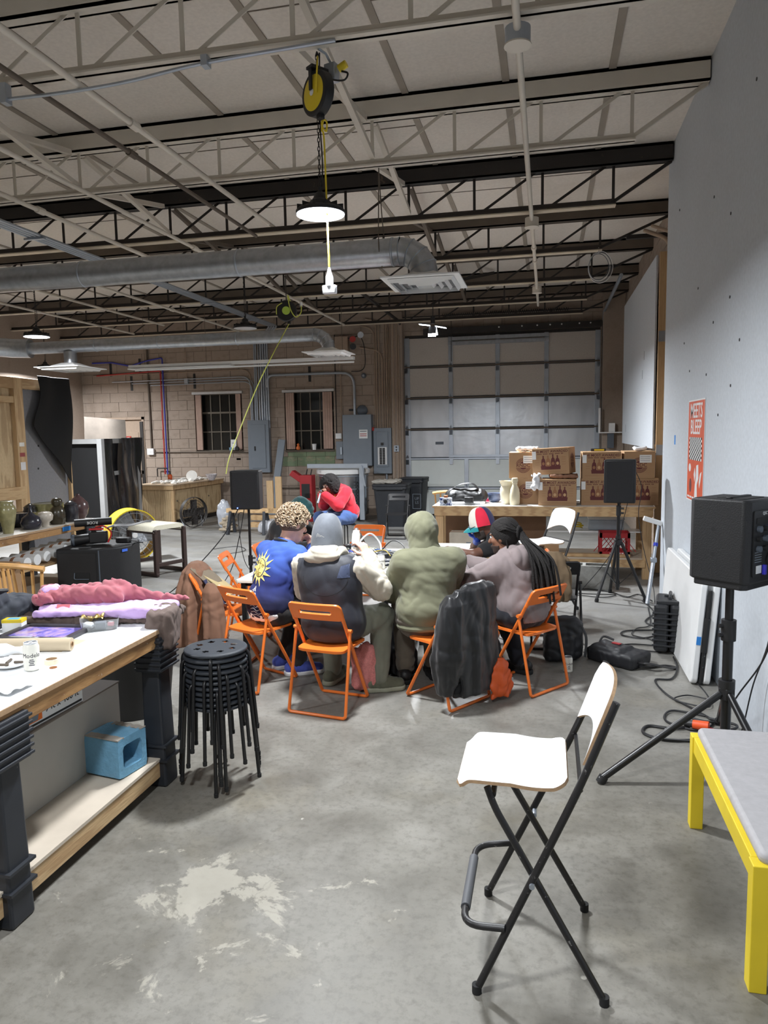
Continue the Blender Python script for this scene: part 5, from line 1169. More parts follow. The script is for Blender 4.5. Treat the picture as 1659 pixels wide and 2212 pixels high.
MB().cyl((.02,-D_/2-.02,.26),(.02,-D_/2-.075,.25),.011,n=12).build('plug', M_GREYDK, ns)
for z in (.17,.30): MB().cyl((-W_/2-.0005,.03,z),(-W_/2+.004,.03,z),.012,n=14).cyl((W_/2+.0005,.03,z),(W_/2-.004,.03,z),.012,n=14).build('rigging_point', M_RUBBER, ns)
def cable(label, pts, r=.0045, mat=None, group=None, n=8, name='power_cable'):
    return tag(MB().tube(smooth_path(pts, n), r, 6).build(name, mat or M_BLACK), label, 'cable', group)
cable('black cable hanging from the back of the near loudspeaker', [(1.135,4.05,1.29),(1.16,4.02,1.2),(1.165,4.05,.9),(1.15,4.2,.6),(1.05,4.3,.35),(.98,4.3,.2),(1.02,4.36,.02),(1.1,4.5,.01)])
cable('second black cable looping from the loudspeaker to the floor', [(1.135,4.12,1.15),(1.17,4.15,1.0),(1.17,4.2,.7),(1.14,4.35,.4),(1.1,4.4,.1),(1.08,4.5,.01)])
# far stand by the boxes
tripod('black tripod speaker stand in front of the cardboard boxes', (.752,8.2,0), 1.06, .30, .62, math.radians(-20), .017)
t = thing('loudspeaker', 'black loudspeaker on a stand in front of the cardboard boxes', 'speaker', (.765,8.22,1.055), rz=math.radians(172)); speaker_box(t, .32, .26, .46)
cable('thin black cable running down from the far loudspeaker past the wooden leg', [(.92,8.3,1.4),(1.0,8.35,1.2),(.98,8.4,.9),(1.05,8.45,.5),(1.12,8.2,.15),(1.1,7.9,.02)], .004)
cable('thin black lead hanging from the base of the far loudspeaker', [(.85,8.22,1.07),(.8,8.2,.85),(.75,8.26,.6),(.6,8.45,.3),(.4,8.55,.02)], .004)
# pole speaker at the left
tripod('black speaker stand left of the table with low folded legs', (-3.2,7.5,0), 1.05, .28, .12, math.radians(20), .014)
t = thing('loudspeaker', 'black loudspeaker on the pole behind the blue sweatshirt', 'speaker', (-3.19,7.47,1.045), rz=math.radians(188)); speaker_box(t, .32, .26, .42)
MB().cyl((.08,.135,.02),(.08,.15,.02),.006).build('power_light', MATS['blue led'], t)
cable('black cable sagging from the pole loudspeaker toward the subwoofer', [(-3.3,7.5,1.08),(-3.5,7.5,.75),(-3.8,7.4,.4),(-4.15,7.3,.08),(-4.5,7.2,.012),(-4.62,7.4,.012)], .006)
cable('black cable dropping from the pole loudspeaker to the floor', [(-3.25,7.5,1.05),(-3.33,7.5,.7),(-3.45,7.45,.3),(-3.65,7.1,.012),(-4.1,6.9,.012)], .005)
cable('thin cable hanging beside the speaker pole', [(-3.24,7.45,1.0),(-3.3,7.44,.95),(-3.25,7.43,.5),(-3.12,7.4,.3),(-2.98,7.3,.05)], .004)
# ------------------------------------------------------------------ right hand workbench with cartons
t = thing('workbench', 'pine workbench loaded with bourbon cartons before the garage door', 'workbench', (-1.43,9.25,0)); L, D = 2.70, .82
MB().box(0,L,0,D,.878,.9).build('worktop', plain('grey white top',(222,222,220),.4,0,.05), t, 0); MB().box(-.004,L+.004,-.004,.004,.876,.898).build('worktop_edge', M_PINEX, t, 0)
MB().box(.02,L-.02,.0,.04,.775,.876).build('front_rail', M_PINEX, t, 0, bevel=.003); MB().box(.02,L-.02,D-.04,D,.775,.876).build('back_rail', M_PINEX, t, 0)
for x in (.03, L-.13):
    MB().box(x,x+.1,.04,.085,0,.876).box(x,x+.045,.085,.13,0,.876).build('leg', M_PINE, t, 0, bevel=.003); MB().box(x,x+.1,D-.09,D-.04,0,.876).build('leg', M_PINE, t, 0)
MB().box(.05,L-.05,.06,D-.06,.24,.26).build('lower_shelf', MATS['dusty shelf board'], t, 0); MB().box(.1,L-.1,.02,.06,.15,.24).build('shelf_rail', M_PINEX, t, 0, bevel=.003)
MB().box(1.45,L-.1,.45,D-.06,.52,.535).build('upper_shelf', M_WHITELAM, t, 0); MB().box(.1,1.42,.5,.52,.27,.77).build('brown_backboard', plain('brown board',(112,84,62),.8), t, 0)
M_CARD = plain('brown cardboard', (168,134,100), .8, 0, .05, 4); M_CARDL = plain('pale cardboard', (196,160,120), .8, 0, .05, 4); M_MAROON = plain('maroon print', (96,44,44), .7, 0, .05); M_TAN = plain('tan print', (150,106,76), .8, 0, .05)
def bottle_art(t, F, w):
    """four bottle drawing with its headline, on face F whose centre is the origin"""
    text('THE MOST AWARDED', .044, M_MAROON, t, F @ TR((0,.125,.0004)), depth=.0003, bold=.0006)
    sm = MB()
    for k in range(22):
        if k % 5 != 4: sm.box(-.165+.015*k,-.153+.015*k,.091,.1,0,.0006,F)
    sm.build('small_print', M_MAROON, t, 0)
    MB().prism([(-.12,-.1),(.12,-.1),(.125,-.055),(-.125,-.055)], 0, .0006, F).build('print_ground', M_MAROON, t, 0)
    for k, x in enumerate((-.09,-.03,.032,.088)):
        hgt = .075+.012*(k == 2)
        MB().prism([(x-.026,-.06),(x+.026,-.06),(x+.027,.0),(x+.02,hgt*.4),(x+.008,hgt*.55),(x+.008,hgt),(x-.008,hgt),(x-.008,hgt*.55),(x-.02,hgt*.4),(x-.027,.0)], 0, .0009, F).build('bottle_print', M_MAROON if k != 1 else M_TAN, t, 0)
        MB().prism([(x+.017*math.cos(a),-.025+.02*math.sin(a)) for a in [2*math.pi*i/14 for i in range(14)]], 0, .0014, F).build('label_print', M_CARDL if k in (1,3) else M_TAN, t, 0)
    for s in (-1, 1):
        for k in range(4): MB().box(s*.165-.025, s*.165+.025, .05-.03*k, .053-.03*k, 0, .0006, F).build('printed_line', M_TAN, t, 0)
    MB().box(-.2,.2,-.125,-.122,0,.0006,F).build('printed_line', M_TAN, t, 0)
def logo_art(t, F, plate):
    for k, (r0, r1) in enumerate(((.094,.088),(.081,.074),(.067,.06))):
        MB().lathe([(r1,0),(r0,0),(r0,.0008),(r1,.0008)], 36, F, False).build('logo_ring', M_MAROON, t, 0)
    MB().lathe([(.0005,.0006),(.052,.0006)], 30, F, False).build('logo_disc', M_MAROON, t, 0); MB().box(-.1,.1,-.027,.027,.0008,.0011,F).build('logo_band', M_CARD, t, 0)
    text('RNDC', .062, M_MAROON, t, F @ TR((0,0,.0014)), depth=.0003, bold=.0008)
    if plate:
        MB().box(.0,.14,.03,.125,.0012,.002,F).build('shipping_label', M_WHITEP, t, 0)
        for k in range(3): MB().box(.01,.12,.05+.025*k,.054+.025*k,.002,.0024,F).build('printed_line', M_GREYDK, t, 0)
def carton(label, loc, rz, w=.46, d=.36, h=.325, open_top=False, plate=False, tilt=(0,0)):
    t = thing('carton', label, 'box', loc, group='bourbon cartons', rot=(tilt[0], tilt[1], rz))
    MB().box(-w/2,w/2,-d/2,d/2,0,h).build('box', M_CARD, t, 0, bevel=.003)
    for s in (-1,1): MB().box(-w/2+.002,w/2-.002,min(0,s*d/2),max(0,s*d/2),h,h+.004).build('flap', M_CARDL, t, 0)
    MB().box(-w/2-.0005,w/2+.0005,-.025,.025,h+.003,h+.005).build('tape', M_TAN, t, 0)
    Z = Vector((0,0,h/2))
    F0 = axes(Z+Vector((0,-d/2-.0006,0)),(1,0,0),(0,0,1),(0,-1,0)); bottle_art(t, F0, w)
    F1 = axes(Z+Vector((-w/2-.0006,0,0)),(0,-1,0),(0,0,1),(-1,0,0)); logo_art(t, F1, plate)
    F2 = axes(Z+Vector((w/2+.0006,0,0)),(0,1,0),(0,0,1),(1,0,0)); logo_art(t, F2, False)
    if not open_top: MB().box(-w/2+.0,-w/2+.05,-d/2-.002,-d/2-.001,h-.13,h-.03).build('barcode_label', M_WHITEP, t, 0)
    return t
P2 = math.pi/2
carton('brown carton with round RNDC logo, lowest at the left end, beside the clay bottles', (-.27,9.78,.90), P2, plate=True)
carton('brown carton with round RNDC logo, stacked at the left end under clear wrap', (-.30,9.78,1.23), P2, plate=True)
carton('brown carton printed with four bottles under the crumpled brown paper', (.13,9.49,.90), math.radians(-2))
carton('tilted brown carton showing its logo end, on the crumpled brown paper', (.09,9.58,1.285), math.radians(-14), tilt=(0,-.05))
carton('brown carton printed with four bottles, lower one behind the stand loudspeaker', (.645,9.6,.90), 0)
carton('brown carton printed with four bottles, upper one beside the tilted carton', (.65,9.6,1.23), math.radians(1.5))
carton('brown carton printed with bottles at the right end of the bench, at the bottom', (1.11,9.62,.90), 0, w=.44)
carton('brown carton with RNDC logo and shipping label at the right end, on top', (1.10,9.66,1.23), P2, plate=True)
M_WRAP = plain('white plastic wrap', (226,228,232), .25, 0, .05, 20)
def crumple(name, label, cat, c, half, mat, seed, h=.012):
    f = lambda P: d_box(P, c, half, None, min(half)*.9)+wrinkle(P, min(half)*.7, 24, seed)
    c = np.array(c); half = np.array(half); return tag(link(name, sdf_mesh(name, f, c-half-.03, c+half+.03, h, mat)), label, cat)
crumple('kraft_paper', 'crumpled brown packing paper between the two middle cartons', 'paper', (.2,9.5,1.262), (.17,.15,.022), plain('crumpled kraft',(140,104,84),.85), 3)
crumple('plastic_wrap', 'white plastic wrap spilling from under the tilted carton', 'wrap', (-.13,9.34,1.2), (.055,.05,.1), M_WRAP, 6)
crumple('plastic_wrap', 'clear plastic wrap heaped on the left end cartons', 'wrap', (-.25,9.72,1.60), (.14,.1,.025), M_WRAP, 8)
crumple('plastic_wrap', 'clump of white wrap on the right end carton', 'wrap', (1.12,9.6,1.59), (.08,.08,.025), M_WRAP, 9)
small('marker', 'yellow and black level lying on the middle carton', 'tool', (.62,9.55,1.564), [('body', MB().box(-.09,.09,-.015,.015,0,.035), M_BLACK, .004), ('yellow_face', MB().box(-.05,.07,-.016,-.015,.008,.026), M_YELLOW, 0)])
# ceramics, bag and cameras on the left end
M_CLAY = plain('pale bisque clay', (196,186,160), .7, 0, .05, 12)
small('clay_vase', 'wide-mouthed pale clay vase beside the cartons', 'vase', (-.50,9.52,.90), [('vase', MB().lathe([(.06,0),(.075,.02),(.095,.15),(.09,.2),(.075,.24),(.10,.29),(.105,.30),(.095,.30),(.07,.25)],28,None,False), M_CLAY, 0), ('foot', MB().lathe([(.06,0),(.062,.012)],24), M_CLAY, 0)])
small('clay_bottle', 'slender pale clay bottle beside the cartons', 'bottle', (-.40,9.40,.90), [('bottle', MB().lathe([(.055,0),(.062,.02),(.065,.12),(.055,.2),(.032,.25),(.030,.28),(.042,.31),(.036,.34),(.03,.345)],28), M_CLAY, 0), ('neck_ring', MB().lathe([(.031,.27),(.036,.28),(.031,.29)],24,None,False), M_CLAY, 0)])
small('glazed_bowl', 'small blue glazed bowl behind the clay vase', 'bowl', (-.68,9.78,.90), [('bowl', MB().lathe([(.05,0),(.08,.03),(.1,.1),(.095,.12),(.08,.115),(.06,.03)],24,None,False), plain('slate blue glaze',(74,84,110),.3), 0), ('foot', MB().lathe([(.05,0),(.055,.01)],20), M_CLAY, 0)])
f = lambda P: smin(d_cap(P, (-1.22,9.62,1.0), (-.86,9.68,1.0), .095, .095), d_box(P, (-1.04,9.65,.965), (.24,.12,.06), rot2(.1), .04), .05)+wrinkle(P, .012, 28, 4)
bg = heap_obj('duffel_bag', 'black duffel bag with webbing straps on the bench end', 'bag', plain('black nylon',(20,20,22),.5,0,.2), f, (-1.38,9.46,.88), (-.7,9.84,1.14), .905, .011)
for dy in (-.06, .04): MB().tube(smooth_path([(-1.25,9.54+dy,1.06),(-1.12,9.56+dy,1.15),(-.95,9.58+dy,1.16),(-.86,9.6+dy,1.06)],6), .014, 6, flat=.4).build('strap', M_BLACK, bg)
t = thing('foam_slab', 'white foam board slab lying on the bench end', 'board', (-1.05,9.62,.90), rz=.05); MB().box(-.28,.26,-.22,.22,0,.03).build('slab', M_WHITEP, t, 0, bevel=.012); MB().box(-.2,.2,-.23,-.221,.008,.02).build('torn_edge', M_CREAMP, t, 0)
small('action_camera', 'blue and white patterned camera at the bench corner', 'camera', (-1.27,9.33,.90), [('body', MB().cbox((0,0,.05),(.16,.06,.1)), plain('blue white pattern',(190,196,206),.4,0,.4,40,wear=(40,60,120),wth=.52,ws=30), .012), ('lens', MB().cyl((.0,-.03,.05),(0,-.045,.05),.025,n=18), M_BLACK, 0), ('grip', MB().cbox((0,0,.115),(.05,.03,.03)), plain('orange grip',(190,110,60),.5), .006)])
small('compact_camera', 'small black camera lying on the foam slab', 'camera', (-.98,9.40,.931), [('body', MB().cbox((0,0,.035),(.12,.05,.07)), M_BLACK, .008), ('lens', MB().cyl((0,-.025,.035),(0,-.06,.035),.03,n=18), M_BLACK, 0)])
small('pink_tape', 'red and pink tape rolls behind the duffel bag', 'tape', (-.78,9.86,.90), [('roll', MB().lathe([(.02,0),(.045,0),(.045,.04),(.02,.04),(.02,0)],20,None,False), plain('magenta tape',(206,40,80),.5), 0), ('core', MB().lathe([(.0195,0),(.0195,.04)],20,None,False), M_WHITEP, 0)])
# spindle chair behind the bench
def spindle_chair(label, loc, rz, k=1.0):
    t = thing('spindle_chair', label, 'chair', loc, rz); MW = MATS.get('honey wood') or plain('honey wood',(196,150,92),.45,0,.12,14)
    MB().prism(rrect(.44*k,.42*k,.06), .43*k, .455*k).build('seat', MW, t, bevel=.008)
    for x, y in ((-.18,-.17),(.18,-.17),(-.16,.17),(.16,.17)): MB().cyl((x*k*1.1,y*k*1.1,0),(x*k,y*k,.44*k),.016,.02).build('leg', MW, t)
    MB().tube(smooth_path([(-.24*k,.2*k,.90*k),(-.1*k,.25*k,.92*k),(.1*k,.25*k,.92*k),(.24*k,.2*k,.90*k)],5), .021, 8).build('crest_rail', MW, t)
    for i in range(7):
        x = -.19+.38*i/6; MB().cyl((x*.9*k,.185*k,.45*k),(x*1.1*k,(.25-.06*abs(x)/.19)*k,.905*k),.011,.012).build('spindle', MW, t)
    for y in (-.17,.17): MB().cyl((-.17*k,y*k,.18*k),(.17*k,y*k,.18*k),.01).build('stretcher', MW, t)
    return t
spindle_chair('honey wood spindle chair behind the bench end with the duffel bag', (-1.42,10.6,0), math.radians(200), 1.08)
spindle_chair('honey wood spindle chair tucked beside the pottery bench', (-3.72,4.75,0), math.radians(172), 1.02)
# under the bench
def crate():
    t = thing('milk_crate', 'red plastic milk crate on the lower shelf of the pine bench', 'crate', (.82,9.5,.26)); MR = plain('red crate plastic',(160,28,34),.45); w_, d_, h_ = .36,.3,.3
    MB().box(-w_/2,w_/2,-d_/2,d_/2,0,.012).build('bottom', MR, t, 0)
    for z0, z1 in ((0,.07),(.24,.3)):
        MB().box(-w_/2,w_/2,-d_/2,-d_/2+.012,z0,z1).box(-w_/2,w_/2,d_/2-.012,d_/2,z0,z1).box(-w_/2,-w_/2+.012,-d_/2,d_/2,z0,z1).box(w_/2-.012,w_/2,-d_/2,d_/2,z0,z1).build('band', MR, t, 0)
    for x, y in ((-1,-1),(1,-1),(-1,1),(1,1)): MB().cbox((x*(w_/2-.015),y*(d_/2-.015),.15),(.03,.03,.3)).build('corner_post', MR, t, 0)
    for k in range(-5,6):
        for s in (-1,1):
            a = (k*.05,-d_/2+.005,.07); b2 = (k*.05+s*.13,-d_/2+.005,.24)
            if abs(b2[0]) < w_/2: MB().bar(a,b2,.008,.008,(0,1,0)).build('lattice_bar', MR, t, 0)
    for j, z in enumerate((.045,.022)):
        for k in range(6): MB().box(-.06+.035*k,-.036+.035*k-.004*(k*j % 3),-d_/2-.002,-d_/2,z,z+.012).build('printed_mark', M_WHITEP, t, 0)
crate()
small('white_tub', 'white storage tub on the upper shelf of the pine bench', 'tub', (.75,9.92,.535), [('tub', MB().box(-.22,.22,-.12,.12,0,.14), plain('blue white tub',(190,204,216),.5), .02), ('lid', MB().box(-.23,.23,-.13,.13,.14,.155), M_WHITEP, .006)])
t = thing('cord_coil', 'coil of yellow cord on the upper shelf of the pine bench', 'cord', (.36,9.85,.54)); MB().tube(smooth_path([( (.09+.015*math.sin(k*2.1))*math.cos(k*.9), (.06+.012*math.cos(k*1.7))*math.sin(k*.9), .02+.004*k) for k in range(20)],4), .008, 6).build('cord', M_YELLOW, t)
small('carton_small', 'small brown carton on the lower shelf behind the folding chair', 'box', (.06,9.5,.26), [('box', MB().box(-.09,.09,-.08,.08,0,.17), M_CARD, .003), ('tape', MB().box(-.09,.09,-.02,.02,.17,.172), M_TAN, 0)])
small('carton_small', 'pale carton with a printed stamp under the left end of the pine bench', 'box', (-1.0,9.62,.26), [('box', MB().box(-.25,.25,-.12,.12,0,.26), plain('pale box card',(198,190,176),.8), .003), ('stamp', MB().box(-.03,.03,-.122,-.12,.1,.14), M_GREYPANEL, 0), ('tape', MB().box(-.25,.25,-.02,.02,.26,.262), M_TAN, 0)])
tag(MB().box(-.2,1.0,9.33,9.42,.262,.30).build('plank', M_PINEX, None, 0, bevel=.003), 'short pine plank lying along the lower shelf', 'plank')
t = thing('cinder_block', 'raw grey two-hole cinder block under the pine bench', 'cinder block', (.43,8.78,0), rz=math.radians(-4)); M_RAW2 = stained('raw grey block',(150,150,146),(120,118,112),.95,6,.45,.7,.6,.9)
for x0,x1,y0,y1 in ((-.3,.3,-.12,-.085),(-.3,.3,.085,.12),(-.3,-.26,-.085,.085),(-.02,.02,-.085,.085),(.26,.3,-.085,.085)): MB().box(x0,x1,y0,y1,0,.27).build('web', M_RAW2, t, 0, bevel=.004)
# second folding bar chair, same kind as the one in front
c2 = copy_tree(BARSTOOL); c2.location = (.02,7.72,0); c2.rotation_euler = (0,0,math.radians(35)); c2['label'] = 'white folding bar stool standing in front of the pine bench with cartons'
# crutch-like steel props leaning in the gap between bench and wall
for lab, a, b2 in (('silver perforated prop leaning between the pine bench and white wall', (1.03,7.95,.0), (1.17,8.25,.82)),):
    t = thing('steel_prop', lab, 'prop', a); v = Vector(b2)-Vector(a); MB().cyl((0,0,.01),v*.55,.022,n=12).build('outer_tube', M_GALV, t); MB().cyl(v*.5,v,.017,n=12).build('inner_tube', M_GALV2, t); MB().cyl(v*.72,v*.76,.024,n=12).build('blue_collar', plain('blue collar',(30,50,180),.4), t); MB().cbox(v+Vector((-.06,0,.03)),(.2,.06,.05),(0,.3,0)).build('head_bracket', M_WHITEP, t, bevel=.006); MB().cbox(v*.55,(.06,.07,.05)).build('clamp', M_GALV2, t, bevel=.008)
# white board and timber beyond the wall end
t = thing('white_board', 'tall white board fixed to timber studs beyond the end of the white wall', 'board', (1.30,9.85,1.58)); MB().box(0,.02,0,3.9,0,2.38).build('board', M_DRY, t, 0); MB().box(.02,.05,0,3.9,0,.05).build('edge_batten', M_PINE, t, 0)
for y, z in ((1.0,1.2),(1.15,.95),(3.3,.2)): MB().box(-.002,0,y,y+.03,z,z+.12).build('scuff', M_GREYPANEL, t, 0)
for k, (y, x) in enumerate(((9.80,1.33),)):
    t = thing('timber_stud', 'pine stud with steel corner plates at the edge of the white board', 'stud', (x,y,0)); MB().box(0,.14,-.04,.0,0,3.98).build('stud', M_PINE, t, 0, bevel=.003)
    for z in (1.5,2.9): MB().box(0,.08,-.046,-.04,z,z+.13).build('corner_plate', M_GALV2, t, 0)
for x, y, r in ((1.40,9.3,.024),(1.46,9.1,.02)): pipe('electrical_conduit', 'grey conduit running up the right block wall past the timber stud', 'conduit', [(x,y,.4),(x,y,4.0),(x-.25,y+.5,4.25)], r, M_BEIGEC, 8, 'conduits on the right block wall', .25)
tag(MB().box(1.36,1.5,8.95,9.05,.9,1.1).build('junction_box', M_GREYDK, None, 0, bevel=.005), 'dark grey junction box at the foot of the right wall conduits', 'box')
t = thing('bracket_shelf', 'small white bracket shelf with a white tray on the block pier', 'shelf', (1.2,15.45,1.75)); MB().box(-.2,.25,-.1,.1,0,.02).build('shelf', M_WHITEP, t, 0); MB().box(-.2,-.17,-.1,.1,.02,.5).build('upright', M_WHITEP, t, 0); MB().box(.0,.12,-.05,.05,.02,.2).build('tray', M_WHITEP, t, 0, bevel=.01); MB().box(-.02,.1,-.04,.1,-.3,0).build('bracket', M_GREYDK, t, 0)
wc = thing('wire_coil', 'coil of thin white and black wire hanging from the far joist', 'wire', (.62,9.93,3.88)); m1, m2 = MB(), MB()
for k in range(4): (m1 if k % 2 else m2).tube([((.12+.01*k)*math.cos(a)+.008*k, .02*math.sin(2*a)+.01*k, (.16+.012*k)*math.sin(a)) for a in [2*math.pi*i/28 for i in range(28)]], .004, 5, True)
m1.tube([(0,0,.16),(0,.05,.25)],.004,5); m1.build('white_wire', M_WHITEP, wc); m2.build('dark_wire', M_GREYDK, wc)
# ------------------------------------------------------------------ along the white wall
def poster():
    t = thing('orange_poster', 'orange gig poster reading MEETS BLEEP with checkered print on the white wall', 'poster', (XW-.003,6.53,1.23)); w_, h_ = .66, .83
    F = axes((0,0,0),(0,-1,0),(0,0,1),(-1,0,0)); MOR = plain('poster orange',(206,84,46),.55)
    MB().box(-w_/2,w_/2,0,h_,0,.0015,F).build('sheet', MOR, t, 0); MB().box(-w_/2-.012,w_/2+.012,-.012,h_+.012,-.001,.0006,F).build('border', M_WHITEP, t, 0)
    text('MEETS', .17, M_WHITEP, t, F @ TR((.0,.745,.002)), depth=.0004, bold=.002, sx=1.05); text('BLEEP', .17, M_WHITEP, t, F @ TR((.0,.61,.002)), depth=.0004, bold=.002, sx=1.05)
    cw, ck = MB(), MB()
    for i in range(12):
        for j in range(10): (cw if (i+j) % 2 else ck).box(-.26+i*.043,-.26+(i+1)*.043,.34+j*.019,.34+(j+1)*.019,.0016,.0022,F)
    cw.build('white_check', M_WHITEP, t, 0); ck.build('black_check', M_BLACK, t, 0)
    MB().prism([(-.22+.05*math.cos(a),.27+.035*math.sin(a)) for a in [2*math.pi*i/16 for i in range(16)]],.0016,.002,F).build('badge_print', M_WHITEP, t, 0)
    MB().prism([(-.25,.05),(-.1,.05),(-.1,.2),(-.25,.2)],.0016,.002,F).build('frame_print', MOR, t, 0); MB().prism([(-.175+.05*math.cos(a),.12+.06*math.sin(a)) for a in [2*math.pi*i/14 for i in range(14)]],.0021,.0025,F).build('dark_print', M_MAROON, t, 0)
    for pts in ([(.0,.02),(.12,.02),(.1,.14),(.16,.2),(.14,.31),(.06,.3),(.05,.2),(.02,.14)], [(.2,.12),(.24,.18),(.28,.26),(.22,.24),(.18,.17)], [(.0,.16),(-.04,.22),(.0,.28),(.03,.22)]): MB().prism(pts,.0016,.0022,F).build('figure_print', M_WHITEP, t, 0)
    for k in range(3): MB().box(-.3+.1*k,-.22+.1*k,.015,.03,.0016,.002,F).build('printed_line', M_WHITEP, t, 0)
poster()
t = thing('folding_table', 'white plastic folding table leaning folded against the white wall', 'table', (1.09,5.5,0)); Mf = TR((0,0,0),(0,math.radians(4.2),0))
MB().prism(rrect(1.55,.76,.05,5), -.022, .022, Mf @ axes((.03,.72,.385),(0,1,0),(0,0,1),(1,0,0))).build('table_half', M_WHITEP, t, 30, bevel=.008)
MB().prism(rrect(1.55,.76,.05,5), -.022, .022, Mf @ axes((-.055,.72,.385),(0,1,0),(0,0,1),(1,0,0))).build('table_half', M_WHITEP, t, 30, bevel=.008)
MB().tube([(-.012,-.04,.02),(-.012,-.052,.3),(-.012,-.052,.7)],.014,8,M=Mf).tube([(-.012,-.05,.25),(-.012,-.05,.5)],.022,8,M=Mf).build('folded_leg_frame', plain('chipped black frame',(28,28,29),.5,0,.2,5,wear=(200,200,200),wth=.66,ws=60), t); MB().cbox((-.055,-.056,.33),(.03,.004,.06),(0,0,0),Mf).build('blue_tape', MATS['blue masking tape'], t)
# hard case
t = thing('hard_case', 'black ribbed hard shell equipment case standing against the wall', 'case', (1.0,6.32,0), rz=math.radians(-10)); MK = plain('black case plastic',(36,38,42),.45,0,.1)
for x0,x1 in ((-.12,-.005),(.005,.12)): MB().box(x0,x1,-.16,.3,.02,.42).build('shell_half', MK, t, 0, bevel=.03, seg=3)
for k in range(7): MB().box(-.13,.13,-.168,-.155,.07+.045*k,.085+.045*k).build('rib', MK, t, 0, bevel=.003)
MB().tube(round_path([(0,-.02,.42),(0,-.02,.465),(0,.14,.465),(0,.14,.42)],.02), .014, 8).build('carry_handle', MK, t); MB().cbox((0,-.12,.43),(.2,.04,.03)).build('latch', MK, t, bevel=.005)
for s in (-1,1): MB().cbox((0,.07+s*.1,.425),(.1,.03,.02)).build('latch', MK, t, bevel=.004)
# black shoulder bag on the floor
f = lambda P: smin(d_box(P, (.56,5.93,.055), (.21,.14,.055), rot2(math.radians(-38)), .03), d_box(P, (.52,5.97,.11), (.13,.09,.02), rot2(math.radians(-38)), .015), .03)+wrinkle(P, .006, 22, 7)
sb_ = heap_obj('shoulder_bag', 'black shoulder bag with a red tag lying on the floor', 'bag', plain('black bag nylon',(30,31,35),.55,0,.15), f, (.2,5.6,-.01), (.95,6.28,.18), .004, .01)
MB().tube(smooth_path([(.68,5.78,.05),(.78,5.72,.06),(.92,5.78,.02),(.97,5.83,.012),(.9,5.86,.012),(.78,5.8,.015),(.7,5.75,.03)],6), .02, 8, flat=.35).build('shoulder_strap', M_BLACK, sb_); MB().cbox((.55,5.98,.137),(.07,.035,.006),(0,0,-.65)).build('red_tag', plain('red bag tag',(150,40,44),.6), sb_); MB().tube(smooth_path([(.42,6.05,.11),(.46,6.12,.15),(.54,6.1,.13)],5), .009, 6).build('grab_handle', M_BLACK, sb_)
# backpack behind the right chair and a can beside it
f = lambda P: smin(d_box(P, (.13,5.96,.17), (.15,.1,.17), rot2(.2), .06), d_box(P, (.1,5.86,.12), (.12,.05,.11), rot2(.2), .04), .03)+wrinkle(P, .007, 24, 2)
bp = heap_obj('backpack', 'black backpack on the floor behind the grey hoodie chair', 'bag', MATS['black bag nylon'], f, (-.1,5.7,-.01), (.36,6.15,.4), .004, .011)
MB().tube(smooth_path([(.26,5.96,.3),(.31,5.9,.2),(.3,5.85,.05)],6), .014, 6, flat=.4).build('strap', M_BLACK, bp)
beer_can('white beer can on the floor beside the black backpack', (.165,5.62,0), math.radians(10))
# cables on the floor
rs = random.Random(2)
def squiggle(x0, y0, x1, y1, n, amp, seed, z=.007):
    r = random.Random(seed); out = []
    for k in range(n+1):
        u = k/n; out.append((x0+(x1-x0)*u+amp*math.sin(u*9+r.random()*2)*(.5+.5*r.random()), y0+(y1-y0)*u+amp*.7*math.cos(u*11+r.random()*2), z+.004*r.random()))
    return out
cable('black cable snaking along the foot of the white wall past the hard case', [(1.0,8.1,.01),(1.05,7.6,.01),(.92,7.2,.01),(1.02,6.95,.01),(.72,6.85,.01),(.66,6.7,.01),(.82,6.62,.01),(.98,6.75,.01)], .007)
cable('thin black cable looping on the floor behind the hard case', [(1.02,7.8,.01),(.95,7.1,.01),(.82,6.95,.01),(.75,6.72,.01),(.88,6.6,.01),(.93,6.45,.01)], .005)
cable('black cable loop between the hard case and the shoulder bag', [(.93,6.4,.01),(.72,6.42,.01),(.6,6.34,.01),(.68,6.26,.01),(.92,6.22,.01)], .006)
cable('black cable running from the hard case toward the tripod', [(1.0,6.1,.01),(.98,5.8,.012),(.9,5.55,.01),(.78,5.5,.01),(.82,5.2,.01),(.95,4.95,.01),(1.02,4.75,.01),(.9,4.6,.012),(.74,4.72,.01),(.8,4.9,.012),(1.0,4.85,.01)], .007)
cable('thin black cable crossing in coils beside the leaning table', [(1.02,6.1,.015),(1.05,5.6,.015),(1.08,5.25,.015),(1.05,5.0,.016),(.9,5.05,.016),(.85,5.12,.016),(.95,5.2,.016),(1.06,5.15,.016)], .005)
cable('black extension cord loop in front of the orange connector', [(.9,4.66,.018),(.76,4.6,.012),(.62,4.62,.01),(.58,4.5,.01),(.7,4.42,.01),(.9,4.46,.012),(1.05,4.55,.012),(1.1,4.8,.012)], .009)
cable('black cord coiled near the tripod feet', [(1.12,4.75,.02),(.98,4.72,.022),(.86,4.78,.022),(.84,4.66,.022),(.95,4.6,.022),(1.1,4.62,.022),(1.14,4.7,.022),(1.0,4.78,.022)], .008)
cable('red cable running under the tripod toward the wall', [(.95,4.62,.03),(1.05,4.52,.03),(1.12,4.4,.03),(1.17,4.3,.03)], .005, plain('red cable',(196,40,48),.5))
t = thing('cord_connector', 'orange cord connector lying among the black cables', 'connector', (.88,4.62,.04), rz=math.radians(-22)); MB().cyl((.0,0,0),(.09,0,.004),.026,.03,16).build('orange_body', plain('orange connector',(232,86,34),.45), t); MB().cyl((-.07,0,-.004),(0,0,0),.012,.024,14).build('black_boot', M_BLACK, t)
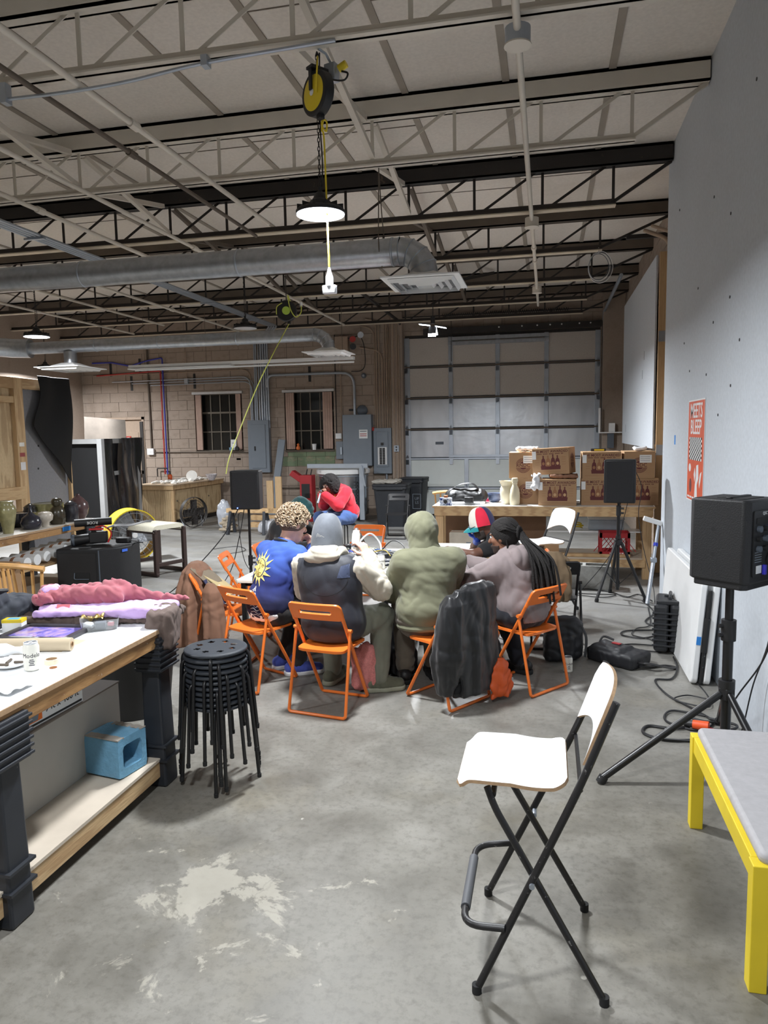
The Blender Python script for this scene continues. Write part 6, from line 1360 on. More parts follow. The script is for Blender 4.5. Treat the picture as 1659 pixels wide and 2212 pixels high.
cable('black cable trailing along the foot of the pine bench', [(-.2,8.5,.01),(.1,8.25,.01),(.4,8.6,.01),(.7,8.5,.01),(.85,8.25,.01),(1.0,8.4,.01),(1.1,8.1,.01)], .006)
cable('second black cable lying in front of the cinder block', [(-.1,8.6,.01),(.2,8.42,.01),(.5,8.35,.01),(.75,8.35,.01),(.6,8.2,.01),(.3,8.3,.01)], .005)
for k in range(7):
    cable('black cable in the tangle on the floor behind the subwoofer', squiggle(-4.55+rs.uniform(-.1,.1), 7.25+rs.uniform(-.2,.2), -3.7+rs.uniform(-.3,.5), 7.5+rs.uniform(-.4,.5), 9, .16, 40+k, .008+.006*k), .0055, None, 'cables tangled behind the subwoofer')
cable('thin black cable with a plug lying in front of the plywood cabinet', [(-5.3,10.9,.01),(-5.0,11.2,.01),(-4.7,10.8,.01),(-4.9,10.4,.01)], .005)
# ------------------------------------------------------------------ orange folding chairs
def ring_plate(outer, inner, z0, z1, M, k=64):
    def samp(o):
        P = [Vector((*p, 0)) for p in o]; P.append(P[0]); L = [0]
        for a, b_ in zip(P, P[1:]): L.append(L[-1]+(b_-a).length)
        out = []; j = 0
        for i in range(k):
            s = L[-1]*i/k
            while j < len(L)-2 and L[j+1] < s: j += 1
            out.append(P[j].lerp(P[j+1], (s-L[j])/max(L[j+1]-L[j], 1e-9)))
        return out
    A, B = samp(outer), samp(inner)
    vs = [(p.x,p.y,z) for z in (z0,z1) for p in A]+[(p.x,p.y,z) for z in (z0,z1) for p in B]; fs = []
    for i in range(k):
        j = (i+1) % k; fs += [(i,j,k+j,k+i),(2*k+j,2*k+i,3*k+i,3*k+j),(k+i,k+j,3*k+j,3*k+i),(j,i,2*k+i,2*k+j)]
    return MB().add(vs, fs, M)
def make_folder(label, loc, rz, mat):
    t = thing('folding_chair', label, 'chair', loc, rz, 'folding chairs'); up = [(-.215,.755),(.205,.012)]
    lean = math.atan2(.205+.215, .755-.012)
    for s in (-1, 1):
        MB().tube([(s*.178,-.19,.71),(s*.178,.205,.022)], .0118, 10).build('front_leg', mat, t)
        MB().tube([(s*.20,-.095,.565),(s*.208,-.215,.022)], .0105, 10).build('rear_leg', mat, t); MB().cyl((s*.17,-.1,.56),(s*.215,-.1,.56),.013).build('pivot', mat, t)
    MB().tube(round_path([(-.178,.19,.05),(-.178,.208,.0115),(.178,.208,.0115),(.178,.19,.05)],.03), .0105, 10).build('front_bar', mat, t)
    MB().tube(round_path([(-.207,-.205,.06),(-.209,-.218,.0115),(.209,-.218,.0115),(.207,-.205,.06)],.03), .0105, 10).build('rear_bar', mat, t)
    Mb = axes((0,-.187,.70),(1,0,0),(0,-math.sin(lean),math.cos(lean)),(0,-math.cos(lean),-math.sin(lean)))
    o = ring_plate(rrect(.385,.135,.035,6), rrect(.235,.03,.0145,6), -.009, .009, Mb)
    for i, v in enumerate(o.v):       # slight curve round the sitter's back
        o.v[i] = (v[0], v[1]-.018*(1-(v[0]/.19)**2), v[2])
    o.build('backrest', mat, t, 40, bevel=.004)
    for s in (-1, 1): MB().tube([(s*.18,-.203,.73),(s*.18,-.15,.63)], .012, 10).build('upright_sleeve', mat, t)
    def seat(u, v):
        x = (2*u-1); y = -.165+.36*v; w_ = .19-.02*(1-v); e = min(v, 1-v)*.36
        if e < .05: w_ -= .05-math.sqrt(max(.0025-(.05-e)**2, 0))
        return (x*w_, y, .432+.012*v-.008*(1-x*x)*math.sin(math.pi*min(1, v*1.1))-.01*max(0,(v-.93)/.07))
    MB().sheet(seat, 20, 24, .016).build('seat', mat, t, 35)
    return t
ch0 = make_folder('orange folding chair carrying the sitter in the navy vest', (-1.431,4.645,0), math.radians(-10), M_ORANGE)
def folder(label, loc, rz, mat=None):
    c = copy_tree(ch0); c.location = loc; c.rotation_euler = (0,0,math.radians(rz)); c['label'] = label
    if mat:
        for q in c.children: q.data = q.data.copy(); q.data.materials.clear(); q.data.materials.append(mat)
    return c
folder('orange folding chair carrying the sitter in the blue sun sweatshirt', (-2.10,5.02,0), -25)
folder('orange folding chair with a black bomber jacket over its back', (-.68,4.93,0), 56)
folder('orange folding chair carrying the long-haired sitter in the grey hoodie', (-.143,5.296,0), 52)
folder('orange folding chair with a brown coat over its back', (-2.56,5.45,0), -88)
folder('empty orange folding chair turned sideways beside the speaker pole', (-2.72,6.28,0), -78)
folder('empty orange folding chair at the far side of the table', (-2.05,8.15,0), 178)
folder('orange folding chair under the sitter in the colour-block cap', (-.22,6.68,0), 90)
folder('orange folding chair under the sitter in the teal hood', (-2.62,6.88,0), -92)
folder('black folding chair behind the locs sitter under a brown jacket', (.07,6.38,0), 4, M_BLACK)
folder('black folding chair in front of the black trash bins', (-2.56,12.5,0), 182, M_BLACK)
# ------------------------------------------------------------------ tables
M_TTOP = plain('cream table laminate', (226,222,208), .35, 0, .03)
def table(label, x0, x1, y0, y1, z, legs):
    t = thing('work_table', label, 'table', ((x0+x1)/2,(y0+y1)/2,0)); w_, d_ = x1-x0, y1-y0
    MB().prism(rrect(w_,d_,.02), z-.026, z).build('tabletop', M_TTOP, t, 30, bevel=.004); MB().box(-w_/2+.06,w_/2-.06,-d_/2+.06,d_/2-.06,z-.06,z-.026).build('apron', M_BLACKM, t, 0)
    for sx, sy in legs: MB().box(sx*(w_/2-.05)-.02,sx*(w_/2-.05)+.02,sy*(d_/2-.05)-.02,sy*(d_/2-.05)+.02,0,z-.026).build('leg', M_BLACKM, t, 0, bevel=.003)
    return t
C4 = ((-1,-1),(1,-1),(-1,1),(1,1))
table('cream topped table covered with electronics amid the seated group', -2.36, -1.13, 5.22, 6.85, .73, C4)
table('small cream side table under the bare forearm', -1.11, -.72, 6.1, 7.25, .73, C4)
# things on the table
beer_can('white beer can standing on the electronics table', (-1.33,5.80,.73), math.radians(20))
M_COKE = plain('red can paint', (196,26,36), .3, .1, .05)
beer_can('red cola can next to the vest sitter\'s cap', (-2.0,6.72,.73), .1, mat=M_COKE, word='Coca-Cola', wc=(240,240,240))
beer_can('pinkish red cola can beside the red cola can', (-2.10,6.66,.73), .5, mat=plain('pale red can',(206,70,84),.3,.1), word='Coca-Cola', wc=(240,240,240))
t = thing('laptop', 'open dark laptop seen edge-on at the far end of the table', 'laptop', (-1.55,6.62,.73), rz=math.radians(118)); MB().box(-.16,.16,-.11,.11,0,.016).build('base', M_GREYDK, t, 0, bevel=.004); MB().box(-.16,.16,0,.008,0,.22,TR((0,.11,.012),(math.radians(-22),0,0))).build('screen_lid', plain('sticker covered lid',(96,90,82),.4,0,.5,40), t, 0, bevel=.003); MB().box(-.13,.13,-.08,.05,.016,.018).build('keyboard', M_BLACK, t, 0)
def gadget(label, loc, size, rz, mat, n='audio_interface'):
    t = thing(n, label, 'electronics', loc, rz); w_, d_, h_ = size; MB().box(-w_/2,w_/2,-d_/2,d_/2,0,h_).build('case', mat, t, 0, bevel=.004)
    for k in range(5): MB().cyl((-w_/2*.7+w_*.35*k*.5,-d_/2,h_/2),(-w_/2*.7+w_*.35*k*.5,-d_/2-.012,h_/2),.009,n=10).build('knob', M_RUBBER if k % 2 else M_GALV2, t)
    for k in range(3): MB().box(-w_*.3+w_*.25*k,-w_*.22+w_*.25*k,-d_*.2,-d_*.1,h_,h_+.004).build('button', M_WHITEP, t, 0)
    return t
gadget('black rack audio unit on the table in front of the laptop', (-1.42,6.28,.73), (.36,.2,.06), -.12, plain('dark case',(52,54,58),.4)); gadget('small black power box near the olive hoodie sleeve', (-1.27,5.98,.73), (.16,.1,.05), .2, plain('navy box',(34,38,50),.5), 'power_box')
gadget('black box with leads beside the red cola can', (-1.82,6.7,.73), (.14,.1,.06), .5, M_BLACK, 'power_box'); gadget('grey flat keyboard unit behind the cable tangle', (-1.75,6.45,.73), (.4,.16,.035), .25, plain('mid grey case',(108,110,112),.45), 'mixer')
t = thing('power_strip', 'white power strip lying behind the beer can', 'power strip', (-1.36,5.95,.73), rz=.1); MB().box(-.16,.16,-.028,.028,0,.035).build('strip', M_WHITEP, t, 0, bevel=.008)
for k in range(5): MB().cyl((-.12+.055*k,0,.035),(-.12+.055*k,0,.0365),.014,n=12).build('socket', M_GREYDK, t)
t = thing('plug_adapter', 'white two-hole adapter at the near table edge', 'adapter', (-1.30,5.45,.73), rz=.5); MB().box(-.03,.03,-.02,.02,0,.022).build('body', M_WHITEP, t, 0, bevel=.006)
for s in (-1,1): MB().cyl((s*.012,0,.022),(s*.012,0,.0235),.006,n=10).build('hole', M_BLACK, t)
tag(MB().cyl((-1.52,5.78,.738),(-1.43,5.84,.738),.007,n=8).build('marker_pen', M_YELLOW), 'yellow marker pen lying on the table', 'pen')
cable('black cable lying across the near table edge', [(-1.62,5.62,.737),(-1.45,5.6,.737),(-1.3,5.55,.737),(-1.17,5.58,.737)], .006)
cols = [(30,30,32),(30,30,32),(214,206,120),(60,110,190),(226,226,222),(40,40,44),(190,186,178),(196,170,60),(70,90,200),(30,30,32)]; rs = random.Random(17)
for k in range(26):
    cx, cy = -1.62+rs.uniform(-.26,.3), 6.12+rs.uniform(-.28,.3); c = cols[k % len(cols)]; pts = []
    a0 = rs.uniform(0,6); rr = rs.uniform(.05,.15); n_ = rs.randint(5,9)
    for q in range(n_): pts.append((cx+rr*math.cos(a0+q*1.1)*(1+.5*rs.random()), cy+rr*.8*math.sin(a0+q*1.1)*(1+.5*rs.random()), .742+.006*(k % 9)+.05*rs.random()*(q % 2)))
    m_ = MATS.get('wire%s' % (c,)) or plain('wire%s' % (c,), c, .5); nm = {(30,30,32):'black',(40,40,44):'black',(214,206,120):'pale yellow',(60,110,190):'blue',(226,226,222):'white',(190,186,178):'grey',(196,170,60):'yellow',(70,90,200):'blue'}[c]
    cable('%s lead in the cable tangle on the electronics table' % nm, pts, .0035+.002*rs.random(), m_, '%s leads on the table' % nm, 5, 'patch_lead')
cable('thick white cable arching up beside the laptop', [(-1.72,6.2,.74),(-1.66,6.3,.85),(-1.58,6.45,.93),(-1.5,6.5,.84),(-1.47,6.42,.76)], .009, M_WHITEP)
cable('black cable arching between the laptop and the rack unit', [(-1.5,6.6,.76),(-1.38,6.5,.86),(-1.25,6.35,.84),(-1.2,6.2,.745)], .005)
cable('black cable hanging from the table edge to the floor', [(-1.2,5.6,.735),(-1.16,5.55,.6),(-1.25,5.7,.3),(-1.4,5.9,.05),(-1.6,6.1,.012),(-1.9,6.2,.012)], .005)
# ------------------------------------------------------------------ coats over the chairs
def drape(P, c, zs, a, b, rz=0, nf=9, fold=.1, seed=0, lean=(0,0)):
    """hanging cloth: elliptical section a(z) by b(z), vertical folds"""
    z = P[:, 2]; ca, sa = math.cos(rz), math.sin(rz)
    t_ = np.clip((z-zs[0])/(zs[-1]-zs[0]), 0, 1); cx = c[0]+lean[0]*(1-t_); cy = c[1]+lean[1]*(1-t_)
    x = (P[:, 0]-cx)*ca+(P[:, 1]-cy)*sa; y = -(P[:, 0]-cx)*sa+(P[:, 1]-cy)*ca
    A = np.interp(z, zs, a); B = np.interp(z, zs, b); th = np.arctan2(y/B, x/A); rs_ = np.random.RandomState(seed)
    k = 1+fold*(1-t_*.6)*(np.sin(nf*th+rs_.rand()*6+2.2*t_)+.5*np.sin((nf+4)*th+rs_.rand()*6-3*t_))*.6
    A, B = A*k, B*k
    d = (np.sqrt((x/A)**2+(y/B)**2)-1)*np.minimum(A, B)
    return np.maximum(d, np.maximum(zs[0]-z, z-zs[-1]))
M_BROWNC = plain('brown canvas', (116,84,66), .9, 0, .12, 10)
f = lambda P: smin(drape(P, (-2.80,5.44,0), [.16,.35,.6,.76,.82], [.19,.17,.13,.09,.04], [.26,.25,.22,.17,.08], 0, 7, .24, 3), drape(P, (-2.60,5.28,0), [.26,.45,.62,.68], [.10,.085,.07,.03], [.08,.08,.07,.03], .3, 5, .14, 5, (.05,-.05)), .05)+wrinkle(P, .007, 20, 9)
co = heap_obj('brown_coat', 'brown canvas coat draped over the back of a chair', 'coat', M_BROWNC, f, (-3.1,5.1,.12), (-2.4,5.78,.86), .165, .011)
MB().sheet(lambda u,v: (-2.78+.17*u, 5.30+.24*v+.03*u, .79-.16*u+.03*math.sin(3*v)), 10, 10, .006).build('collar', plain('grey brown collar',(112,100,84),.9), co); MB().sheet(lambda u,v: (-2.72+.24*u, 5.36+.2*v, .745-.17*u-.02*v), 10, 10, .006).build('tan_lining', plain('tan lining',(172,154,112),.9), co); MB().sheet(lambda u,v: (-2.67+.14*u, 5.30+.16*v, .70-.2*u), 8, 8, .006).build('navy_lining', plain('navy lining',(40,42,72),.9), co)
for z in (.52,.36): MB().cyl((-2.90,5.185,z),(-2.905,5.175,z),.011,n=10).build('coat_button', M_SBROWN, co)
M_SATIN = plain('black satin', (15,16,20), .42, 0, .15, 8, sheen=.2)
f = lambda P: smin(drape(P, (-.47,4.87,0), [.05,.10,.3,.55,.72,.80,.835], [.20,.215,.215,.215,.21,.19,.10], [.05,.085,.085,.075,.07,.055,.025], math.radians(57), 9, .15, 6), drape(P, (-.60,4.69,0), [.12,.2,.36,.55,.72,.775], [.05,.075,.11,.10,.08,.04], [.05,.07,.095,.09,.07,.04], .4, 5, .10, 8, (-.05,-.04)), .03)+wrinkle(P, .008, 22, 14, (1.3,1.3,.55))
bj = heap_obj('bomber_jacket', 'shiny black bomber jacket hanging over a chair back', 'jacket', M_SATIN, f, (-.85,4.5,.04), (-.15,5.2,.88), .085, .010)
f = lambda P: drape(P, (-.30,4.93,0), [.03,.12,.24,.30], [.085,.085,.06,.03], [.03,.035,.03,.015], .75, 5, .2, 2)+wrinkle(P, .008, 34, 4)
link('orange_lining', sdf_mesh('orange_lining', f, (-.42,4.8,.02), (-.17,5.06,.32), .009, plain('orange lining',(206,84,30),.5)), None, bj)
for k, (x, y, z) in enumerate(((-.60,4.71,.12),)): MB().lathe([(.05,0),(.055,.02),(.055,.05),(.05,.07)],18,TR((x,y,z)),True).build('cuff', plain('black rib knit',(16,16,18),.9), bj)
f = lambda P: smin(d_box(P, (-1.27,4.98,.16), (.1,.08,.15), rot2(.3), .05), d_ell(P, (-1.25,4.95,.28), (.06,.05,.08)), .04)+wrinkle(P, .01, 26, 3)
tb = heap_obj('tote_bag', 'pink checked cloth tote under the vest sitter\'s chair', 'bag', plain('pink check cloth',(206,128,124),.85,0,.25,120), f, (-1.42,4.85,-.01), (-1.12,5.12,.4), .004, .01)
f = lambda P: smin(d_box(P, (-1.12,5.42,.2), (.12,.12,.2), rot2(.4), .06), d_box(P, (-1.05,5.32,.12), (.1,.06,.1), rot2(.4), .04), .03)+wrinkle(P, .008, 24, 6)
heap_obj('backpack', 'black backpack on the floor under the table corner', 'bag', MATS['black bag nylon'], f, (-1.35,5.2,-.01), (-.9,5.62,.46), .004, .012)
f = lambda P: drape(P, (.06,6.17,0), [.42,.5,.66,.78,.84], [.12,.14,.13,.11,.05], [.07,.08,.08,.06,.03], 0, 8, .22, 4)+wrinkle(P, .008, 24, 5, (1,1,.5))
heap_obj('brown_jacket', 'crumpled brown jacket on the black chair behind the locs sitter', 'jacket', plain('olive brown cotton',(112,94,72),.9,0,.12,10), f, (-.16,6.0,.38), (.3,6.34,.9), .425, .011)
# ------------------------------------------------------------------ back row: kiln, bins, saw horse
t = thing('pottery_kiln', 'round stainless steel pottery kiln with a grey lid-lifting frame', 'kiln', (-4.25,15.1,0)); M_SS = plain('stainless sheet',(176,178,182),.25,.9,.1,3)
MB().lathe([(.52,.12),(.53,.13),(.53,.98),(.52,.99)],40).build('drum', M_SS, t); MB().lathe([(.56,.99),(.57,1.0),(.57,1.07),(.55,1.09),(.01,1.10)],40).build('lid', M_WHITEP, t)
for z in (.4,.68,.95): MB().lathe([(.531,z-.012),(.537,z),(.531,z+.012)],40,None,False).build('band', M_GALV2, t)
MB().cbox((.5,-.3,.6),(.1,.2,.75),(0,0,.5)).build('control_box', M_GREYPANEL, t, bevel=.006)
for k in range(8): MB().box(.40,.42,-.46,-.40,.32+.07*k,.35+.07*k).build('vent', M_BLACK, t, 0)
MB().bar((-.65,-.45,1.17),(.65,-.45,1.17),.06,.09).build('frame_bar', M_GALV2, t, 0, bevel=.004); MB().bar((.52,-.45,.05),(.52,-.45,1.15),.07,.1).build('frame_post', M_GALV2, t, 0, bevel=.004); MB().bar((.60,-.5,.75),(.52,-.5,1.18),.03,.03).build('frame_strut', M_GALV2, t, 0)
for a in (.4,2.5,4.6): MB().cyl((.42*math.cos(a),.42*math.sin(a),0),(.42*math.cos(a),.42*math.sin(a),.13),.03).build('foot', M_SBLACK, t)
t = thing('tool_stand', 'red steel machine stand with a tilted head beside the kiln', 'machine', (-4.95,14.75,0)); M_REDM = plain('worn red enamel',(166,38,44),.5,0,.1,5,wear=(120,90,84),wth=.68,ws=14)
MB().box(-.12,.14,-.14,.14,0,.98).build('column', M_REDM, t, 0, bevel=.01); MB().cbox((-.2,-.02,.95),(.3,.2,.12),(0,.6,0)).build('head', M_REDM, t, bevel=.01); MB().box(-.08,.1,-.146,-.14,.5,.8).build('black_cover', M_BLACK, t, 0, bevel=.004)
for x in (-.02,.08): MB().cyl((x,0,.98),(x+.03,0,1.1),.012).build('lever', M_BLACK, t)
def bin_(label, loc, w_, h_, rz):
    t = thing('trash_bin', label, 'bin', loc, rz); MD = MATS.get('paint splashed black plastic') or plain('paint splashed black plastic',(34,37,42),.5,0,.2,5,wear=(120,124,130),wth=.69,ws=14)
    o = rrect(w_,w_,.06); vs = [(x*.78,y*.78,0) for x,y in o]+[(x,y,h_) for x,y in o]; n = len(o)
    MB().add(vs,[tuple(range(n-1,-1,-1)),tuple(range(n,2*n))]+[(k,(k+1)%n,n+(k+1)%n,n+k) for k in range(n)]).build('body', MD, t, 30); MB().prism([(x*1.06,y*1.06) for x,y in o],h_-.06,h_-.0).build('rim', MD, t, 30, bevel=.01); MB().prism([(x*1.08,y*1.08) for x,y in o],h_,h_+.04).build('lid', MD, t, 30, bevel=.012)
    MB().tube([(-w_*.4,-w_*.55,h_-.05),(w_*.4,-w_*.55,h_-.05)],.018,8).build('handle', MD, t); return t
bin_('paint splashed black trash bin with a lumpy lid beside the kiln', (-3.0,14.2,0), .66, .80, .05)
b2_ = bin_('second black trash bin with a printed label by the garage door', (-2.72,15.1,0), .5, .86, -.1); text('UP', .08, M_GREYPANEL, b2_, TR((.12,-.238,.47),(math.pi/2,0,0)), depth=.0004); text('LS', .08, M_GREYPANEL, b2_, TR((.12,-.236,.39),(math.pi/2,0,0)), depth=.0004)
for x0,x1,z0,z1 in ((.03,.21,.56,.57),(.03,.21,.26,.27),(.03,.04,.26,.57),(.2,.21,.26,.57)): MB().box(x0,x1,-.24,-.232,z0,z1).build('label_frame', M_GREYPANEL, b2_, 0)
crumple('tarp_lump', 'dusty crumpled sheet lying on the first trash bin lid', 'sheet', (-3.1,14.2,.875), (.26,.24,.03), plain('dusty grey sheet',(150,146,138),.8), 5, .016)
t = thing('sawhorse', 'low pine sawhorse with painted black legs behind the pole speaker', 'sawhorse', (-5.45,12.75,0)); MB().box(-.42,.42,-.06,.06,.40,.48).build('beam', M_PINEX, t, 0, bevel=.004)
for x, y in ((-.33,-.14),(.33,-.14),(-.33,.14),(.33,.14)): MB().bar((x*1.08,y*1.2,0),(x,y*.3,.42),.05,.06).build('leg', MATS['scuffed black plastic leg'], t, 0)
t = thing('lumber_rack', 'stack of pine boards standing behind the pole speaker', 'lumber', (-5.35,13.7,-.05))
for k, (x, h_) in enumerate(((-.32,1.02),(-.1,.98),(.08,1.06))): MB().box(x,x+.13,0,.05,.35,h_).build('upright_board', M_PINE, t, 0, bevel=.003)
for k in range(3): MB().box(-.45,.5,-.05+.02*k,.1+.02*k,.05+.14*k,.15+.14*k).build('board', M_PINEX, t, 0, bevel=.003)
t = thing('rope_coil', 'heap of thick pale rope on the floor by the sawhorse', 'rope', (-5.95,12.95,0)); MB().tube(smooth_path([(.2*math.cos(k*1.9)*(.5+.5*((k*7)%5)/5), .12*math.sin(k*1.9), .03+.012*k) for k in range(22)],4), .028, 8).build('rope', plain('pale rope',(170,156,136),.9), t)
f = lambda P: d_ell(P, (-6.15,13.2,.3), (.14,.14,.3))+wrinkle(P, .02, 18, 4)
heap_obj('plastic_bag', 'grey white plastic bag standing against the plywood cabinet', 'bag', plain('milky plastic',(176,180,188),.3), f, (-6.35,13.0,-.02), (-5.95,13.4,.65), .004, .02)
f = lambda P: d_box(P, (-4.95,12.9,.12), (.3,.25,.12), None, .1)+wrinkle(P, .03, 14, 7)
heap_obj('plastic_sheeting', 'crumpled translucent sheeting on the floor near the kiln', 'sheet', plain('cloudy sheeting',(190,192,198),.25), f, (-5.3,12.6,-.02), (-4.6,13.2,.3), .004, .02)
tag(MB().bar((-6.05,15.5,.02),(-5.85,15.75,1.72),.16,.05,(0,1,0)).build('steel_channel', M_GREYPANEL, None, 0, bevel=.004), 'long grey steel channel leaning on the wall between the windows', 'channel')
# ------------------------------------------------------------------ pottery on the left bench and the frame behind
def pot(label, x, y, prof, rgb, s=1.0, rough=.25, name='pot', extra=None, z=.86):
    t = thing(name, label, 'pottery', (x,y,z)); nm = 'glaze%s' % (rgb,)
    m = MATS.get(nm) or plain(nm, rgb, rough, 0, .25, 14, coat=.3)
    MB().lathe([(r*s,zz*s) for r,zz in prof],32,None,True).build('pot_body', m, t, 60); r0 = prof[-1][0]*s
    MB().lathe([(r0*.99,prof[-1][1]*s-.004),(r0*1.05,prof[-1][1]*s),(r0*.92,prof[-1][1]*s+.003)],32,None,False).build('rim', m, t)
    if extra: extra(t, m, s)
    return t
V1 = [(.06,0),(.075,.03),(.082,.15),(.085,.22),(.06,.29),(.035,.32),(.04,.35)]; V2 = [(.055,0),(.06,.04),(.09,.19),(.10,.26),(.085,.31),(.065,.33),(.075,.37)]; V3 = [(.09,0),(.12,.04),(.13,.09),(.11,.15),(.05,.19),(.022,.22),(.02,.30)]
V4 = [(.045,0),(.05,.06),(.09,.09),(.10,.15),(.08,.19),(.05,.2)]; V5 = [(.08,0),(.09,.05),(.09,.14),(.075,.19),(.045,.22),(.06,.25),(.065,.28),(.05,.31),(.02,.32)]; V6 = [(.075,0),(.085,.05),(.088,.16),(.075,.2),(.08,.215),(.06,.235),(.02,.26)]; V7 = [(.06,0),(.1,.06),(.12,.14),(.11,.2),(.06,.26),(.025,.29),(.02,.31)]; V8 = [(.09,0),(.12,.02),(.15,.12),(.155,.2)]
yb = 6.35
for k, (lab, dx, y, pr, rgb, s) in enumerate((
 ('tall pale grey-green bottle vase with a brown mark', -.17, 6.30, V1, (190,188,160), 1.06), ('olive yellow jar with wide shoulders', -.16, 6.62, V2, (140,134,96), .92), ('dark blue-black flask with thin neck', -.14, 6.95, V3, (40,40,50), .85),
 ('small white and grey marbled goblet', -.12, 7.16, V4, (196,188,176), .85), ('dark brown glazed jug with bulbous top', -.14, 7.4, V5, (56,50,36), .95), ('charcoal lidded jar beside the brown jug', -.14, 7.65, V6, (46,46,52), .95), ('plum brown bottle with pale lip at the bench end', -.18, 7.85, V7, (84,62,62), 1.0),
 ('tall olive goblet behind the bottle vase', -.42, 6.42, V2, (132,128,92), 1.1), ('black round pot stacked behind the olive jar', -.40, 6.75, V3, (34,34,38), .9), ('black bowl pot behind the flask', -.42, 7.1, V8, (32,32,36), .8), ('wide olive bowl behind the charcoal jar', -.42, 7.62, V8, (146,140,100), 1.1), ('dark jar at the back of the bench', -.5, 7.4, V6, (40,38,38), .9), ('dark grey pot cut by the picture edge', -.15, 6.0, V2, (50,48,50), .9), ('small ochre bowl behind the brown jug', -.36, 7.4, V8, (150,142,100), .7))):
    pot(lab, -5.38+dx, y, pr, rgb, s)
tag(MB().box(-5.377,-5.374,7.28,7.42,.79,.84).build('blue_tape', MATS['blue masking tape'], None, 0), 'blue masking tape stuck on the pottery bench rail', 'tape')
t = thing('timber_partition', 'pine framed partition with grey board panel behind the pottery bench', 'partition', (-6.6,8.1,0)); M_GB = stained('grey gypsum board',(128,128,132),(112,112,116),.8,1.2)
for y0, y1 in ((0,.16),(1.02,1.06),(-1.3,-1.14)): MB().box(-.04,.05,y0,y1,0,2.62).build('stud', M_PINE, t, 0, bevel=.004)
MB().box(-.04,.045,-1.3,1.06,2.48,2.62).build('top_plate', M_PINEY, t, 0, bevel=.004); MB().box(-.04,.055,-1.3,.1,1.08,1.24).build('middle_rail', M_PINEY, t, 0, bevel=.004); MB().box(-.03,.0,.16,1.02,.3,2.48).build('grey_board', M_GB, t, 0); MB().box(-.03,-.01,-1.14,0,1.24,2.48).build('plywood_panel', M_PLY, t, 0); MB().box(-.02,.04,-1.14,0,2.3,2.38).build('brace', M_PINEY, t, 0)
for i, (z, c) in enumerate(((1.75,(230,228,222)),(1.62,(150,70,70)),(1.45,(220,220,222)))): MB().box(.05,.053,.03,.12,z,z+.1 if i == 2 else z+.05).build('sticker', plain('sticker%d' % i, c, .6), t, 0)
for y, z in ((.45,1.75),(.42,1.45)): MB().cyl((0,y,z),(.003,y,z),.014,n=8).build('screw', M_BLACK, t)
def hang(u, v):
    y = 8.1+.42+.62*u; z = 2.66-1.45*v*(.45+.55*u) if v > .06 else 2.66-.0*v
    return (-6.53+.02*math.sin(8*u+3*v)+.03*v, y+.05*math.sin(5*v)-.12*v*(1-u), z)
tag(MB().sheet(hang, 18, 24, .008).build('black_drape', M_VELVET), 'black cloth thrown over the corner of the pine partition', 'cloth')
# clutter under the pottery bench
for k in range(7):
    t = thing('paper_bundle', 'rolled white paper bundle under the pottery bench', 'paper', (-5.6,6.75+.16*k,.52+.01*k), group='paper bundles under the pottery bench'); MB().lathe([(.02,-.16),(.06,-.16),(.06,.16),(.02,.16)],14,Matrix.Rotation(math.pi/2,4,'Y')).build('bundle', M_WHITEP, t); MB().lathe([(.061,-.02),(.063,0),(.061,.02)],14,Matrix.Rotation(math.pi/2,4,'Y'),False).build('band', M_TAN, t)
tag(MB().box(-5.95,-5.42,6.6,7.95,.43,.455).build('shelf_plank', M_PINEY, None, 0, bevel=.003), 'pine shelf plank under the pottery bench', 'plank')
small('file_drawers', 'white drawer unit under the pottery bench', 'drawers', (-5.75,5.6,.16), [('body', MB().box(-.25,.25,-.25,.25,0,.5), M_WHITEP, .004)]+[('drawer', MB().box(.25,.262,-.23,.23,.02+.12*k,.12+.12*k), M_WHITEP, .003) for k in range(4)])
small('carton_small', 'open brown carton under the pottery bench', 'box', (-5.62,6.4,.16), [('box', MB().box(-.2,.2,-.22,.22,0,.4), M_CARD, .003), ('flap', MB().box(.2,.34,-.22,.22,.38,.385), M_CARDL, 0)])
# ------------------------------------------------------------------ people
A_ = lambda *v: np.array(v, float)
def unit(v): v = np.array(v, float); return v/np.linalg.norm(v)
def skin_mat(name, rgb):
    m, nt, b = new_mat(name); v = coords(nt); c = srgb(*rgb)
    nt.links.new(ramp(nt, noise(nt, v, 18, 4), [(.3, scl(c, .9)), (.7, scl(c, 1.08))]), b.inputs['Base Color'])
    b.inputs['Roughness'].default_value = .55; b.inputs['Subsurface Weight'].default_value = .08; b.inputs['Subsurface Radius'].default_value = (.01,.004,.002); return m
def cloth(name, rgb, rough=.9, var=.1, wv=500):
    m, nt, b = new_mat(name); v = coords(nt); c = srgb(*rgb)
    nt.links.new(ramp(nt, noise(nt, v, 9, 5), [(.3, scl(c, 1-var)), (.7, scl(c, 1+var))]), b.inputs['Base Color'])
    b.inputs['Roughness'].default_value = rough; b.inputs['Sheen Weight'].default_value = .15; bump(nt, b, noise(nt, v, wv, 2), .2, .002); return m
def join_meshes(name, ms, mat):
    bm = bmesh.new()
    for m in ms: bm.from_mesh(m); bpy.data.meshes.remove(m)
    me = bpy.data.meshes.new(name); bm.to_mesh(me); bm.free(); me.materials.append(mat)
    me.polygons.foreach_set('use_smooth', [True]*len(me.polygons)); return me
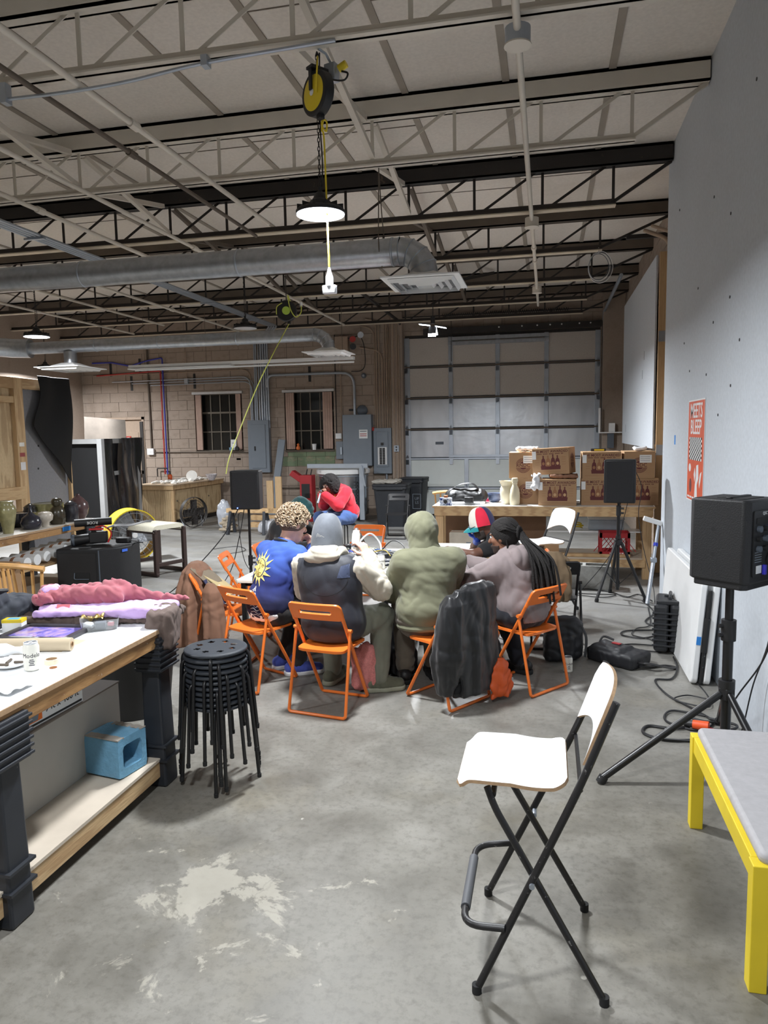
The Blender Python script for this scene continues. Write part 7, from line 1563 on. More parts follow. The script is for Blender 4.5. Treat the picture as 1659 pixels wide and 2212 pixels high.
# a hand: palm and five jointed fingers; d finger direction, n palm side, side toward the thumb
def hand_caps(w, d, n, side, curl=(.5,.6,.4), thumb=.5, k=1.0, spread=1.4):
    w = A_(*w); d = unit(d); n = unit(A_(*n)-d*np.dot(n, d)); s = A_(*side); s = unit(s-d*np.dot(s, d)-n*np.dot(s, n)); C = []
    for q in (-.026,-.009,.009,.026): C.append((w+s*q*.7*k+d*.012*k, w+d*.082*k+s*q*k, .0135*k, .0115*k))
    for i, (q, L) in enumerate(((.030,.94),(.010,1.05),(-.010,1.0),(-.029,.8))):
        p = w+d*.086*k+s*q*k; d0 = unit(d+s*q*spread); a = 0
        for (l, r0, r1), c in zip(((.042,.0095,.0088),(.027,.0086,.008),(.021,.0079,.0062)), curl):
            a += c*(1+.06*i); dd = d0*math.cos(a)+n*math.sin(a); p2 = p+dd*l*L*k; C.append((p, p2, r0*k, r1*k)); p = p2
    t0 = w+d*.022*k+s*.026*k; t1 = t0+unit(d*.55+s*.75+n*.7*thumb)*.042*k; t2 = t1+unit(d*.85+s*.2+n*.8*thumb)*.034*k; t3 = t2+unit(d*.8-s*.1+n*1.3*thumb)*.026*k
    return C+[(t0, t1, .015*k, .011*k), (t1, t2, .0108*k, .0095*k), (t2, t3, .0095*k, .0072*k)]
def d_caps(P, C, k=.006):
    d = None
    for a, b, ra, rb in C:
        e = d_cap(P, a, b, ra, rb); d = e if d is None else smin(d, e, k)
    return d
class Fig:
    def __init__(s, J, hf, hu=(0,0,1), width=1.0, build=1.0):
        s.J = {k: A_(*v) for k, v in J.items()}; s.b = build; s.w = width
        s.hf = unit(hf); hu = A_(*hu); s.hu = unit(hu-s.hf*np.dot(hu, s.hf)); s.hl = np.cross(s.hu, s.hf)
        J = s.J; s.lat = unit(J['shR']-J['shL']); s.up = unit(J['neck']-J['pelvis']); s.lat = unit(s.lat-s.up*np.dot(s.lat, s.up)); s.fw = np.cross(s.up, s.lat)
        s.R = np.stack([s.lat, s.fw, s.up], 1); pl = unit(J['hipR']-J['hipL']); s.Rp = np.stack([pl, unit(np.cross(A_(0,0,1), pl)), A_(0,0,1)], 1)
    def torso(s, P, o=0.0):
        J = s.J; b = s.b; c = J['chest']; mid = (J['pelvis']+J['chest'])/2
        d = d_ell(P, J['pelvis'], (.165*b+o, .125*b+o, .13+o), s.Rp)
        d = smin(d, d_ell(P, mid, (.15*b+o, .115*b+o, .17+o), s.R), .07)
        d = smin(d, d_ell(P, c+s.up*.03, (.172*b+o, .118*b+o, .19+o), s.R), .07)
        d = smin(d, d_cap(P, J['shL']*.88+J['shR']*.12, J['shR']*.88+J['shL']*.12, .062*b+o, .062*b+o), .06)
        return smin(d, d_cap(P, c+s.up*.1, J['neck'], .09+o*.8, .06+o*.6), .05)
    def arm(s, P, q, o=0.0, flare=0):
        J = s.J; b = s.b
        d = smin(d_cap(P, J['sh'+q], J['el'+q], .06*b+o, .047*b+o), d_cap(P, J['el'+q], J['wr'+q], .046*b+o, .031*b+o*.75+flare), .03); return d
    def leg(s, P, q, o=0.0):
        J = s.J; b = s.b
        d = d_cap(P, J['hip'+q], J['kn'+q], .092*b+o, .062*b+o); return smin(d, d_cap(P, J['kn'+q], J['an'+q], .06*b+o, .042*b+o*1.1), .035)
    def headd(s, P, ears=True):
        h = s.J['head']; f, u, l = s.hf, s.hu, s.hl; R = np.stack([l, f, u], 1)
        d = d_ell(P, h-f*.012+u*.025, (.076,.097,.098), R); d = smin(d, d_ell(P, h+f*.03-u*.05, (.057,.062,.075), R), .04)
        d = smin(d, d_cap(P, h+f*.055-u*.105+l*.015, h+f*.055-u*.105-l*.015, .024), .03)
        d = smin(d, d_cap(P, h+f*.088+u*.012, h+f*.112-u*.028, .010, .0155), .012)
        for e in (-1, 1):
            d = smin(d, d_ell(P, h+f*.083+u*.028+l*.03*e, (.026,.012,.008), R), .012); d = smax(d, -d_ell(P, h+f*.098+u*.008+l*.031*e, (.017,.012,.009), R), .012)
            d = smin(d, d_ell(P, h+f*.062-u*.02+l*.042*e, (.02,.02,.018), R), .02)
            if ears: d = smin(d, d_ell(P, h-f*.004+u*.0+l*.078*e, (.010,.021,.033), R), .008)
        d = smin(d, d_ell(P, h+f*.094-u*.062, (.024,.010,.006), R), .006); d = smin(d, d_ell(P, h+f*.091-u*.074, (.021,.010,.0065), R), .006)
        return smin(d, d_cap(P, h-f*.02-u*.06, s.J['neck']-s.up*.06, .054, .06), .03)
    def box(s, keys, m):
        Q = np.array([s.J[k] for k in keys]); return Q.min(0)-m, Q.max(0)+m
ALLK = ('pelvis','chest','neck','head','shL','shR','elL','elR','wrL','wrR','hipL','hipR','knL','knR','anL','anR')
def make_person(label, F, skin, hands, ears=True, face=True, h=.016):
    def body(P):
        d = F.torso(P, -.014)
        for q in 'LR': d = smin(d, F.arm(P, q, -.006), .03); d = smin(d, F.leg(P, q, -.012), .04)
        return d
    ms = []
    lo, hi = F.box(ALLK, .2); lo[2] = max(lo[2], .02); ms.append(sdf_mesh('b', body, lo, hi, h, skin))
    hd = F.J['head']; nk = F.J['neck']; lo = np.minimum(hd-.15, nk-.12); hi = np.maximum(hd+.16, nk+.12); ms.append(sdf_mesh('h', lambda P: F.headd(P, ears), lo, hi, .0075, skin))
    for q, C in hands.items():
        a, b_ = F.J['el'+q], F.J['wr'+q]; fore = (b_*.6+a*.4, b_, .036*F.b, .027)
        CC = C+[(fore[0], fore[1], fore[2], fore[3]), (b_, (C[0][1]+C[3][1])/2*.5+b_*.5, .027, .02)]
        Q = np.array([c[0] for c in CC]+[c[1] for c in CC]); ms.append(sdf_mesh('f', lambda P: d_caps(P, CC), Q.min(0)-.05, Q.max(0)+.05, .0055, skin))
    o = tag(link('person', join_meshes('person', ms, skin)), label, 'person')
    if face:
        for e in (-1, 1):
            c = hd+F.hf*.083+F.hu*.008+F.hl*.031*e; Me = axes(Vector(c), Vector(F.hl), Vector(F.hu), Vector(F.hf))
            ey = MB().lathe([(.0005,-.012),(.008,-.0088),(.012,0),(.008,.0088),(.0005,.012)],14,Me).build('eye', M_WHITEP, o, 60); MB().lathe([(.0005,.0124),(.0045,.0115)],10,Me,False).build('iris', M_SBROWN, ey)
            MB().tube([Vector(hd+F.hf*.092+F.hu*.034+F.hl*.016*e), Vector(hd+F.hf*.09+F.hu*.039+F.hl*.034*e), Vector(hd+F.hf*.072+F.hu*.033+F.hl*.052*e)], .004, 5, flat=.5).build('eyebrow', M_SBLACK, o)
        MB().tube([Vector(hd+F.hf*.1-F.hu*.068+F.hl*.02*e) for e in (-1,0,1)], .0022, 5).build('mouth', plain('lip brown',(96,52,48),.6) if 'lip brown' not in MATS else MATS['lip brown'], o)
    return o
def garment(name, o, fn, lo, hi, mat, h=.011): return link(name, sdf_mesh(name, fn, lo, hi, h, mat), None, o)
def shoe(o, an, toe, mat, sole, k=1.0, boot=0):
    an, toe = A_(*an), A_(*toe); d = toe-an; d[2] = 0; d = unit(d); heel = A_(an[0], an[1], 0)-d*.06; tip = A_(toe[0], toe[1], 0)
    up = lambda P: np.maximum(smin(smin(d_cap(P, heel+A_(0,0,.06), heel+d*.1+A_(0,0,.055), .045*k, .045*k), d_cap(P, heel+d*.1+A_(0,0,.05), tip+A_(0,0,.045)-d*.03, .046*k, .038*k), .03), d_cap(P, A_(an[0],an[1],.06), A_(an[0],an[1],.1+boot), .044*k, .047*k), .03)+wrinkle(P, .002, 60, 3), .024-P[:, 2])
    lo = np.minimum(heel, tip)-.08; hi = np.maximum(heel, tip)+.08; lo[2] = -.01; hi[2] = .2+boot; s = garment('shoe', o, up, lo, hi, mat, .008)
    so = lambda P: np.maximum(smin(d_cap(P, heel+A_(0,0,.02), heel+d*.1+A_(0,0,.02), .05*k, .046*k), d_cap(P, heel+d*.1+A_(0,0,.02), tip-d*.03+A_(0,0,.02), .047*k, .045*k), .03), np.maximum(P[:, 2]-.034, .001-P[:, 2]))
    link('sole', sdf_mesh('sole', so, lo, hi, .008, sole), None, s); return s
def legs_fn(F, o, amp=.008, seed=1, cut=None):
    J = F.J
    def f(P):
        d = smin(F.leg(P, 'L', o), F.leg(P, 'R', o), .02); d = smin(d, d_ell(P, J['pelvis'], (.16*F.b+o, .12*F.b+o, .115+o), F.Rp), .06)
        return d+wrinkle(P, amp, 24, seed)
    lo, hi = F.box(('pelvis','hipL','hipR','knL','knR','anL','anR'), .24); lo[2] = max(.05, min(J['anL'][2], J['anR'][2])-.05); g = lambda P: np.maximum(f(P), lo[2]+.01-P[:, 2]); return g, lo, hi
def top_fn(F, o, so, amp=.008, seed=2, hem=None, freq=22, arms='LR', flare=0, sag=.02):
    J = F.J
    def f(P):
        d = F.torso(P, o); d = smin(d, d_ell(P, J['pelvis']+A_(0,0,.06), (.16*F.b+o+sag, .125*F.b+o+sag, .11), F.Rp), .06)
        for q in arms: d = smin(d, F.arm(P, q, so, flare), .035)
        d = d+wrinkle(P, amp, freq, seed, (1,1,.75))
        return np.maximum(d, (hem if hem is not None else J['pelvis'][2]-.05)-P[:, 2])
    ks = ['pelvis','chest','neck','shL','shR']
    for q in arms: ks += ['el'+q, 'wr'+q]
    lo, hi = F.box(ks, .26); return f, lo, hi
def ray_hit(fn, p, d, n=40):
    p = np.array(p, float); d = unit(d)
    for _ in range(n):
        q = fn(p[None])[0]
        if q < .001: return p
        p = p+d*max(q*.7, .002)
    return None
def decal(name, o, fn, polys, M, mat, off=.0025, div=.008):
    """flat outlines (in the x,y of M, looking along -z) laid onto the surface fn=0"""
    bm = bmesh.new()
    for pl in polys: bm.faces.new([bm.verts.new((x, y, 0)) for x, y in pl])
    bmesh.ops.triangulate(bm, faces=bm.faces[:])
    for _ in range(6):
        lng = [e for e in bm.edges if e.calc_length() > div*2]
        if not lng: break
        bmesh.ops.subdivide_edges(bm, edges=lng, cuts=1); bmesh.ops.triangulate(bm, faces=bm.faces[:])
    V = np.array([tuple(M @ v.co) for v in bm.verts]); D = np.array(tuple(M.to_3x3() @ Vector((0,0,-1)))); ok = np.zeros(len(V), bool); Pt = V.copy()
    for _ in range(60):
        q = fn(Pt); act = (q > .0008) & ~ok; ok |= q <= .0008
        if not act.any(): break
        Pt[act] += D*np.maximum(q[act]*.7, .0015)[:, None]
    e = .004; g = np.stack([fn(Pt+np.eye(3)[k]*e)-fn(Pt-np.eye(3)[k]*e) for k in range(3)], 1); g /= np.maximum(np.linalg.norm(g, axis=1), 1e-9)[:, None]; Pt += g*off
    miss = np.linalg.norm(Pt-V, axis=1) > .35
    for v, p in zip(bm.verts, Pt): v.co = p
    bm.verts.ensure_lookup_table(); bmesh.ops.delete(bm, geom=[bm.verts[i] for i in np.where(miss)[0]], context='VERTS')
    me = bpy.data.meshes.new(name); bm.to_mesh(me); bm.free(); me.materials.append(mat); return link(name, me, None, o)
def stroke(pts, w):
    out = []
    for (x0, y0), (x1, y1) in zip(pts, pts[1:]):
        d = Vector((x1-x0, y1-y0)); L = d.length
        if L < 1e-6: continue
        n = Vector((-d.y, d.x))/L*w/2; out.append([(x0+n.x,y0+n.y),(x0-n.x,y0-n.y),(x1-n.x,y1-n.y),(x1+n.x,y1+n.y)])
    return out
def ring_path(c, x, y, rx, ry, n=20, jit=0, seed=0):
    r = random.Random(seed); return [Vector(A_(*c)+A_(*x)*rx*math.cos(2*math.pi*k/n)+A_(*y)*ry*math.sin(2*math.pi*k/n)) for k in range(n)]
S_PALE = skin_mat('fair skin', (214,166,146)); S_BROWN = skin_mat('brown skin', (128,88,68)); S_DARK = skin_mat('deep brown skin', (104,70,56)); S_MID = skin_mat('warm brown skin', (128,84,66))
J_DK = cloth('dark trousers', (38,33,32)); NAVY = cloth('navy vest nylon', (28,31,42), .6, .08, 200); CREAM = cloth('oatmeal fleece', (188,180,164)); DENIMG = cloth('grey green denim', (120,122,108)); OLIVE = cloth('olive fleece', (108,108,86)); MAUVE = cloth('mauve grey fleece', (124,112,112)); REDS = cloth('red sweatshirt cotton', (196,24,44)); DENIM = cloth('blue denim', (52,78,126)); TEAL = cloth('deep teal fleece', (24,66,68)); BLK = cloth('black jacket cotton', (20,20,23)); CARGO = cloth('grey brown cargo cotton', (98,90,78))
# blue sweatshirt with a darker lower half: dyed ombre
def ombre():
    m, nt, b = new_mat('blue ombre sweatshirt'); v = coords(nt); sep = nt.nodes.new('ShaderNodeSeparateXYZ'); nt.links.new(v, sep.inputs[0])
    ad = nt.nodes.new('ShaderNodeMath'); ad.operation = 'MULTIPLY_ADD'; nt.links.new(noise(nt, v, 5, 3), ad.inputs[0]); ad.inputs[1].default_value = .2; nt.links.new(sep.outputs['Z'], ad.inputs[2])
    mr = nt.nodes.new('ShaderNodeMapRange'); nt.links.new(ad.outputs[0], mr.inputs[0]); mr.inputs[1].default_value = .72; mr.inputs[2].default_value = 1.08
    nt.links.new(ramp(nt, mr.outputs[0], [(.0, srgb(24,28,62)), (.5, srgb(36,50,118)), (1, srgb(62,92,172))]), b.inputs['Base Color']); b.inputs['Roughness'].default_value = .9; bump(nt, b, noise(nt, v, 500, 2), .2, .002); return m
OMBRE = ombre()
M_SOLEW = plain('white sole', (214,214,216), .6); M_SOLEG = plain('sage sole', (150,152,134), .7); M_SHOEG = cloth('sage knit shoe', (96,98,82)); M_SHOEB = cloth('blue white knit shoe', (70,84,170)); M_BOOT = plain('black boot leather', (28,27,27), .5, 0, .15)
# --- A: blue sweatshirt, curly fair hair
FA = Fig(dict(pelvis=(-2.035,5.09,.55), chest=(-2.0,5.15,.81), neck=(-1.945,5.21,1.01), head=(-1.885,5.26,1.165), shL=(-2.13,5.31,.945), elL=(-2.02,5.52,.73), wrL=(-1.86,5.60,.86), shR=(-1.80,5.11,.945), elR=(-1.70,5.24,.74), wrR=(-1.80,5.44,.95),
  hipL=(-2.1,5.14,.53), hipR=(-1.96,5.06,.53), knL=(-1.92,5.42,.54), knR=(-1.75,5.32,.53), anL=(-2.03,5.36,.1), anR=(-1.87,5.22,.1)), (.62,.72,-.28), build=1.0)
hA = {'R': hand_caps((-1.80,5.44,.95), (-.3,.2,.8), (-.5,-.5,.2), (.6,-.4,.3), (.9,.9,.5))}
pA = make_person('seated person with curly fair hair in a blue sweatshirt with a sun print', FA, S_PALE, hA)
f, lo, hi = legs_fn(FA, .012, .007, 3); garment('trousers', pA, f, lo, hi, J_DK, .014)
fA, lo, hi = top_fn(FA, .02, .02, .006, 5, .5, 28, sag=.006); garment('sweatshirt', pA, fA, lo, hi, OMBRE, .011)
g = lambda P: np.maximum(np.maximum(d_ell(P, FA.J['pelvis']+A_(0,0,.0), (.19,.15,.14), FA.Rp), .475-P[:, 2]), P[:, 2]-.535)+wrinkle(P, .003, 26, 3)
garment('shirt_hem', pA, g, FA.J['pelvis']-.26, FA.J['pelvis']+.26, M_WHITEP, .011)
MB().tube([Vector(FA.J['neck']+A_(0,0,.02)+FA.lat*.075*math.cos(a)+FA.fw*.075*math.sin(a)+FA.up*.012*math.sin(a)*-1) for a in [2*math.pi*k/24 for k in range(24)]], .011, 8, True).build('neckband', BLK, pA)
shoe(pA, FA.J['anL'], (-1.90,5.5,0), M_SHOEB, M_SOLEW); shoe(pA, FA.J['anR'], (-1.70,5.30,0), M_SHOEB, M_SOLEW)
def curls(o, F, mat, n, r0, lift, seed, keep):
    rs = random.Random(seed); mb = MB(); h, f, u, l = F.J['head'], F.hf, F.hu, F.hl; c = h-f*.012+u*.03; k = 0
    while k < n:
        v = Vector((rs.gauss(0,1), rs.gauss(0,1), rs.gauss(0,1))).normalized(); q = A_(*(v.x*l+v.y*f+v.z*u))
        if not keep(v): continue
        k += 1; lf = lift*(.6+.7*rs.random()); p = c+l*v.x*(.078+lf)+f*v.y*(.098+lf)+u*v.z*(.099+lf)
        x, y = frame_of(Vector(q)); a = rs.uniform(0,6.3); x2 = x*math.cos(a)+y*math.sin(a); y2 = Vector(q)*.75+(y*math.cos(a)-x*math.sin(a))*.65; r = r0*(.7+.6*rs.random()); nn = 9
        mb.tube([Vector(p)+x2*r*math.cos(2*math.pi*i/nn*1.15)+y2*r*math.sin(2*math.pi*i/nn*1.15)+Vector(q)*.0015*i for i in range(nn)], .0038, 5)
    return mb.build('hair', mat, o, 60)
m, nt, b = new_mat('fair curly hair'); v = coords(nt); nt.links.new(ramp(nt, noise(nt, v, 70, 3), [(.3, srgb(92,74,58)), (.5, srgb(158,136,110)), (.7, srgb(206,188,162))]), b.inputs['Base Color']); b.inputs['Roughness'].default_value = .45; H_FAIR = m
under = plain('hair underlayer', (104,82,62), .8)
def skullcap(o, F, mat, off, keepf):
    h, f, u, l = F.J['head'], F.hf, F.hu, F.hl; R = np.stack([l, f, u], 1)
    fn = lambda P: np.maximum(d_ell(P, h-f*.014+u*.03, (.079+off,.1+off,.102+off), R), keepf(P, h, f, u, l)); return link('hair_base', sdf_mesh('hair_base', fn, h-.2, h+.2, .01, mat), None, o)
kf = lambda P, h, f, u, l: np.maximum((P-h) @ f*.8-(P-h) @ u*.75-.055, -((P-h) @ u)-.055-((P-h) @ f)*-.15)
skullcap(pA, FA, under, .012, kf)
curls(pA, FA, H_FAIR, 620, .0125, .024, 3, lambda v: (v.z > -.42 and not (v.y > .45 and v.z < .3) and not (abs(v.x) > .75 and v.z < -.1 and v.y > -.2)))
# sun print on the back of the sweatshirt
ctr = A_(-2.19,4.99,.865); Dv = unit(FA.J['chest']+A_(-.06,-.01,.03)-A_(-2.5,4.5,.95)); Xv = unit(np.cross(Dv, A_(0,0,1))); Yv = np.cross(Xv, Dv); org = FA.J['chest']+A_(-.10,-.07,.05)+Xv*.035-Dv*.22
Ms = axes(Vector(org), Vector(Xv), Vector(Yv), Vector(-Dv)); M_SUN = plain('sun print yellow', (226,214,130), .8); M_SUND = plain('sun print ochre', (150,130,60), .8); M_PRW = plain('white screen print', (206,206,210), .8)
disc = [(.052*math.cos(a), .066*math.sin(a)) for a in [2*math.pi*k/28 for k in range(28)]]; rays = []
for k in range(14):
    a = 2*math.pi*k/14; r0, r1 = .07, .125+.018*(k % 2); c_, s_ = math.cos(a), math.sin(a); px_, py_ = -s_, c_; w_ = .016
    rays.append([(r0*c_*.85+px_*w_, r0*s_+py_*w_), (r0*c_*.85-px_*w_, r0*s_-py_*w_), ((r0+r1)/2*c_*.85-px_*.002, (r0+r1)/2*s_-py_*.002), (r1*c_*.85+px_*.014, r1*s_+py_*.014), ((r0+r1)/2*c_*.85+px_*.012, (r0+r1)/2*s_+py_*.012)])
decal('sun_disc', pA, fA, [disc], Ms, M_SUN, .004); decal('sun_rays', pA, fA, rays, Ms, M_SUN, .003)
decal('sun_face', pA, fA, stroke([(.0,.06),(-.006,.02),(.004,0),(-.012,-.012),(.0,-.02),(-.004,-.03),(.004,-.06)], .005)+stroke([(.012,.02),(.026,.026),(.038,.018)], .005)+stroke([(.014,.012),(.026,.008),(.036,.012)], .004)+stroke([(.006,-.034),(.02,-.03),(.03,-.036)], .004), Ms, M_SUND, .006)
zz = []; rs = random.Random(6)
for k in range(9):
    y = -.17-.022*k; w_ = .02+.008*k; zz += stroke([(-w_+.012*k, y), (-w_*.4+.012*k, y+.012), (.012*k, y-.006), (w_*.5+.012*k, y+.01), (w_+.012*k, y-.004)], .0035)
zz += stroke([(.0,-.135),(.008,-.15),(.0,-.16),(-.008,-.15),(.0,-.135)], .006)
decal('figure_print', pA, fA, zz, Ms, M_PRW, .003)
# --- B: navy vest, oatmeal hoodie, grey cap
FB = Fig(dict(pelvis=(-1.435,4.76,.55), chest=(-1.45,4.76,.80), neck=(-1.47,4.80,.995), head=(-1.492,4.86,1.14), shL=(-1.65,4.81,.93), elL=(-1.71,5.0,.72), wrL=(-1.60,5.22,.79), shR=(-1.275,4.76,.92), elR=(-1.135,4.92,.755), wrR=(-1.255,5.06,.96),
  hipL=(-1.53,4.78,.53), hipR=(-1.35,4.76,.53), knL=(-1.57,5.14,.53), knR=(-1.155,5.03,.54), anL=(-1.555,5.10,.1), anR=(-1.165,4.98,.1)), (.12,.97,-.2), build=1.12)
hB = {'R': hand_caps((-1.255,5.06,.96), (-.42,.28,.72), (-.75,.55,-.2), (-.35,-.75,.3), (.55,.6,.4), .5, 1.05)}
pB = make_person('seated person seen from behind in a grey cap, navy vest and oatmeal hoodie', FB, S_PALE, hB)
f, lo, hi = legs_fn(FB, .016, .010, 7); garment('jeans', pB, f, lo, hi, DENIMG, .014)
fB, lo, hi = top_fn(FB, .012, .026, .009, 11, .52, 34, 'LR', .004); garment('hoodie', pB, fB, lo, hi, CREAM, .011)
def vest(P):
    d = F_ = FB.torso(P, .036); d = smin(d, d_ell(P, FB.J['pelvis']+A_(0,-.01,.02), (.20,.155,.17), FB.Rp), .08)
    d = d+wrinkle(P, .0045, 24, 21, (1,1,.6))
    for q, e in (('L', -1), ('R', 1)): d = smax(d, -d_cap(P, FB.J['sh'+q]+FB.lat*e*.07, FB.J['el'+q]+FB.lat*e*.1, .078, .085), .015)
    return np.maximum(np.maximum(d, .45-P[:, 2]), d*0+((P-FB.J['neck']) @ FB.up)-.015)
lo, hi = FB.box(('pelvis','chest','neck','shL','shR'), .26); garment('vest', pB, vest, lo, hi, NAVY, .011)
# piping of the vest yoke
yk = [(.16*math.cos(math.pi*(1+k/16))*1.0, .12*math.sin(math.pi*(1+k/16))) for k in range(17)]
MvB = axes(Vector(FB.J['chest']+A_(0,-.3,.09)), Vector((1,0,0)), Vector((0,0,1)), Vector((0,-1,0)))
decal('yoke_seam', pB, vest, stroke(yk, .004), MvB, BLK, .001); decal('shoulder_patch', pB, vest, [[(.11,.075),(.165,.09),(.17,.0),(.09,.0)]], MvB, cloth('slate nylon', (56,66,92), .5), .0015)
def hoodB(P):
    n = FB.J['neck']+FB.up*.02; d = None; pts = [n+FB.lat*.105*math.cos(a)+FB.fw*(.095*math.sin(a)-.01)+A_(0,0,.012-.018*math.sin(a)) for a in [2*math.pi*k/14 for k in range(15)]]
    for a, b_ in zip(pts, pts[1:]):
        e = d_cap(P, a, b_, .034); d = e if d is None else smin(d, e, .02)
    d = smin(d, d_ell(P, n-FB.fw*.12+A_(0,0,-.005), (.13,.05,.045), FB.R), .04); return d+wrinkle(P, .010, 30, 4, (.6,.6,1.4))
nk = FB.J['neck']; garment('hood', pB, hoodB, nk-.25, nk+.22, CREAM, .009)
shoe(pB, FB.J['anL'], (-1.52,5.3,0), M_SHOEG, M_SOLEG, 1.05); shoe(pB, FB.J['anR'], (-1.01,5.04,0), M_SHOEG, M_SOLEG, 1.1)
def cap_on(o, F, mats, k=1.0, tilt=.0, brim=None, lift=.0, low=.055):
    """six-panel cap: crown panels with seams, button, band and brim"""
    h, f, u, l = F.J['head'], F.hf, F.hu, F.hl; f2 = unit(f*math.cos(tilt)+u*math.sin(tilt)); u2 = np.cross(f2, l)
    c = h-f*.012+u*(.02+lift); rx, ry, rz_ = .094*k, .112*k, .108*k; L, Fw, U = Vector(l), Vector(f2), Vector(u2)
    for p in range(6):
        a0 = math.pi/6+p*math.pi/3
        def pf(s, t, a0=a0):
            a = a0+s*math.pi/3; ph = math.pi/2*t; back = max(0, -math.sin(a)); z = -low*(1+.35*back)*(1-t)**1.5
            return Vector(c)+L*(rx*math.cos(a)*math.cos(ph)**.6)+Fw*(ry*math.sin(a)*math.cos(ph)**.6)+U*(rz_*math.sin(ph)**.9+z)
        MB().sheet(pf, 10, 14, .003).build('crown_panel', mats[p % len(mats)], o, 60)
        MB().tube([pf(0, t/14)+ (pf(0, t/14)-Vector(c)).normalized()*.001 for t in range(14)], .0018, 5).build('seam', mats[p % len(mats)], o)
    MB().lathe([(.0005,.006),(.006,.004),(.008,0)],12,axes(Vector(c)+U*rz_*1.0,L,Fw,U)).build('button', mats[0], o)
    mb_ = brim or mats[0]
    def bf(s, t):
        a = math.radians(30+120*s); r = 1+.62*t*math.sin(math.radians(180*s))**.6; return Vector(c)+L*(rx*math.cos(a)*(1+.08*t))+Fw*(ry*math.sin(a)*r)+U*(-low+.006-.03*t*t-.018*(math.cos(a))**2*t)
    MB().sheet(bf, 16, 10, .004).build('brim', mb_, o, 60); return c, rx, ry, rz_, L, Fw, U
M_CAPG = cloth('washed grey cotton', (96,100,107), .9, .22); c_, rx, ry, rz_, L, Fw, U = cap_on(pB, FB, [M_CAPG], 1.14, .1, None, .012, .10)
R3 = np.stack([np.array(L), np.array(Fw), np.array(U)], 1); capf = lambda P: d_ell(P, c_, (rx*1.0, ry*1.0, rz_), R3)
Mc = axes(Vector(c_)-Fw*.3+U*-.03, -L if L.dot(Vector((1,0,0))) < 0 else L, U, -Fw)
decal('cap_logo', pB, capf, stroke([(-.026,-.012),(-.012,.016),(.002,.004),(.014,.002),(.03,-.008)], .003)+stroke([(-.014,-.002),(-.008,.004),(-.004,-.002),(.004,-.004),(.012,-.002)], .0035), Mc, M_WHITEP, .006)
t = thing('spray_can', 'tall white and grey can held up by the vest sitter', 'can', (-1.372,5.145,.985), rz=.4); t.rotation_euler = (-.12,.1,.4)
MB().lathe([(.024,0),(.031,.006),(.031,.125),(.026,.138),(.026,.15),(.018,.155)],24).build('can_body', M_CAN, t); MB().lathe([(.0315,.03),(.0318,.06),(.0315,.06)],24,None,False).build('grey_band', M_GREYPANEL, t); MB().lathe([(.014,.154),(.012,.17)],14).build('cap', M_CANTOP, t)
# --- C: olive hoodie with the hood up
FC = Fig(dict(pelvis=(-.83,5.02,.55), chest=(-.825,5.06,.80), neck=(-.85,5.10,.975), head=(-.885,5.18,1.115), shL=(-.985,4.99,.93), elL=(-1.085,5.1,.70), wrL=(-1.12,5.33,.79), shR=(-.645,5.15,.93), elR=(-.70,5.36,.72), wrR=(-.92,5.5,.80),
  hipL=(-.91,5.0,.53), hipR=(-.76,5.07,.53), knL=(-1.04,5.3,.54), knR=(-.86,5.46,.53), anL=(-1.03,5.22,.12), anR=(-.83,5.34,.12)), (-.38,.88,-.42), build=1.1)
hC = {'L': hand_caps((-1.12,5.33,.79), (-.15,.95,.1), (.5,.1,-.8), (.8,.1,.5), (.5,.6,.4))}
pC = make_person('seated person in an olive hoodie with the hood pulled up', FC, S_PALE, hC)
f, lo, hi = legs_fn(FC, .022, .011, 9); garment('cargo_trousers', pC, f, lo, hi, CARGO, .013)
fC, lo, hi = top_fn(FC, .024, .028, .007, 31, .48, 32, 'LR', .006, .012); garment('hoodie', pC, fC, lo, hi, OLIVE, .0105)
MB().tube([Vector(FC.J['pelvis']+A_(0,0,-.055)+FC.Rp[:,0]*.195*math.cos(a)+FC.Rp[:,1]*.15*math.sin(a)) for a in [2*math.pi*k/36 for k in range(36)]], .022, 8, True).build('waistband', OLIVE, pC)
def hoodC(P):
    h, fv, u, l = FC.J['head'], FC.hf, FC.hu, FC.hl; R = np.stack([l, fv, u], 1)
    d = d_ell(P, h-fv*.022+u*.018, (.122,.142,.14), R); d = smin(d, d_ell(P, h-fv*.015-u*.10, (.10,.105,.07), R), .05); d = smin(d, d_cap(P, FC.J['neck']-FC.lat*.07-FC.fw*.02, FC.J['neck']+FC.lat*.07-FC.fw*.02, .06), .05)
    d = smax(d, -d_ell(P, h+fv*.16-u*.02, (.082,.13,.105), R), .015); return d+wrinkle(P, .008, 26, 12)
hd = FC.J['head']; garment('hood', pC, hoodC, hd-.32, hd+.24, OLIVE, .0095)
shoe(pC, FC.J['anL'], (-1.07,5.38,0), M_BOOT, M_RUBBER, 1.05, .12); shoe(pC, FC.J['anR'], (-.9,5.5,0), M_BOOT, M_RUBBER, 1.05, .12)
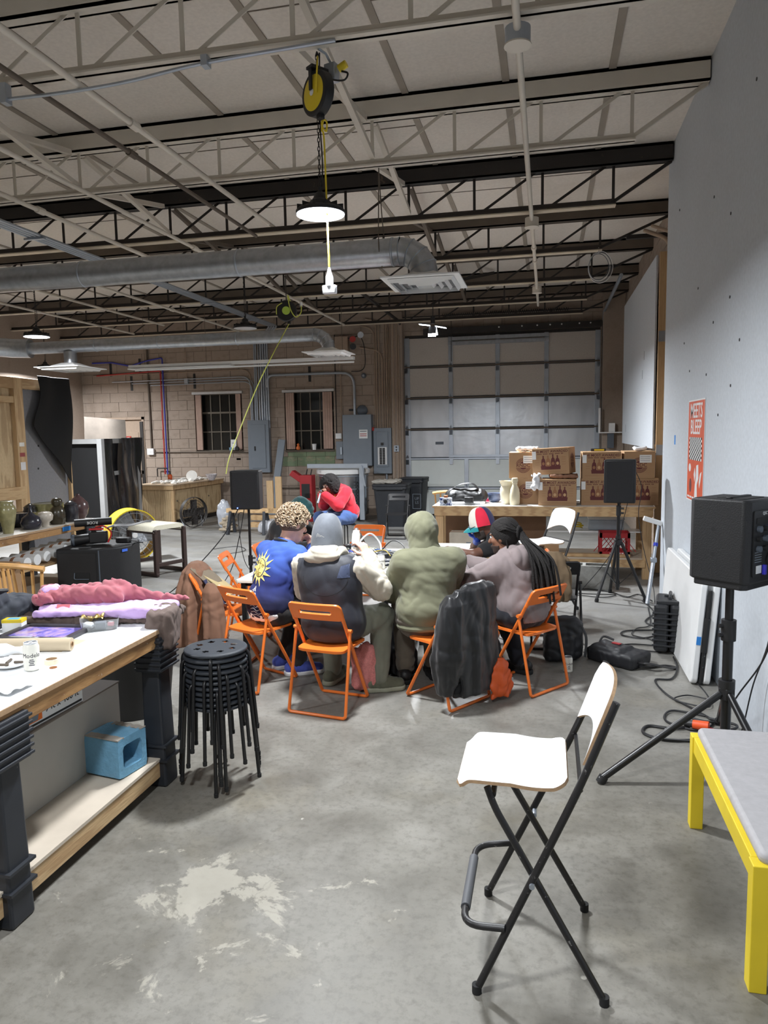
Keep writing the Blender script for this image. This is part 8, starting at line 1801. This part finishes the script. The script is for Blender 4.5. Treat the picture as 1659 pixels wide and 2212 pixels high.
# --- D: mauve-grey hoodie, long locs
FD = Fig(dict(pelvis=(-.16,5.33,.55), chest=(-.20,5.35,.77), neck=(-.25,5.385,.93), head=(-.31,5.42,1.065), shL=(-.35,5.24,.86), elL=(-.585,5.38,.725), wrL=(-.66,5.60,.80), shR=(-.13,5.53,.865), elR=(-.38,5.75,.75), wrR=(-.62,5.88,.79),
  hipL=(-.22,5.26,.53), hipR=(-.11,5.4,.53), knL=(-.5,5.42,.54), knR=(-.36,5.62,.54), anL=(-.36,5.38,.1), anR=(-.2,5.55,.1)), (-.93,.3,-.12), build=1.04)
hD = {'L': hand_caps((-.66,5.60,.80), (-.5,.85,-.1), (.1,.1,-1), (.5,.8,.1), (.3,.4,.3)), 'R': hand_caps((-.62,5.88,.79), (-.9,.2,0), (0,0,-1), (-.2,-.9,0), (.3,.4,.3))}
pD = make_person('seated person with long dark locs in a mauve grey hoodie', FD, S_BROWN, hD)
f, lo, hi = legs_fn(FD, .02, .009, 13); garment('trousers', pD, f, lo, hi, cloth('navy black trousers', (24,25,34)), .014)
fD, lo, hi = top_fn(FD, .028, .028, .007, 41, .48, 32, 'LR', .004, .012); garment('hoodie', pD, fD, lo, hi, MAUVE, .0105)
def hoodD(P):
    n = FD.J['neck']+FD.up*.012; pts = [n+FD.lat*.10*math.cos(a)+FD.fw*(.09*math.sin(a)-.01)+A_(0,0,.0) for a in [2*math.pi*k/14 for k in range(15)]]; d = None
    for a, b_ in zip(pts, pts[1:]):
        e = d_cap(P, a, b_, .03); d = e if d is None else smin(d, e, .02)
    d = smin(d, d_ell(P, n-FD.fw*.12-FD.up*.05, (.13,.06,.10), FD.R), .05); return d+wrinkle(P, .009, 26, 7)
nk = FD.J['neck']; garment('hood', pD, hoodD, nk-.28, nk+.24, MAUVE, .009)
shoe(pD, FD.J['anL'], (-.52,5.44,0), M_BOOT, M_RUBBER); shoe(pD, FD.J['anR'], (-.36,5.62,0), M_BOOT, M_RUBBER)
H_BLK = plain('dark locs', (22,18,17), .85, 0, .3, 60, .6, 120); kf2 = lambda P, h, f, u, l: np.maximum((P-h) @ f*.85-(P-h) @ u*.8-.03, -((P-h) @ u)-.05+((P-h) @ f)*.6)
skullcap(pD, FD, H_BLK, .014, kf2)
h, f_, u_, l_ = FD.J['head'], FD.hf, FD.hu, FD.hl; tie = h-f_*.125+u_*.02; bk = A_(.785,-.618,0); lk = MB(); rs = random.Random(8)
for k in range(64):
    a = -1.45+2.9*(k % 32)/31; row = k//32; x = math.sin(a); st0 = h+l_*x*.088+f_*(.075*math.cos(a)-.01+(-.05 if row else 0))+u_*(.035+.075*math.cos(a*.9)+(.02 if row else 0)); mid = h+l_*x*.1-f_*(.05+.02*rs.random())+u_*(.05+.075*math.cos(a)+.008*rs.random())
    lk.tube(smooth_path([tuple(st0), tuple(mid), tuple(tie+l_*x*.035+u_*.02*math.cos(a)+A_(*[rs.uniform(-.008,.008) for _ in range(3)]))], 5), .0075, 6)
for k in range(96):
    o1 = A_(rs.uniform(-.04,.045), rs.uniform(-.04,.04), rs.uniform(-.01,.02)); e = A_(rs.uniform(-.03,.10), rs.uniform(-.10,.05), 0); L_ = rs.uniform(.32,.46)
    p0 = tie+o1*.6; lk.tube(smooth_path([tuple(p0), tuple(p0+bk*.05+A_(0,0,-.05)), tuple(p0+bk*(.165+.02*rs.random())+o1+e*.35+A_(0,0,-.19)), tuple(p0+bk*(.185+.03*rs.random())+o1+e*.7+A_(0,0,-L_))], 5), .0082, 6)
for k in range(4): lk.tube(smooth_path([tuple(h+l_*.06-f_*.04+u_*.02), tuple(h+l_*.10-f_*.06-u_*.08), tuple(h+l_*.12-f_*.08-u_*.2)], 5), .006, 6)
lk.build('locs', H_BLK, pD, 60); MB().tube([Vector(tie+l_*.045*math.cos(a)+u_*.045*math.sin(a)) for a in [2*math.pi*k/20 for k in range(20)]], .011, 7, True).build('hair_tie', H_BLK, pD)
bd = lambda P: np.maximum(FD.headd(P, False)-.004, np.maximum(((P-h) @ u_)+.055, .02-((P-h) @ f_)))
garment('beard', pD, bd, h-.17, h+.17, plain('short black beard',(44,30,24),.9), .008)
# --- E: colour-block cap, glasses
FE = Fig(dict(pelvis=(-.24,6.68,.54), chest=(-.36,6.66,.75), neck=(-.47,6.62,.905), head=(-.575,6.6,1.015), shL=(-.43,6.45,.84), elL=(-.62,6.30,.78), wrL=(-.85,6.36,.815), shR=(-.36,6.83,.84), elR=(-.66,6.86,.76), wrR=(-.62,6.66,.86),
  hipL=(-.27,6.6,.53), hipR=(-.27,6.77,.53), knL=(-.66,6.55,.54), knR=(-.66,6.82,.54), anL=(-.58,6.55,.1), anR=(-.58,6.85,.1)), (-.88,-.2,-.42), build=1.0)
hE = {'L': hand_caps((-.85,6.36,.815), (-.95,.15,-.1), (.0,.3,-.95), (0,.9,.3), (.35,.4,.3)), 'R': hand_caps((-.62,6.66,.86), (-.1,-.1,.95), (-.3,-.9,0), (-.8,.2,0), (.6,.7,.4))}
pE = make_person('seated person in a colour-block cap and glasses leaning over the table', FE, S_DARK, hE)
f, lo, hi = legs_fn(FE, .012, .008, 15); garment('trousers', pE, f, lo, hi, J_DK, .016)
fE, lo, hi = top_fn(FE, .016, .0, .008, 51, .47, 20, '', 0)
def tee(P):
    d = FE.torso(P, .018)
    for q in 'LR': d = smin(d, d_cap(P, FE.J['sh'+q], FE.J['sh'+q]*.5+FE.J['el'+q]*.5, .078, .072), .03)
    return np.maximum(d+wrinkle(P, .008, 20, 5), .47-P[:, 2])
garment('t_shirt', pE, tee, lo-.1, hi+.1, BLK, .013)
shoe(pE, FE.J['anL'], (-.74,6.5,0), M_BOOT, M_SOLEW); shoe(pE, FE.J['anR'], (-.74,6.85,0), M_BOOT, M_SOLEW)
C5 = hE['R']; gl = lambda P: d_caps(P, [(a, b_, ra+.003, rb+.003) for a, b_, ra, rb in C5]+[(FE.J['wr'+'R']*.7+FE.J['elR']*.3, FE.J['wrR'], .036, .032)])
Q = np.array([c[0] for c in C5]+[c[1] for c in C5]); garment('blue_glove', pE, gl, Q.min(0)-.09, Q.max(0)+.05, plain('blue nitrile glove',(44,84,206),.4), .0065)
CN, CR, CWH, CT = cloth('navy cap panel',(44,42,84)), cloth('red cap panel',(206,34,62)), cloth('white cap panel',(214,210,200)), cloth('teal cap brim',(34,134,140))
cap_on(pE, FE, [CWH, CWH, CR, CN, CN, CR], 1.03, .18, CT, .016, .05)
h, f_, u_, l_ = FE.J['head'], FE.hf, FE.hu, FE.hl
gm = MB()
for e in (-1, 1):
    gm.tube([Vector(h+f_*.118+u_*(.004+.018*math.sin(a))+l_*(.033*e+.026*math.cos(a))) for a in [2*math.pi*k/20 for k in range(20)]], .0026, 6, True); gm.tube([Vector(h+f_*.112+u_*.012+l_*.06*e), Vector(h+f_*.04+u_*.014+l_*.084*e), Vector(h-f_*.02+u_*.008+l_*.086*e)], .0026, 6)
gm.tube([Vector(h+f_*.122+u_*.006+l_*.008*e) for e in (-1, 0, 1)], .0024, 6); gm.build('glasses', M_BLACK, pE)
for e in (-1, 1): MB().prism([(.026*math.cos(a), .018*math.sin(a)) for a in [2*math.pi*k/18 for k in range(18)]], -.0008, .0008, axes(Vector(h+f_*.118+u_*.004+l_*.033*e), Vector(l_), Vector(u_), Vector(f_))).build('lens', M_CLEAR, pE, 0)
bdE = lambda P: np.maximum(FE.headd(P, False)-.005, np.maximum(((P-h) @ u_)+.05, .015-((P-h) @ f_)))
garment('beard', pE, bdE, h-.17, h+.17, plain('greying beard',(62,54,50),.9), .008)
# --- F: red sweatshirt, at the back
FF = Fig(dict(pelvis=(-3.02,10.86,.60), chest=(-3.04,10.78,.83), neck=(-3.12,10.70,.99), head=(-3.215,10.62,1.06), shL=(-2.95,10.58,.955), elL=(-3.02,10.40,.78), wrL=(-3.24,10.44,.93), shR=(-3.18,10.86,.955), elR=(-3.34,10.72,.76), wrR=(-3.30,10.50,.93),
  hipL=(-2.96,10.76,.58), hipR=(-3.1,10.9,.58), knL=(-3.10,10.4,.57), knR=(-3.36,10.56,.58), anL=(-3.05,10.44,.1), anR=(-3.3,10.6,.1)), (-.42,-.86,-.22), build=1.05)
hF = {'L': hand_caps((-3.24,10.44,.93), (-.4,.4,.7), (-.4,.5,-.2), (-.3,-.2,.9), (.9,.9,.6)), 'R': hand_caps((-3.30,10.50,.93), (.2,-.3,.8), (.5,-.2,-.2), (-.2,-.2,.9), (.9,.9,.6))}
pF = make_person('seated person with a black afro in a red sweatshirt, hands at the mouth', FF, S_MID, hF)
f, lo, hi = legs_fn(FF, .03, .01, 19); garment('jeans', pF, f, lo, hi, DENIM, .016)
fF, lo, hi = top_fn(FF, .034, .034, .012, 61, .52, 17, 'LR', .006); garment('sweatshirt', pF, fF, lo, hi, REDS, .013)
shoe(pF, FF.J['anL'], (-3.12,10.3,0), M_BOOT, M_SOLEW); shoe(pF, FF.J['anR'], (-3.42,10.46,0), M_BOOT, M_SOLEW)
h, f_, u_, l_ = FF.J['head'], FF.hf, FF.hu, FF.hl; RF = np.stack([l_, f_, u_], 1); H_AF = plain('black afro hair', (24,20,20), .9, 0, .3, 90, 1.0, 160)
af = lambda P: smax(smin(smin(d_ell(P, h-f_*.03+u_*.05, (.145,.13,.13), RF), d_ell(P, h-f_*.01-u_*.02+l_*.11, (.06,.09,.11), RF), .05), d_ell(P, h-f_*.01-u_*.02-l_*.11, (.06,.09,.11), RF), .05)+wrinkle(P, .012, 60, 4), -d_ell(P, h+f_*.15-u_*.03, (.075,.11,.095), RF), .02)
garment('afro_hair', pF, af, h-.3, h+.3, H_AF, .011)
MB().tube(smooth_path([tuple(FF.J['neck']+FF.lat*.09+FF.fw*.02), tuple(FF.J['neck']-FF.fw*.07+A_(0,0,.03)), tuple(FF.J['neck']-FF.lat*.09+FF.fw*.03), tuple(FF.J['neck']-FF.lat*.06+FF.fw*.11-A_(0,0,.1))], 6), .024, 8, flat=.5).build('lime_scarf', plain('lime scarf',(206,214,60),.7), pF)
t = thing('microphone', 'small silver microphone held at the mouth by the red sweatshirt sitter', 'microphone', (-3.29,10.42,.93)); MB().cyl((0,0,.04),(-.03,-.06,-.11),.013,.016,12).build('body', M_GALV2, t); MB().lathe([(.013,0),(.02,.012),(.018,.03),(.004,.036)],14,TR((.004,.006,.045))).build('head', M_GREYDK, t)
st2 = thing('round_stool', 'black round stool under the sitter in the red sweatshirt', 'stool', (-3.03,10.84,.0)); link('seat', SEAT, None, st2)
for k in range(4): l = link('leg', LEG, None, st2); l.rotation_euler = (0,0,k*math.pi/2+.4)
# --- G: teal hood, black jacket, behind the fair-haired sitter
FG = Fig(dict(pelvis=(-2.62,6.88,.55), chest=(-2.55,6.82,.80), neck=(-2.44,6.77,.975), head=(-2.33,6.72,1.075), shL=(-2.46,6.98,.93), elL=(-2.25,7.05,.75), wrL=(-2.08,6.75,.8), shR=(-2.52,6.62,.93), elR=(-2.34,6.45,.74), wrR=(-2.12,6.5,.8),
  hipL=(-2.6,6.96,.53), hipR=(-2.6,6.8,.53), knL=(-2.2,6.98,.54), knR=(-2.2,6.72,.54), anL=(-2.28,6.98,.1), anR=(-2.28,6.75,.1)), (.75,-.25,-.6), build=1.1)
hG = {'L': hand_caps((-2.08,6.75,.8), (.8,-.5,0), (0,0,-1), (.4,.8,0), (.4,.4,.3)), 'R': hand_caps((-2.12,6.5,.8), (.9,.2,0), (0,0,-1), (-.2,.9,0), (.4,.4,.3))}
pG = make_person('hunched person in a teal hood and black jacket behind the fair-haired sitter', FG, S_PALE, hG)
f, lo, hi = legs_fn(FG, .015, .008, 23); garment('trousers', pG, f, lo, hi, J_DK, .016)
fG, lo, hi = top_fn(FG, .04, .035, .012, 71, .47, 18, 'LR', .004); garment('jacket', pG, fG, lo, hi, BLK, .013)
def hoodG(P):
    h, fv, u, l = FG.J['head'], FG.hf, FG.hu, FG.hl; R = np.stack([l, fv, u], 1); d = d_ell(P, h-fv*.02+u*.02, (.11,.135,.14), R); d = smin(d, d_ell(P, h-fv*.06-u*.09, (.12,.12,.09), R), .05)
    d = smax(d, -d_ell(P, h+fv*.16-u*.02, (.08,.13,.1), R), .015); return d+wrinkle(P, .012, 22, 9)
hd = FG.J['head']; garment('hood', pG, hoodG, hd-.32, hd+.26, TEAL, .012)
shoe(pG, FG.J['anL'], (-2.1,6.98,0), M_BOOT, M_SOLEW); shoe(pG, FG.J['anR'], (-2.1,6.75,0), M_BOOT, M_SOLEW)
